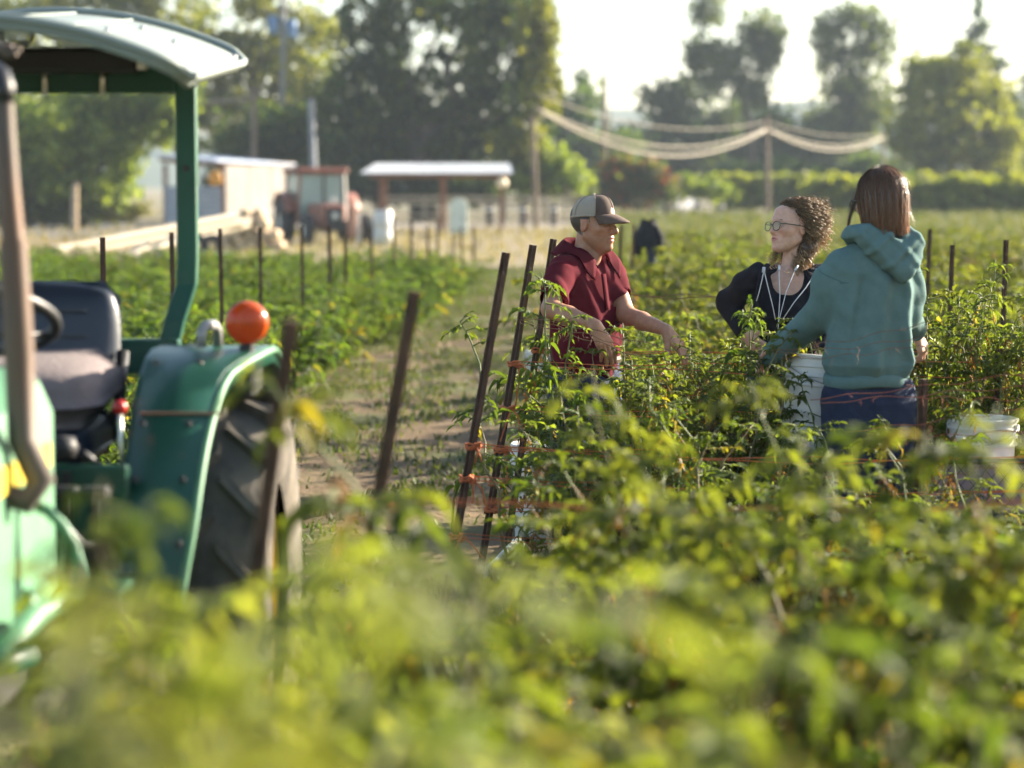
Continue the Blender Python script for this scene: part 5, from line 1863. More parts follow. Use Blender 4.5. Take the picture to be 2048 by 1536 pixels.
class Solid:
    def __init__(self):
        self.ops = []
        self.disp = None

    def u(self, f, k=.02):
        self.ops.append((0, f, k))
        return self

    def s(self, f, k=.01):
        self.ops.append((1, f, k))
        return self

    def i(self, f, k=.005):
        self.ops.append((2, f, k))
        return self

    def __call__(self, p):
        d = np.full(len(p), 9.0, f32)
        for m, f, k in self.ops:
            e = f(p)
            if m == 0:
                d = smin(d, e, k)
            elif m == 1:
                d = -smin(-d, e, k)
            else:
                d = -smin(-d, -e, k)
        if self.disp is not None:
            d = d - self.disp(p)
        return d


def make(name, solid, lo, hi, h, m, parent, colorfn=None):
    V, F = surf_nets(solid, lo, hi, h)
    C = colorfn(V) if colorfn else None
    o = obj(name, V, F, m, parent, smooth=True, world=True, colors=C)
    return o


def push_out(pts, solid, off, it=4, both=False):
    """lay points on top of a cloth surface"""
    p = np.array([tuple(q) for q in pts], f32)
    e = .004
    for _ in range(it):
        d = solid(p)
        g = np.stack([solid(p + np.array(v, f32)) - solid(p - np.array(v, f32)) for v in ((e, 0, 0), (0, e, 0), (0, 0, e))], 1)
        g /= np.linalg.norm(g, axis=1)[:, None] + 1e-9
        p = p + g * np.clip(off - d, -.03 if both else 0, .03)[:, None]
    return [Vector(tuple(float(c) for c in q)) for q in p]


class Frame:
    """local frame: x forward, y left, z up"""
    def __init__(self, c, yaw, pitch=0, roll=0, s=1.0):
        f = Vector((math.sin(yaw), -math.cos(yaw), 0))
        l = Vector((-f.y, f.x, 0))
        u = Vector((0, 0, 1))
        M = Matrix((f, l, u)).transposed()
        M = M @ Matrix.Rotation(-pitch, 3, 'Y') @ Matrix.Rotation(roll, 3, 'X')
        self.M, self.c, self.s = M, Vector(c), s

    def w(self, x, y, z):
        return self.c + self.M @ Vector((x, y, z)) * self.s

    def d(self, x, y, z):
        return self.M @ Vector((x, y, z))

    def loc(self, V):
        return (np.asarray(V) - np.array(self.c)) @ np.array(self.M) / self.s


def head_ops(S, H, male=False, nose=1.0, ear=True, faces=True):
    g = Solid()
    g.u(ell((-.014, 0, .028), (.099, .076, .090)), 0)
    g.u(ell((.026, 0, -.040), (.062, .060, .078)), .035)
    for s in (-1, 1):
        g.u(rcone((-.006, s * .052, -.058), (.066, s * .013, -.100), .016, .017), .03)
        g.u(ell((.055, s * .044, -.020), (.026, .020, .018)), .025)
        g.u(rcone((.082, s * .010, .020), (.070, s * .048, .020), .010, .009), .016)
    g.u(ell((.080, 0, -.102), (.018, .020, .016)), .02)
    g.u(rcone((.055, 0, .05), (.076, 0, .028), .045, .03), .03)
    for s in (-1, 1):
        g.s(ell((.103, s * .032, .001), (.022, .019, .0125)), .016)
        g.u(ell((.074, s * .0315, .001), (.0135, .0155, .0125)), .006)
    g.u(rcone((.086, 0, .010), (.109 * nose, 0, -.027), .0085, .0125), .010)
    g.u(ell((.104 * nose, 0, -.033), (.014, .012, .009)), .008)
    for s in (-1, 1):
        g.u(ell((.098, s * .0125, -.036), (.011, .0085, .008)), .006)
        g.s(ell((.105, s * .0065, -.0425), (.006, .004, .004)), .004)
    g.u(ell((.080, 0, -.066), (.020, .028, .022)), .018)
    g.u(ell((.0935, 0, -.0585), (.010, .022, .0058)), .006)
    g.u(ell((.0925, 0, -.0705), (.0105, .019, .0065)), .006)
    g.s(ell((.104, 0, -.0645), (.010, .026, .0016)), .004)
    if ear:
        for s in (-1, 1):
            Mr = np.array(Matrix.Rotation(R(12), 3, 'Y') @ Matrix.Rotation(R(s * 16), 3, 'Z'))
            g.u(ell((-.010, s * .077, -.008), (.018, .0075, .031), Mr), .008)
            g.s(ell((-.004, s * .086, -.006), (.009, .005, .017), Mr), .006)
    if male:
        g.u(ell((.060, .030, -.052), (.02, .012, .03)), .02)
        g.u(ell((.060, -.030, -.052), (.02, .012, .03)), .02)
        for s in (-1, 1):
            g.s(rcone((.094, s * .024, -.040), (.083, s * .033, -.066), .0030, .0026), .008)
    Mf, c, sc_ = np.array(H.M, f32), A3(H.c), H.s

    def f(p):
        q = ((p - c) @ Mf / sc_).astype(f32)
        far = np.linalg.norm(q, axis=1)
        out = (far - .12) * sc_
        near = far < .26
        if near.any():
            out[near] = g(q[near]) * sc_
        return out
    S.u(f, .0)


def finger(S, base, d, n, lens, r, curl, k=.004):
    p = Vector(base)
    d = Vector(d).normalized()
    n = Vector(n).normalized()
    axis = d.cross(n)
    rr = r
    for L_, c in zip(lens, curl):
        d = Matrix.Rotation(c, 3, axis) @ d
        q = p + d * L_
        S.u(rcone(p, q, rr, rr * .9), k)
        p, rr = q, rr * .9


def hand(S, wrist, d, n, right=True, curl=.35, spread=.10, sc_=1.0, jit=0.0):
    d = Vector(d).normalized()
    n = Vector(n)
    n = (n - d * n.dot(d)).normalized()
    s = d.cross(n) if right else n.cross(d)
    w = Vector(wrist)
    offs = (.030, .010, -.011, -.030)
    lens = ((.044, .026, .021), (.049, .030, .022), (.045, .027, .021), (.034, .020, .018))
    for i, (o, ln) in enumerate(zip(offs, lens)):
        kn = w + (d * (.088 - .006 * abs(i - 1)) + s * o + n * (-.004)) * sc_
        S.u(rcone(w + s * o * .45 * sc_ + d * .01, kn, .017 * sc_, .0125 * sc_), .012)
        fd = d + s * (o * spread * 14) * .2
        cu = curl * (1 + .25 * (i - 1.5) * jit)
        finger(S, kn, fd, n, [x * sc_ for x in ln], (.0095 if i < 3 else .0082) * sc_, (cu * .7, cu, cu * .7), .006)
    tb_ = w + (d * .030 + s * .024 + n * .008) * sc_
    S.u(rcone(w + d * .01, tb_, .017 * sc_, .015 * sc_), .012)
    finger(S, tb_, d * .72 + s * .6 + n * .25, -s + n * .4, [.040 * sc_, .030 * sc_, .024 * sc_], .0115 * sc_, (.0, .25, .2), .008)


def folds(terms):
    """cloth folds: (amp, direction, frequency, phase, warp dir, warp amount)"""
    T = [(a, A3(d), fr, ph, A3(wd), wa) for a, d, fr, ph, wd, wa in terms]

    def f(p):
        o = np.zeros(len(p), f32)
        for a, d, fr, ph, wd, wa in T:
            t = p @ d * fr + ph + wa * np.sin(p @ wd * 9.0 + ph * 1.7)
            o += a * (np.maximum(0, np.sin(t)) ** 1.6 - .35) * (.55 + .45 * np.sin(p @ wd * 4.3 + ph))
        return o
    return f


def add_eyes(H, root, brow=(.05, .035, .025), iris=(.05, .03, .02), r=.0128, bt=.0042):
    for s in (-1, 1):
        c = (.0745, s * .0315, .001)
        V, F, C = [], [], []
        for i in range(9):
            for j in range(13):
                th = R(-52 + 104 * i / 8)
                ph = R(-62 + 124 * j / 12)
                x, y, z = math.cos(th) * math.cos(ph), math.cos(th) * math.sin(ph), math.sin(th)
                rr = r * 1.02
                V.append(tuple(H.w(c[0] + x * rr, c[1] + y * rr * 1.05, c[2] + z * rr * .62)))
                an = math.hypot(y, z * .62)
                C.append((.006, .005, .005) if an < .2 else (iris if an < .42 else ((.03, .02, .015) if z > .52 else (.60, .56, .52))))
        for i in range(8):
            for j in range(12):
                F.append((i * 13 + j, i * 13 + j + 1, (i + 1) * 13 + j + 1, (i + 1) * 13 + j))
        obj('eye', V, F, vcol_mat('eye_surface', rough=.15, spec=.6), root, smooth=True, world=True, colors=C)
        pts = [H.w(.0965 - .016 * t * t - .003 * t, s * (.013 + .036 * t), .0225 + .007 * math.sin(t * 2.4) - .003 * t) for t in np.linspace(0, 1, 7)]
        MB().tube(pts, [bt * .7, bt, bt * 1.05, bt, bt * .85, bt * .6, bt * .3], 6, flat=(1, .7)).build('eyebrow', mat('brow_%d' % int(brow[0] * 1000), brow, rough=.9), root, smooth=True, world=True)
        pts = [H.w(.0872 - .012 * t * t, s * (.0165 + .031 * t), .0035 + .0055 * math.sin(t * 3.0)) for t in np.linspace(0, 1, 6)]
        MB().tube(pts, .0013, 4).build('eyelid_line', mat('lash', (.03, .02, .015), rough=.9), root, smooth=True, world=True)


m_skin = vcol_mat('skin', rough=.5, spec=.4, sss=.12, fine=.10, fscale=60, bump=.05, bscale=150)
m_hair = vcol_mat('hair', rough=.38, spec=.5, trans=.25, tcol=(1.5, 1.2, .8), fine=.25, fscale=180)


def skin_fn(H, base, lip, extra=None):
    base = np.array(base)

    def f(V):
        C = np.tile(base, (len(V), 1))
        q = H.loc(V)
        x, y, z = q[:, 0], q[:, 1], q[:, 2]
        inh = np.linalg.norm(q, axis=1) < .17
        red = np.exp(-(((x - .085) / .03) ** 2 + (y / .03) ** 2 + ((z + .03) / .022) ** 2)) * .5 + np.exp(-(((np.abs(y) - .045) / .02) ** 2 + ((z + .03) / .02) ** 2 + ((x - .06) / .04) ** 2)) * .35
        red += np.exp(-(((np.abs(y) - .078) / .012) ** 2 + ((x + .01) / .02) ** 2)) * .35
        red = np.where(inh, red, 0)[:, None]
        C = C * (1 - red) + C * np.array((1.18, .78, .72)) * red
        lm = inh & (x > .083) & (np.abs(y) < .024) & (z > -.078) & (z < -.0525)
        lw = np.clip(1 - (y / .024) ** 2, 0, 1)
        lm &= (np.abs(z + .0645) < .0035 + .0085 * lw)
        C[lm] = np.array(lip)
        soc = inh & (x > .06) & (np.abs(np.abs(y) - .032) < .017) & (np.abs(z - .002) < .012)
        C[soc] *= .82
        if extra:
            C = extra(V, q, C, inh)
        return C
    return f


def legs(S, hipL, hipR, footL, footR, r=(.082, .06, .044)):
    for h_, f_ in ((hipL, footL), (hipR, footR)):
        h_, f_ = Vector(h_), Vector(f_)
        kn = h_.lerp(f_, .5) + Vector((0, -.015, 0))
        S.u(rcone(h_, kn, r[0], r[1]), .03)
        S.u(rcone(kn, f_, r[1], r[2]), .02)


def shoes(root, feet, fw, m):
    for f_ in feet:
        f_ = Vector(f_)
        S = Solid()
        fv = Vector((fw[0], fw[1], 0))
        S.u(rcone(f_ + Vector((0, 0, .035)), f_ + fv * .13 + Vector((0, 0, .03)), .045, .036), 0)
        S.u(rcone(f_ + Vector((0, 0, .05)) - fv * .03, f_ + Vector((0, 0, .10)), .04, .045), .03)
        S.s(ell(f_ + Vector((0, 0, -.3)), (.4, .4, .3)), .004)
        lo = f_ - Vector((.2, .2, .02))
        make('shoe', S, lo, f_ + Vector((.2, .2, .17)), .008, m, root)


def fv_(yaw):
    return (math.sin(yaw), -math.cos(yaw))


# ------------------------------------------------------------------ the person in the cap
D = 10.05
yawT, yawH = R(47), R(62)
fw = fv_(yawT)
lf = (-fw[1], fw[0])
mH = Frame(P(1187, 447, D), yawH, R(-3), R(0), .925)
man = thing('person', 'person in maroon polo shirt and brown and tan cap gesturing over the plants', 'person', (P(1172, 745, D).x, D, 0))
N = P(1170, 515, D + .025)
SR, SL = P(1123, 534, D - .10), P(1217, 532, D + .11)
ER, WR = P(1102, 618, D - .28), P(1190, 650, D - .44)
EL, WL = P(1252, 630, D - .02), P(1332, 660, D - .20)
hipc = P(1170, 745, D + .02)
cx0 = hipc.x


def man_keys(g):
    c = lambda px, z, dy=0: (G(px, D).x, D + dy)
    rows_ = [(.86, 1170, .142, .108, .0), (.95, 1170, .146, .116, 0), (1.05, 1170, .148, .120, .0), (1.15, 1169, .154, .114, .005), (1.235, 1168, .160, .102, .015), (1.295, 1168, .154, .092, .02), (1.335, 1167, .132, .082, .03), (1.362, 1166, .098, .070, .035), (1.38, 1166, .072, .06, .035)]
    return [(z + (.0), c(px, z)[0], D + dy, w + g, d_ + g) for z, px, w, d_, dy in rows_]


S = Solid()
S.u(loft(man_keys(-.014), fw), 0)
S.u(rcone(N + Vector((0, .0, -.03)), mH.w(-.022, 0, -.055), .055, .050), .03)
S.u(rcone(SR, ER, .044, .039), .03)
S.u(rcone(ER, ER.lerp(WR, .4), .039, .037), .015)
S.u(rcone(ER.lerp(WR, .4), WR, .037, .025), .015)
S.u(rcone(SL, EL, .044, .039), .03)
S.u(rcone(EL, EL.lerp(WL, .4), .039, .037), .015)
S.u(rcone(EL.lerp(WL, .4), WL, .037, .025), .015)
hand(S, WR, (.42, -.08, -.9), (-.55, .75, -.3), True, curl=.24, sc_=1.0, jit=.6)
hand(S, WL, (.62, -.12, -.78), (-.62, .5, -.6), False, curl=.30, sc_=1.0, jit=.6)
hips = [hipc + Vector((lf[0] * s * .085, lf[1] * s * .085, 0)) for s in (1, -1)]
feet = [Vector((h_.x + .02 * (1 if i == 0 else -1), h_.y, .07)) for i, h_ in enumerate(hips)]
legs(S, hips[0], hips[1], feet[0], feet[1])
head_ops(S, mH, male=True, nose=1.04)
# wattle and neck tendons
S.u(rcone(mH.w(.045, 0, -.105), N + Vector((fw[0] * .05, fw[1] * .05, -.02)), .016, .014), .03)


def man_extra(V, q, C, inh):
    x, y, z = q[:, 0], q[:, 1], q[:, 2]
    hair = inh & (((x < -.020) & (z > -.055 - .3 * (x + .02)) & (z < .06)) | ((np.abs(y) > .055) & (x < .016) & (x > -.03) & (z > .005)))
    hair &= ~((np.abs(y) > .073) & (x > -.03) & (z < .02))
    C[hair] = np.array((.055, .045, .04))
    beard = inh & (z < -.045) & (x > -.02) & ~((np.abs(z + .0645) < .012) & (np.abs(y) < .024))
    C[beard] *= np.array((.92, .9, .9))
    return C


man_skin = skin_fn(mH, (.38, .19, .11), (.34, .12, .085), man_extra)
make('body', S, (-.05, 9.35, -.02), (.95, 10.5, 1.74), .0042, m_skin, man, man_skin)
add_eyes(mH, man, (.10, .085, .075), (.03, .02, .015), bt=.0045)

# polo shirt
m_polo = mat('maroon_polo', (0.098, 0.0105, 0.018), (0.084, 0.0088, 0.015), rough=.9, scale=30, bump=.07, bscale=300, spec=.06)
m_polo2 = mat('maroon_collar', (0.080, 0.0085, 0.0145), (0.070, 0.0072, 0.0125), rough=.9, scale=30, bump=.1, bscale=300, spec=.06)
T = Solid()
T.u(loft(man_keys(.010), fw), 0)
slR, slL = SR.lerp(ER, .82), SL.lerp(EL, .72)
T.u(rcone(SR + Vector((.004, 0, -.004)), SR.lerp(ER, .3), .055, .055), .045)
T.u(ccone(SR.lerp(ER, .15), slR, .055, .060), .03)
T.u(rcone(SL, SL.lerp(EL, .3), .054, .055), .045)
T.u(ccone(SL.lerp(EL, .15), slL, .055, .060), .03)
uR, uL = (ER - SR).normalized(), (EL - SL).normalized()
T.s(ccone(slR - uR * .035, slR + uR * .03, .046, .051), .004)
T.s(ccone(slL - uL * .03, slL + uL * .03, .048, .053), .004)
# V opening below the throat
fo = Vector((fw[0], fw[1], 0))
vb = Vector((G(1168, D).x, D + .02, 1.295)) + fo * .10
T.s(rcone(vb + Vector((0, 0, .10)) - fo * .02, vb + Vector((0, 0, -.015)) + fo * .02, .060, .010), .010)
T.s(rcone(N + Vector((0, 0, .02)), N + Vector((0, 0, .14)), .062, .068), .008)
T.disp = folds([(.0085, (lf[0], lf[1], .34), 40, .6, (.15, .1, .5), .7), (.0055, (lf[0] * .7, lf[1] * .7, -.6), 34, 2.2, (.5, .2, .2), .7), (.0010, (.9, .1, -.5), 85, .2, (0, .3, 1), .6)])
_mf = T.disp
T.disp = lambda p: _mf(p) * np.clip((1.35 - p[:, 2]) / .08, 0, 1)
shirt = make('polo_shirt', T, (-.05, 9.5, .84), (.75, 10.5, 1.42), .005, m_polo, man)
# collar: stand plus folded leaf
nk = Vector((G(1168, D).x, D + .03, 1.358))
def collar(u, v):
    a = R(33 + 294 * u)                    # measured from the front, around the neck
    dirv = Vector((fw[0] * math.cos(a) - fw[1] * math.sin(a) * 1.0, fw[1] * math.cos(a) + fw[0] * math.sin(a), 0))
    fr = math.cos(a)
    if v < .35:
        k = v / .35
        r_ = .066 + .006 * k
        z = .0 + .038 * k
    else:
        k = (v - .35) / .65
        r_ = .073 + .052 * k
        z = .038 - (.050 + .014 * max(0, fr)) * k - .008 * k * k
    lift = .045 * (1 - fr) / 2 - .078 * max(0, fr) ** 1.5
    return nk + Vector((dirv.x * r_ * 1.05, dirv.y * r_, z + lift - .012)) + fo * (.026 * max(0, fr) - .006)
cg = MB().grid(collar, 48, 12)
off_ = np.array([(.002 if (i % 12) < 4 else .008) for i in range(len(cg.v))])
cg.v = [tuple(q) for q in push_out(cg.v, T, off_)]
co_ = cg.build('collar', m_polo2, shirt, smooth=True, world=True)
co_.modifiers.new('t', 'SOLIDIFY').thickness = .004
pk = vb + Vector((0, 0, -.01)) + fo * .010
def chest(z, lat=0.0, off=.014):
    ks = man_keys(0)
    zz = [k_[0] for k_ in ks]
    return Vector((np.interp(z, zz, [k_[1] for k_ in ks]), D, z)) + fo * (float(np.interp(z, zz, [k_[4] for k_ in ks])) + off) + Vector((lf[0], lf[1], 0)) * lat


for dz in (-.025, -.075):
    b_ = push_out([chest(1.285 + dz, 0, .010)], T, .007)[0]
    MB().lathe([(0, .003), (.005, .0028), (.006, 0)], tuple(b_), 12, Vector(fo).to_track_quat('Z', 'Y').to_matrix()).build('button', mat('pearl_button', (.7, .66, .6), rough=.3), shirt, smooth=True, world=True)
pl_ = MB()
for k in range(8):
    pass
pl_.grid(lambda u, v: tuple(chest(1.285 - .15 * u, -.014 + .028 * v, .0145)), 10, 3)
pl_.v = [tuple(q) for q in push_out(pl_.v, T, .004)]
po = pl_.build('placket', m_polo2, shirt, smooth=True, world=True)
po.modifiers.new('t', 'SOLIDIFY').thickness = .004

# jeans and shoes
m_denim = mat('blue_denim', (0.015, 0.026, 0.06), (0.025, 0.04, 0.085), rough=.9, scale=12, bump=.3, bscale=220, c3=(.03, .045, .085), c3scale=3, c3range=(.55, .75))
m_shoe = mat('dark_shoe', (.03, .025, .02), (.05, .04, .03), rough=.8)


def jeans(root, hipc, hips, feet, fw, w=.165, dpt=.13, ztop=.95, zhi=None, m=None):
    J = Solid()
    J.u(loft([(ztop - .20, hipc.x, hipc.y, w, dpt), (ztop - .08, hipc.x, hipc.y, w * 1.0, dpt), (ztop, hipc.x, hipc.y, w * .95, dpt * .97)], fw), 0)
    legs(J, hips[0] + Vector((0, 0, -.04)), hips[1] + Vector((0, 0, -.04)), feet[0] + Vector((0, 0, .02)), feet[1] + Vector((0, 0, .02)), (.098, .078, .066))
    J.disp = folds([(.004, (.2, .3, 1), 60, .4, (1, .5, 0), 1.2), (.003, (.7, .2, .7), 80, 1.4, (.2, 1, 0), 1)])
    lo = (hipc.x - .28, hipc.y - .28, .0)
    j = make('jeans', J, lo, (hipc.x + .28, hipc.y + .28, ztop + .03), .008, m or m_denim, root)
    return j


jn = jeans(man, hipc, hips, feet, fw, w=.158, dpt=.128, ztop=.93)
shoes(man, feet, fw, m_shoe)
MB().tube([Vector((hipc.x, hipc.y, .925)) + Vector((lf[0] * math.cos(t) * .163 + fw[0] * math.sin(t) * .133, lf[1] * math.cos(t) * .163 + fw[1] * math.sin(t) * .133, 0)) for t in np.linspace(0, 2 * math.pi, 33)[:-1]], .016, 6, closed=True, flat=(.35, 1)).build('belt', mat('brown_belt', (.05, .03, .02), rough=.5), jn, world=True)

# cap
m_cap_b = mat('brown_cap_cloth', (0.10, 0.068, 0.053), (0.085, 0.058, 0.045), rough=.9, scale=40, bump=.06, bscale=300)
m_cap_m = mat('tan_cap_mesh', (0.36, 0.305, 0.235), (0.31, 0.26, 0.20), rough=.9, scale=220, bump=.2, bscale=420, contrast=(.45, .55))
m_brim_u = mat('brown_brim', (0.11, 0.07, 0.052), (0.09, 0.058, 0.043), rough=.85, scale=40, bump=.15, bscale=300)


def cap_pt(az, el, off=0.0):
    """az from the front, el 0 at the rim to 90 at the button (degrees), head frame"""
    a, e = R(az), R(el)
    front = max(0, math.cos(a))
    rx, ry, rz = .102 + off, .085 + off, .091 + off + .012 * front * math.sin(e * 2)
    return (-.006 + rx * math.cos(a) * math.cos(e) ** .72, ry * math.sin(a) * math.cos(e) ** .72, .034 + .003 * math.cos(a) + rz * math.sin(e) ** .95 - .012 * (1 - math.sin(e)) * max(0, -math.cos(a)))


def cap_patch(a0, a1, n=18, off=0.0):
    return MB().grid(lambda u, v: tuple(mH.w(*cap_pt(a0 + (a1 - a0) * u, 90 * v, off))), n, 12)


capo = thing('trucker_cap', 'brown fronted cap with tan mesh back worn by the capped person', 'cap', tuple(mH.w(0, 0, .04)))
for (a0, a1) in ((-62, 0), (0, 62)):
    cap_patch(a0, a1).build('front_panel', m_cap_b, capo, smooth=True, world=True)
for (a0, a1) in ((62, 121), (121, 180), (180, 239), (239, 298)):
    cap_patch(a0, a1, off=-.0008).build('mesh_panel', m_cap_m, capo, smooth=True, world=True)
for az in (62, -62, 121, -121, 180, 0):
    MB().tube([mH.w(*cap_pt(az, e, .001)) for e in np.linspace(2, 88, 12)], .0016, 5).build('seam', m_cap_b if az == 0 else m_cap_m, capo, smooth=True, world=True)
MB().tube([mH.w(*cap_pt(az, 1.5, .001)) for az in np.linspace(62, 298, 30)], .005, 6, flat=(.3, 1)).build('rear_band', m_cap_m, capo, smooth=True, world=True)
MB().lathe([(0, .006), (.006, .005), (.008, 0)], tuple(mH.w(*cap_pt(0, 90, .001))), 10, mH.M).build('button', m_cap_m, capo, smooth=True, world=True)


def brim(u, v):
    az = -64 + 128 * u
    a = R(az)
    x0, y0, z0 = cap_pt(az, 3, .0)
    ext = .080 * max(0, math.cos(a * 1.32)) ** .55
    x = x0 + ext * v
    y = y0 * (1 - .10 * v * abs(math.sin(a)))
    z = z0 - .016 * v - .010 * v * v - (1.2 + 1.3 * v) * (y0 * y0) + .95 * .0 - .006 * v * math.cos(a)
    return tuple(mH.w(x, y, z + .003))


bo = MB().grid(brim, 30, 8).build('brim', m_brim_u, capo, smooth=True, world=True)
bo.modifiers.new('t', 'SOLIDIFY').thickness = .004

# ------------------------------------------------------------------ the woman with glasses
D = 10.15
yawT, yawH = R(-20), R(-62)
fw = fv_(yawT)
lf = (-fw[1], fw[0])
wH = Frame(P(1583, 455, D), yawH, R(6), R(3), .885)
wom = thing('person', 'person with curly brown hair, glasses and black top looking left', 'person', (P(1580, 745, D).x, D, 0))
N = P(1587, 540, D)
SR, SL = P(1516, 552, D - .02), P(1650, 552, D + .02)
ER, WR = P(1456, 604, D + .10), P(1490, 668, D - .02)
EL, WL = P(1668, 632, D - .02), P(1640, 712, D - .20)
hipc = P(1580, 748, D)


def wk(g):
    rows_ = [(.82, 1580, .172, .125), (.92, 1580, .160, .115), (1.0, 1580, .140, .105), (1.10, 1580, .145, .11), (1.18, 1582, .155, .112), (1.235, 1584, .152, .095), (1.27, 1585, .125, .078), (1.30, 1586, .07, .06)]
    return [(z, G(px, D).x, D, w + g, d_ + g) for z, px, w, d_ in rows_]


fo = Vector((fw[0], fw[1], 0))
S = Solid()
S.u(loft(wk(-.012), fw), 0)
S.u(rcone(N + Vector((0, .01, -.04)), wH.w(-.028, 0, -.06), .054, .047), .03)
S.u(rcone(SR, ER, .046, .038), .03)
S.u(rcone(ER, WR, .038, .026), .015)
S.u(rcone(SL, EL, .046, .038), .03)
S.u(rcone(EL, WL, .038, .025), .015)
for s in (-1, 1):
    S.u(rcone(N + fo * .055 + Vector((lf[0] * s * .02, lf[1] * s * .02, -.045)), N + fo * .04 + Vector((lf[0] * s * .12, lf[1] * s * .12, -.025)), .010, .010), .02)
hand(S, WR, (.55, -.5, -.5), (.6, .5, .2), True, curl=.5, sc_=.9)
hand(S, WL, (-.2, -.1, -.95), (-.8, .2, .1), False, curl=.9, sc_=.9)
hips = [hipc + Vector((lf[0] * s * .085, lf[1] * s * .085, 0)) for s in (1, -1)]
feet = [Vector((h_.x, h_.y, .07)) for h_ in hips]
legs(S, hips[0], hips[1], feet[0], feet[1])
head_ops(S, wH, nose=.98)
wskin = skin_fn(wH, (.56, .33, .235), (.46, .17, .15))
make('body', S, (.80, 9.7, -.02), (1.50, 10.6, 1.68), .0042, m_skin, wom, wskin)
add_eyes(wH, wom, (.06, .038, .025), (.05, .035, .02), bt=.0032)

m_blk = mat('black_jersey', (0.0105, 0.0105, 0.014), (0.016, 0.016, 0.021), rough=.85, scale=20, bump=.1, bscale=240, spec=.12)
T = Solid()
T.u(loft(wk(.008), fw), 0)
for s in (-1, 1):
    T.u(ell(Vector((hipc.x, D, 1.12)) + fo * .085 + Vector((lf[0] * s * .07, lf[1] * s * .07, 0)), (.075, .065, .07)), .05)
T.u(rcone(SR, SR.lerp(ER, .4), .056, .056), .04)
T.u(rcone(SR.lerp(ER, .3), ER, .056, .050), .03)
T.u(rcone(ER, ER.lerp(WR, .9), .050, .040), .02)
T.u(rcone(SL, SL.lerp(EL, .4), .056, .056), .04)
T.u(rcone(SL.lerp(EL, .3), EL, .056, .050), .03)
T.u(rcone(EL, EL.lerp(WL, .85), .050, .040), .02)
scoop = N + fo * .12 + Vector((0, 0, -.005))
T.s(ell(scoop + Vector((0, 0, -.01)), (.080, .11, .088)), .010)
T.s(rcone(N + Vector((0, 0, -.015)), N + Vector((0, 0, .1)), .062, .07), .008)
T.disp = folds([(.006, (.6, .2, .75), 52, .6, (.2, .1, 1), 1.2), (.005, (lf[0], lf[1], .3), 60, 2.0, (.2, .4, 1), 1.0), (.003, (.3, .6, -.8), 90, .4, (1, .2, 0), 1)])
top = make('black_top', T, (.80, 9.75, .86), (1.52, 10.6, 1.42), .005, m_blk, wom)
# open hooded jacket edges lying on the top
for s, pts in ((-1, [(1537, 530), (1524, 545), (1520, 575), (1512, 610), (1505, 650)]), (1, [(1622, 540), (1636, 545), (1640, 575), (1640, 610), (1636, 650)])):
    MB().tube([P(x, y, D - .13) + Vector((0, .03 * (i == 0), 0)) for i, (x, y) in enumerate(pts)], [.014, .017, .017, .016, .014], 8, flat=(1, .6)).build('jacket_edge', m_blk, top, smooth=True, world=True)
hd = Solid()
for a in np.linspace(R(70), R(290), 9):
    pass
ring = [N + Vector((0, .03, -.008)) + Vector((fw[0] * math.cos(a) - fw[1] * math.sin(a), fw[1] * math.cos(a) + fw[0] * math.sin(a), 0)) * .088 + Vector((0, 0, .02 * (1 - math.cos(a)) - .03)) for a in np.linspace(R(55), R(305), 12)]
MB().tube(ring, [.016, .024, .030, .034, .036, .038, .038, .036, .034, .030, .024, .016], 10).build('jacket_hood', m_blk, top, smooth=True, world=True)
shoes(wom, feet, fw, m_shoe)
jeans(wom, hipc, hips, feet, fw, w=.165, dpt=.125, ztop=.90)

m_cord = mat('white_cord', (.6, .6, .6), rough=.5)
e0, e1 = P(1556, 648, D - .165), P(1556, 668, D - .165)
ear_c = thing('earphone_cord', 'thin white earphone cords hanging from the neck of the curly haired person', 'earphones', tuple(e0))
for pts in ([(1559, 530, .075), (1558, 545, .12), (1560, 590, .145), (1557, 640, .165), (1556, 668, .165)], [(1597, 530, .05), (1588, 545, .105), (1572, 585, .14), (1562, 625, .16), (1557, 645, .165)]):
    MB().tube([P(x, y, D - dz) for x, y, dz in pts], .0019, 6).build('cord', m_cord, ear_c, smooth=True, world=True)
for (x, y, dz, x2, y2) in ((1558, 541, .118, 1559, 531), (1590, 541, .106, 1596, 531)):
    MB().tube([P(x, y, D - dz), P(x2, y2, D - dz + .01)], [.0055, .0045], 8).build('earbud', m_cord, ear_c, smooth=True, world=True)
for pts in ([(1528, 540, .150), (1524, 560, .155), (1518, 585, .16), (1513, 602, .16)], [(1528, 540, .150), (1535, 570, .155), (1545, 610, .165), (1551, 640, .17)], [(1633, 542, .11), (1612, 575, .145), (1588, 605, .165), (1566, 638, .17)]):
    MB().tube(push_out([P(x, y, D - dz) for x, y, dz in pts], T, .004), .0021, 6).build('drawstring', m_cord, top, smooth=True, world=True)
for (x, y, dz) in ((1528, 538, .152), (1634, 541, .112)):
    MB().tube([P(x, y - 4, D - dz), P(x - 1, y + 7, D - dz)], [.006, .007], 8).build('cord_tip', mat('grey_cord_tip', (.5, .52, .56), rough=.5), top, smooth=True, world=True)
MB().tube([P(1568, 543, D - .112), P(1573, 546, D - .113), P(1579, 544, D - .112)], .0022, 5).build('necklace', mat('gold', (.7, .5, .25), rough=.3, metal=.8), wom, smooth=True, world=True)

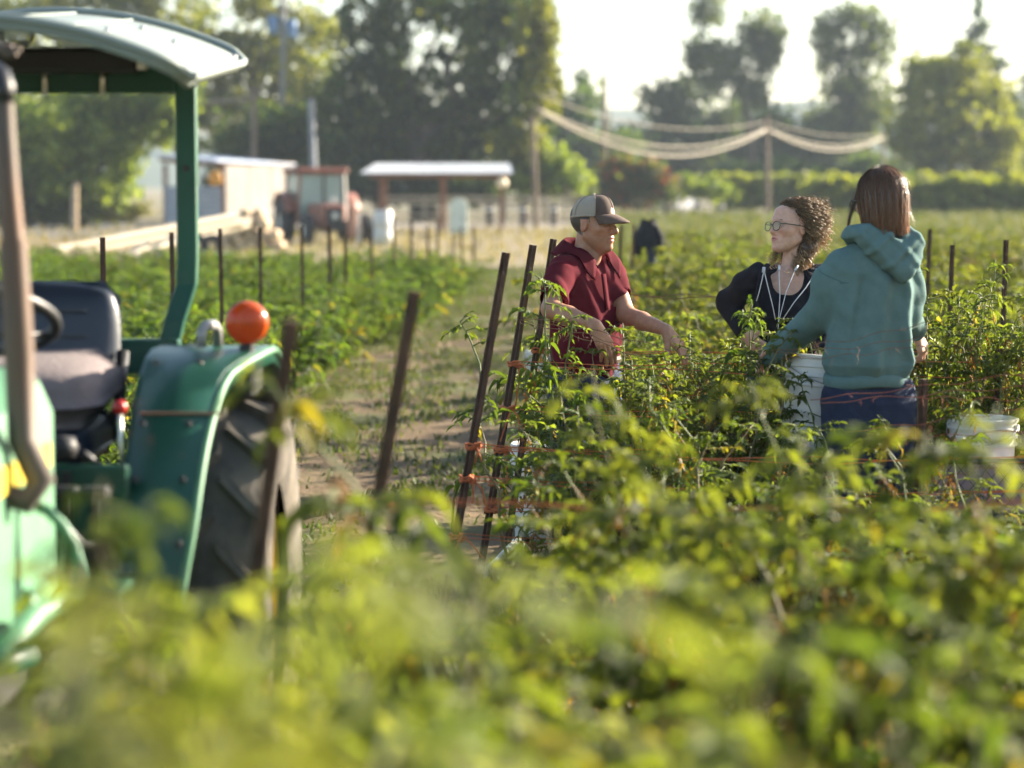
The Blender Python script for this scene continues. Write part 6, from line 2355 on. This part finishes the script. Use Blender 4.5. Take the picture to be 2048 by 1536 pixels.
# glasses
m_frame = mat('olive_glasses_frame', (.09, .10, .075), (.06, .07, .05), rough=.25, spec=.6)
lens_m = bpy.data.materials.new('lens_glass')
lens_m.use_nodes = True
_n = lens_m.node_tree.nodes
_t = _n.new('ShaderNodeBsdfTransparent')
_t.inputs[0].default_value = (.86, .92, .86, 1)
_g = _n.new('ShaderNodeBsdfGlossy')
_g.inputs['Roughness'].default_value = .03
_x = _n.new('ShaderNodeMixShader')
_x.inputs[0].default_value = .06
lens_m.node_tree.links.new(_t.outputs[0], _x.inputs[1])
lens_m.node_tree.links.new(_g.outputs[0], _x.inputs[2])
lens_m.node_tree.links.new(_x.outputs[0], _n['Material Output'].inputs['Surface'])


def glasses(H, label, mf):
    gl = thing('eyeglasses', label, 'glasses', tuple(H.w(.1, 0, 0)))
    for s in (-1, 1):
        pts = []
        for t in np.linspace(0, 2 * math.pi, 25)[:-1]:
            c_, s_ = math.cos(t), math.sin(t)
            yy = s * .035 + .0255 * math.copysign(abs(c_) ** .75, c_)
            zz = -.004 + .021 * math.copysign(abs(s_) ** .8, s_)
            pts.append(H.w(.112 - .10 * yy * yy / .06 * .6 - .02 * max(0, -zz), yy, zz))
        MB().tube(pts, .0021, 6, closed=True).build('rim', mf, gl, smooth=True, world=True)
        cc = H.w(.110, s * .035, -.004)
        MB().add([cc] + pts, [(0, 1 + i, 1 + (i + 1) % 24) for i in range(24)]).build('lens', lens_m, gl, smooth=True, world=True)
        MB().tube([H.w(.106, s * .060, .006), H.w(.085, s * .074, .008), H.w(.03, s * .082, .006), H.w(-.015, s * .084, .004), H.w(-.03, s * .080, -.014)], .0024, 6).build('temple', mf, gl, smooth=True, world=True)
    MB().tube([H.w(.111, -.010, .002), H.w(.115, 0, .005), H.w(.111, .010, .002)], .0024, 6).build('bridge', mf, gl, smooth=True, world=True)
    return gl


glasses(wH, 'olive framed eyeglasses on the face of the curly haired person', m_frame)

# curly hair
hr = random.Random(3)


def hair_strands(mb, C, starts, fn, n=16, r=.0022, c0=(.05, .03, .02), c1=(.3, .19, .09), sides=3):
    for st in starts:
        pts = fn(st)
        v0 = len(mb.v)
        m_ = len(pts)
        mb.tube(pts, [r * (1 - .55 * i / m_) for i in range(m_)], sides, cap=False)
        j = hr.uniform(.7, 1.3)
        for i in range(m_):
            t = (i / (m_ - 1)) ** 1.3
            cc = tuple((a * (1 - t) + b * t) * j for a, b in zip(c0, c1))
            C += [cc] * sides


Hs = Solid()
def hel(c, r_, k=.03):
    cw = wH.w(*c)
    Hs.u(ell(cw, tuple(x * wH.s for x in r_), np.array(wH.M)), k)
hel((-.030, 0, .044), (.094, .078, .079), 0)
hel((-.085, 0, .020), (.062, .075, .075))
hel((-.125, .01, -.020), (.060, .066, .062))
hel((-.075, .030, -.070), (.050, .062, .065))
hel((-.045, .055, -.115), (.034, .036, .055))
hel((-.040, -.045, -.100), (.036, .036, .065))
Hs.s(ell(wH.w(.078, 0, -.045), (.080 * wH.s, .095 * wH.s, .108 * wH.s), np.array(wH.M)), .01)
Hs.s(ell(wH.w(-.002, .088, -.02), (.026, .03, .034)), .008)
Hs.disp = folds([(.006, (.7, .3, .6), 190, .3, (.2, .9, .3), 2), (.005, (.2, -.6, .7), 230, 1.3, (.9, .2, .1), 2)])
hairbase = make('hair', Hs, tuple(wH.c - Vector((.3, .25, .3))), tuple(wH.c + Vector((.3, .25, .25))), .005, m_hair, wom, lambda V: np.tile(np.array((.085, .05, .03)), (len(V), 1)))
mb, C = MB(), []


def curl_path(st):
    a, e, Ln, rad, tw_, drop = st
    ca, sa, ce, se = math.cos(a), math.sin(a), math.cos(e), math.sin(e)
    base = Vector((-.02 + .098 * ca * ce, .080 * sa * ce, .045 + .085 * se))
    nrm = Vector((ca * ce, sa * ce, se))
    pts = []
    ph = hr.uniform(0, 6.28)
    for i in range(26):
        s = i / 25
        p = base + nrm * (.004 + .02 * s * (1 - s) * 2) + Vector((-1, 0, 0)) * (Ln * s) + Vector((0, 0, -1)) * drop * s ** 1.4 + Vector((0, sa, 0)) * .02 * s
        q = Vector(((p.x + .022) / .100, p.y / .082, (p.z - .045) / .084))
        lim = 1.05 + .10 * s
        if q.length < lim:
            q *= lim / q.length
            p = Vector((q.x * .100 - .022, q.y * .082, q.z * .084 + .045))
        w_ = tw_ * s * 6.28 + ph
        o = Vector((math.cos(w_), math.sin(w_), math.sin(w_ * .5 + 1))) * rad * min(1, s * 3 + .15)
        pts.append(wH.w(*(p + o)))
    return pts


starts = []
for k in range(950):
    a = R(hr.uniform(58, 302))
    e = R(hr.uniform(-25, 80))
    if math.cos(a) > .1 and e < .25:
        e = .25 + hr.random() * .8
    starts.append((a, e, hr.uniform(.05, .09), hr.uniform(.009, .017), hr.uniform(2.2, 4.0), hr.uniform(.03, .13)))
for k in range(650):
    az = hr.uniform(-100, 100)
    lo_ = 31 * (1 - (az / 100) ** 2) + 5
    starts.append((R(az), R(lo_ + (84 - lo_) * hr.random() ** 1.8), hr.uniform(.08, .16), hr.uniform(.004, .009), hr.uniform(3, 6), hr.uniform(-.01, .05)))
for k in range(450):
    starts.append((R(hr.uniform(95, 265)), R(hr.uniform(-70, -20)), hr.uniform(.0, .04), hr.uniform(.006, .014), hr.uniform(2.0, 4.5), hr.uniform(.05, .12)))
hair_strands(mb, C, starts, curl_path, c0=(.085, .052, .03), c1=(.38, .25, .12), r=.0016)  # blond tips, lightened further so the sun's golden rim is in the colour
hair_strands(mb, C, [(R(hr.uniform(70, 290)), R(hr.uniform(-20, 80)), hr.uniform(.06, .13), hr.uniform(.012, .03), hr.uniform(1.0, 2.5), hr.uniform(-.02, .08)) for _ in range(150)], curl_path, c0=(.12, .08, .045), c1=(.42, .28, .14), r=.0005)


def lock_path(st):
    y0, x0, z0, Ln, rad, tw_ = st
    ph = hr.uniform(0, 6.28)
    pts = []
    for i in range(22):
        s = i / 21
        w_ = tw_ * s * 6.28 + ph
        p = Vector((x0 + .045 * s, y0 * (1 + .12 * s), z0 - Ln * s)) + Vector((math.cos(w_), math.sin(w_), 0)) * rad * min(1, .3 + s)
        pts.append(wH.w(*p))
    return pts


starts = [(hr.uniform(.03, .08), hr.uniform(-.10, -.03), hr.uniform(-.09, -.03), hr.uniform(.10, .18), hr.uniform(.008, .016), hr.uniform(1.5, 3)) for _ in range(190)]
starts += [(hr.uniform(-.095, -.05), hr.uniform(-.05, .03), hr.uniform(-.10, -.05), hr.uniform(.08, .14), hr.uniform(.008, .016), hr.uniform(1.5, 3)) for _ in range(45)]
hair_strands(mb, C, starts, lock_path, c0=(.12, .072, .04), c1=(.5, .34, .17), r=.0018)
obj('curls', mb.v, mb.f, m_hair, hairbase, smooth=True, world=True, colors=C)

# ------------------------------------------------------------------ the woman in the teal hoodie, seen from behind
D = 9.0
yawT, yawH = R(-166), R(-150)
fw = fv_(yawT)
lf = (-fw[1], fw[0])
fo = Vector((fw[0], fw[1], 0))
hH = Frame(P(1757, 403, D), yawH, R(-6), R(0), .92)
hw = thing('person', 'person in loose teal hoodie with straight brown hair seen from behind', 'person', (P(1738, 760, D).x, D, 0))
N = P(1754, 478, D)
SL, SR = P(1684, 530, D + .0), P(1803, 527, D + .03)
EL, WL = P(1652, 622, D + .06), P(1566, 694, D + .24)
ER, WR = P(1814, 625, D + .04), P(1832, 664, D + .24)
hipc = P(1738, 780, D)


def hk(g):
    rows_ = [(.80, 1738, .170, .13), (.90, 1738, .160, .12), (1.0, 1740, .150, .11), (1.15, 1746, .155, .11), (1.28, 1750, .165, .11), (1.36, 1751, .155, .09), (1.41, 1753, .10, .075), (1.44, 1754, .06, .06)]
    return [(z, G(px, D).x, D, w + g, d_ + g) for z, px, w, d_ in rows_]


S = Solid()
S.u(loft(hk(-.045), fw), 0)
S.u(rcone(N, hH.w(-.03, 0, -.05), .052, .046), .03)
S.u(rcone(SL, EL, .045, .038), .03)
S.u(rcone(EL, WL, .038, .025), .015)
S.u(rcone(SR, ER, .045, .038), .03)
S.u(rcone(ER, WR, .038, .025), .015)
hand(S, WL, (-.75, .5, -.45), (.1, -.3, -.95), False, curl=.5, sc_=.9)
hand(S, WR, (.35, .25, -.8), (-.7, .5, -.2), True, curl=.7, sc_=.9, jit=.5)
hips = [hipc + Vector((lf[0] * s * .085, lf[1] * s * .085, 0)) for s in (1, -1)]
feet = [Vector((h_.x, h_.y, .07)) for h_ in hips]
legs(S, hips[0], hips[1], feet[0], feet[1])
head_ops(S, hH)
make('body', S, (.85, 8.6, -.02), (1.70, 9.6, 1.76), .0045, m_skin, hw, skin_fn(hH, (.58, .33, .24), (.46, .17, .15)))
add_eyes(hH, hw)

m_teal = mat('teal_fleece', (0.112, 0.182, 0.172), (0.095, 0.158, 0.15), rough=.95, scale=25, bump=.12, bscale=220, spec=.1)
T = Solid()
hkeys = [(.915, 1735, .150, .125), (.95, 1733, .162, .135), (.985, 1732, .176, .15), (1.05, 1736, .172, .145), (1.15, 1741, .165, .135), (1.25, 1744, .166, .13), (1.33, 1746, .158, .115), (1.39, 1753, .125, .095), (1.425, 1754, .085, .08)]
T.u(loft([(z, G(px, D).x, D, w * .94, d_ * .95) for z, px, w, d_ in hkeys], fw, 2.2), 0)
hoodT = T
T.u(rcone(SL, SL.lerp(EL, .5), .068, .078), .06)
T.u(rcone(SL.lerp(EL, .5), EL, .078, .070), .04)
T.u(rcone(EL, EL.lerp(WL, 1.22), .070, .048), .03)
T.u(rcone(SR, SR.lerp(ER, .5), .060, .060), .06)
T.u(rcone(SR.lerp(ER, .5), ER, .060, .054), .04)
T.u(rcone(ER, ER.lerp(WR, .88), .054, .042), .03)
T.s(rcone(N + Vector((0, 0, .02)) + fo * .02, N + Vector((0, 0, .12)) + fo * .02, .055, .07), .01)
bk_ = -fo
_hf = folds([(.010, (lf[0], lf[1], .12), 30, 1.1, (.1, .05, .4), .8), (.009, (lf[0] * .8, lf[1] * .8, -.38), 42, .2, (.05, .1, .5), .8), (.005, (.3, .2, .95), 40, 2.0, (.5, .2, .1), .9)])
def ridge(p, pts, amp, sl, sr):
    """long cloth fold hanging along a line down the back, steep on its right side"""
    zz = np.array([q[2] for q in pts][::-1])
    xx = np.array([q[0] for q in pts][::-1])
    x0 = np.interp(p[:, 2], zz, xx)
    dx = p[:, 0] - x0
    w = np.exp(-(dx / np.where(dx < 0, sl, sr)) ** 2)
    fade = np.clip((p[:, 2] - zz[0]) / .05, 0, 1) * np.clip((zz[-1] - p[:, 2]) / .06, 0, 1)
    return amp * w * fade * np.clip((D + .03 - p[:, 1]) / .05, 0, 1)


_r1 = [P(1772, 540, D), P(1762, 600, D), P(1750, 690, D), P(1744, 760, D)]
_r2 = [P(1806, 530, D), P(1814, 580, D), P(1810, 640, D), P(1812, 690, D), P(1822, 720, D), P(1806, 765, D)]
_r3 = [P(1722, 530, D), P(1716, 580, D), P(1704, 640, D), P(1700, 700, D)]
T.disp = lambda p: _hf(p) + ridge(p, _r1, .016, .035, .014) + ridge(p, _r2, .026, .035, .012) - ridge(p, _r3, .014, .015, .03)
hood_o = make('teal_hoodie', T, (.85, 8.65, .88), (1.70, 9.5, 1.50), .0055, m_teal, hw)
# sewn seams around the armholes and down the sleeves
for S_, E_ in ((SL, EL), (SR, ER)):
    ax_ = (E_ - S_).normalized()
    e1_ = ax_.cross(Vector((0, 1, 0))).normalized()
    e2_ = ax_.cross(e1_).normalized()
    c_ = S_ + ax_ * .035
    pts = push_out([c_ + (e1_ * math.cos(t) + e2_ * math.sin(t)) * .082 for t in np.linspace(0, 2 * math.pi, 49)[:-1]], T, .0006, 6, True)
    MB().tube(pts, .0017, 5, closed=True).build('armhole_seam', mat('seam_teal', (.055, .115, .112), rough=.95), hood_o, smooth=True, world=True)
# hood lying on the back
Q = Solid()
ringp = []
for a in np.linspace(0, 2 * math.pi, 15)[:-1]:
    c_, s_ = math.cos(a), math.sin(a)
    ringp.append(N + Vector((0, 0, .022)) + Vector((lf[0] * s_ * .098 + fw[0] * c_ * .085, lf[1] * s_ * .098 + fw[1] * c_ * .085, -.035 * max(0, c_) + .004 * max(0, -c_))))
for i in range(14):
    Q.u(rcone(ringp[i], ringp[(i + 1) % 14], .030, .030), .022)
rv = Vector((-lf[0], -lf[1], 0))
Q.u(rcone(N + bk_ * .085 + rv * -.07 + Vector((0, 0, -.005)), N + bk_ * .125 + rv * .045 + Vector((0, 0, -.105)), .040, .036), .05)
Q.u(rcone(N + bk_ * .085 + rv * .11 + Vector((0, 0, -.02)), N + bk_ * .125 + rv * .055 + Vector((0, 0, -.11)), .042, .036), .05)
Q.u(ell(N + bk_ * .10 + rv * .03 + Vector((0, 0, -.045)), (.095, .045, .06), np.array(((lf[0], fw[0], 0), (lf[1], fw[1], 0), (0, 0, 1)))), .04)
Q.s(rcone(N + bk_ * .05 + rv * -.03 + Vector((0, 0, .07)), N + bk_ * .10 + rv * .02 + Vector((0, 0, .015)), .04, .022), .025)
Q.s(rcone(N + Vector((0, 0, -.02)), N + Vector((0, 0, .14)), .058, .066), .012)
Q.s(rcone(N + bk_ * .15 + rv * .115 + Vector((0, 0, -.015)), N + bk_ * .165 + rv * .03 + Vector((0, 0, -.075)), .006, .005), .014)
Q.disp = folds([(.008, (lf[0], lf[1], 1.0), 55, .4, (.3, .2, .8), 1.2), (.006, (lf[0], lf[1], -.9), 60, 1.9, (.3, .9, .2), 1.2)])
make('hood', Q, (1.05, 8.68, 1.20), (1.65, 9.25, 1.58), .005, m_teal, hood_o)
# ribbed cuffs and hem
hemc = Vector((G(1735, D).x, D, .925))
MB().tube([hemc + Vector((lf[0] * math.cos(t) * .155 + fw[0] * math.sin(t) * .128, lf[1] * math.cos(t) * .155 + fw[1] * math.sin(t) * .128, .006 * math.sin(3 * t))) for t in np.linspace(0, 2 * math.pi, 41)[:-1]], .026, 8, closed=True, flat=(.4, 1)).build('hem_band', m_teal, hood_o, smooth=True, world=True)
for E_, W_ in ((EL, EL.lerp(WL, 1.4)), (ER, WR)):
    u_ = (W_ - E_).normalized()
    MB().tube([E_.lerp(W_, .86), E_.lerp(W_, .98)], [.046, .039], 14).build('cuff', m_teal, hood_o, smooth=60, world=True)
jeans(hw, hipc, hips, feet, fw, w=.165, dpt=.125, ztop=.93, m=mat('dark_blue_denim', (0.007, 0.014, 0.038), (0.012, 0.022, 0.055), rough=.9, scale=12, bump=.3, bscale=220))
shoes(hw, feet, fw, m_shoe)
glasses(hH, 'dark glasses just showing past the hair of the hooded person', m_frame)

# straight hair
Hs = Solid()
def hel2(c, r_, k=.03):
    Hs.u(ell(hH.w(*c), tuple(x * hH.s for x in r_), np.array(hH.M)), k)
hel2((-.022, 0, .035), (.108, .091, .095), 0)
hel2((-.040, 0, -.035), (.092, .089, .095), .05)
hel2((-.035, 0, -.090), (.075, .078, .060), .05)
Hs.s(ell(hH.w(.082, 0, -.02), (.075 * hH.s, .085 * hH.s, .12 * hH.s), np.array(hH.M)), .015)
zl = Hs
Hs.disp = lambda p: .0035 * np.sin(np.arctan2(((p - A3(hH.c)) @ np.array(hH.M, f32))[:, 1], ((p - A3(hH.c)) @ np.array(hH.M, f32))[:, 0] + .02) * 26) + .002 * np.sin(np.arctan2(((p - A3(hH.c)) @ np.array(hH.M, f32))[:, 1], ((p - A3(hH.c)) @ np.array(hH.M, f32))[:, 0] + .02) * 61 + 1)
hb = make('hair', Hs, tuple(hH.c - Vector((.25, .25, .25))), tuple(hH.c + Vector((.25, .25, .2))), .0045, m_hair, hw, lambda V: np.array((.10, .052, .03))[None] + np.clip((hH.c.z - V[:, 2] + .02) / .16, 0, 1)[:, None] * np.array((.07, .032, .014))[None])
mb, C = MB(), []


def straight(st):
    a, wob, endz, flip, off = st
    pts = []
    for i in range(17):
        s = i / 16
        if s < .5:
            e = R(82 - 82 * s / .5)
            p = Vector((-.022 + (.110 + off) * math.cos(a) * math.cos(e), (.093 + off) * math.sin(a) * math.cos(e), .035 + (.097 + off) * math.sin(e)))
        else:
            k = (s - .5) / .5
            shr = 1 - .16 * k * k
            p = Vector((-.022 - .012 * k + (.110 + off) * math.cos(a) * shr, (.093 + off) * math.sin(a) * shr, .035 - (.035 - endz) * k))
        p += Vector((math.sin(s * 9 + wob) * .0025, math.cos(s * 7 + wob) * .0025, 0)) + Vector((math.cos(a), math.sin(a), 0)) * flip * max(0, s - .8) * .12
        pts.append(hH.w(*p))
    return pts


starts = [(R(hr.uniform(62, 298)), hr.uniform(0, 6), hr.uniform(-.155, -.10), hr.uniform(-.3, .35), hr.uniform(-.001, .004)) for _ in range(900)]
hair_strands(mb, C, starts, straight, r=.0013, c0=(.115, .060, .034), c1=(.27, .13, .058))
starts = [(R(hr.uniform(70, 290)), hr.uniform(0, 6), hr.uniform(-.13, -.04), hr.uniform(.3, 1.2), hr.uniform(.004, .016)) for _ in range(60)]
hair_strands(mb, C, starts, straight, r=.0007, c0=(.08, .04, .02), c1=(.22, .11, .05))
for k in range(26):
    o_ = Vector((hr.gauss(0, .004), hr.gauss(0, .006), hr.gauss(0, .004)))
    pts = [P(1716, 385, D) + o_, P(1706, 410, D + .02) + o_, P(1699, 435, D + .03) + o_ * .8, P(1695, 460, D + .03) + o_ * .5, P(1694 + hr.uniform(-2, 2), 478 + hr.uniform(-5, 3), D + .03)]
    hair_strands(mb, C, [0], lambda _, pts=pts: pts, r=.0014, c0=(.06, .03, .016), c1=(.18, .085, .035))
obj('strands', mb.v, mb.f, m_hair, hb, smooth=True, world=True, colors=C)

# ------------------------------------------------------------------ haze
hz = bpy.data.materials.new('haze_air')
hz.use_nodes = True
hn = hz.node_tree
for nn in list(hn.nodes):
    if nn.type != 'OUTPUT_MATERIAL':
        hn.nodes.remove(nn)
pv = hn.nodes.new('ShaderNodeVolumePrincipled')
pv.inputs['Color'].default_value = (.75, .87, 1.0, 1)
pv.inputs['Density'].default_value = 0.00038
pv.inputs['Anisotropy'].default_value = 0.0
hn.links.new(pv.outputs[0], [x for x in hn.nodes if x.type == 'OUTPUT_MATERIAL'][0].inputs['Volume'])
tag(MB().box((0, 485, 27), (1000, 1090, 56)).build('haze', hz), 'pale haze filling the air over the whole farm', 'haze', kind='stuff')
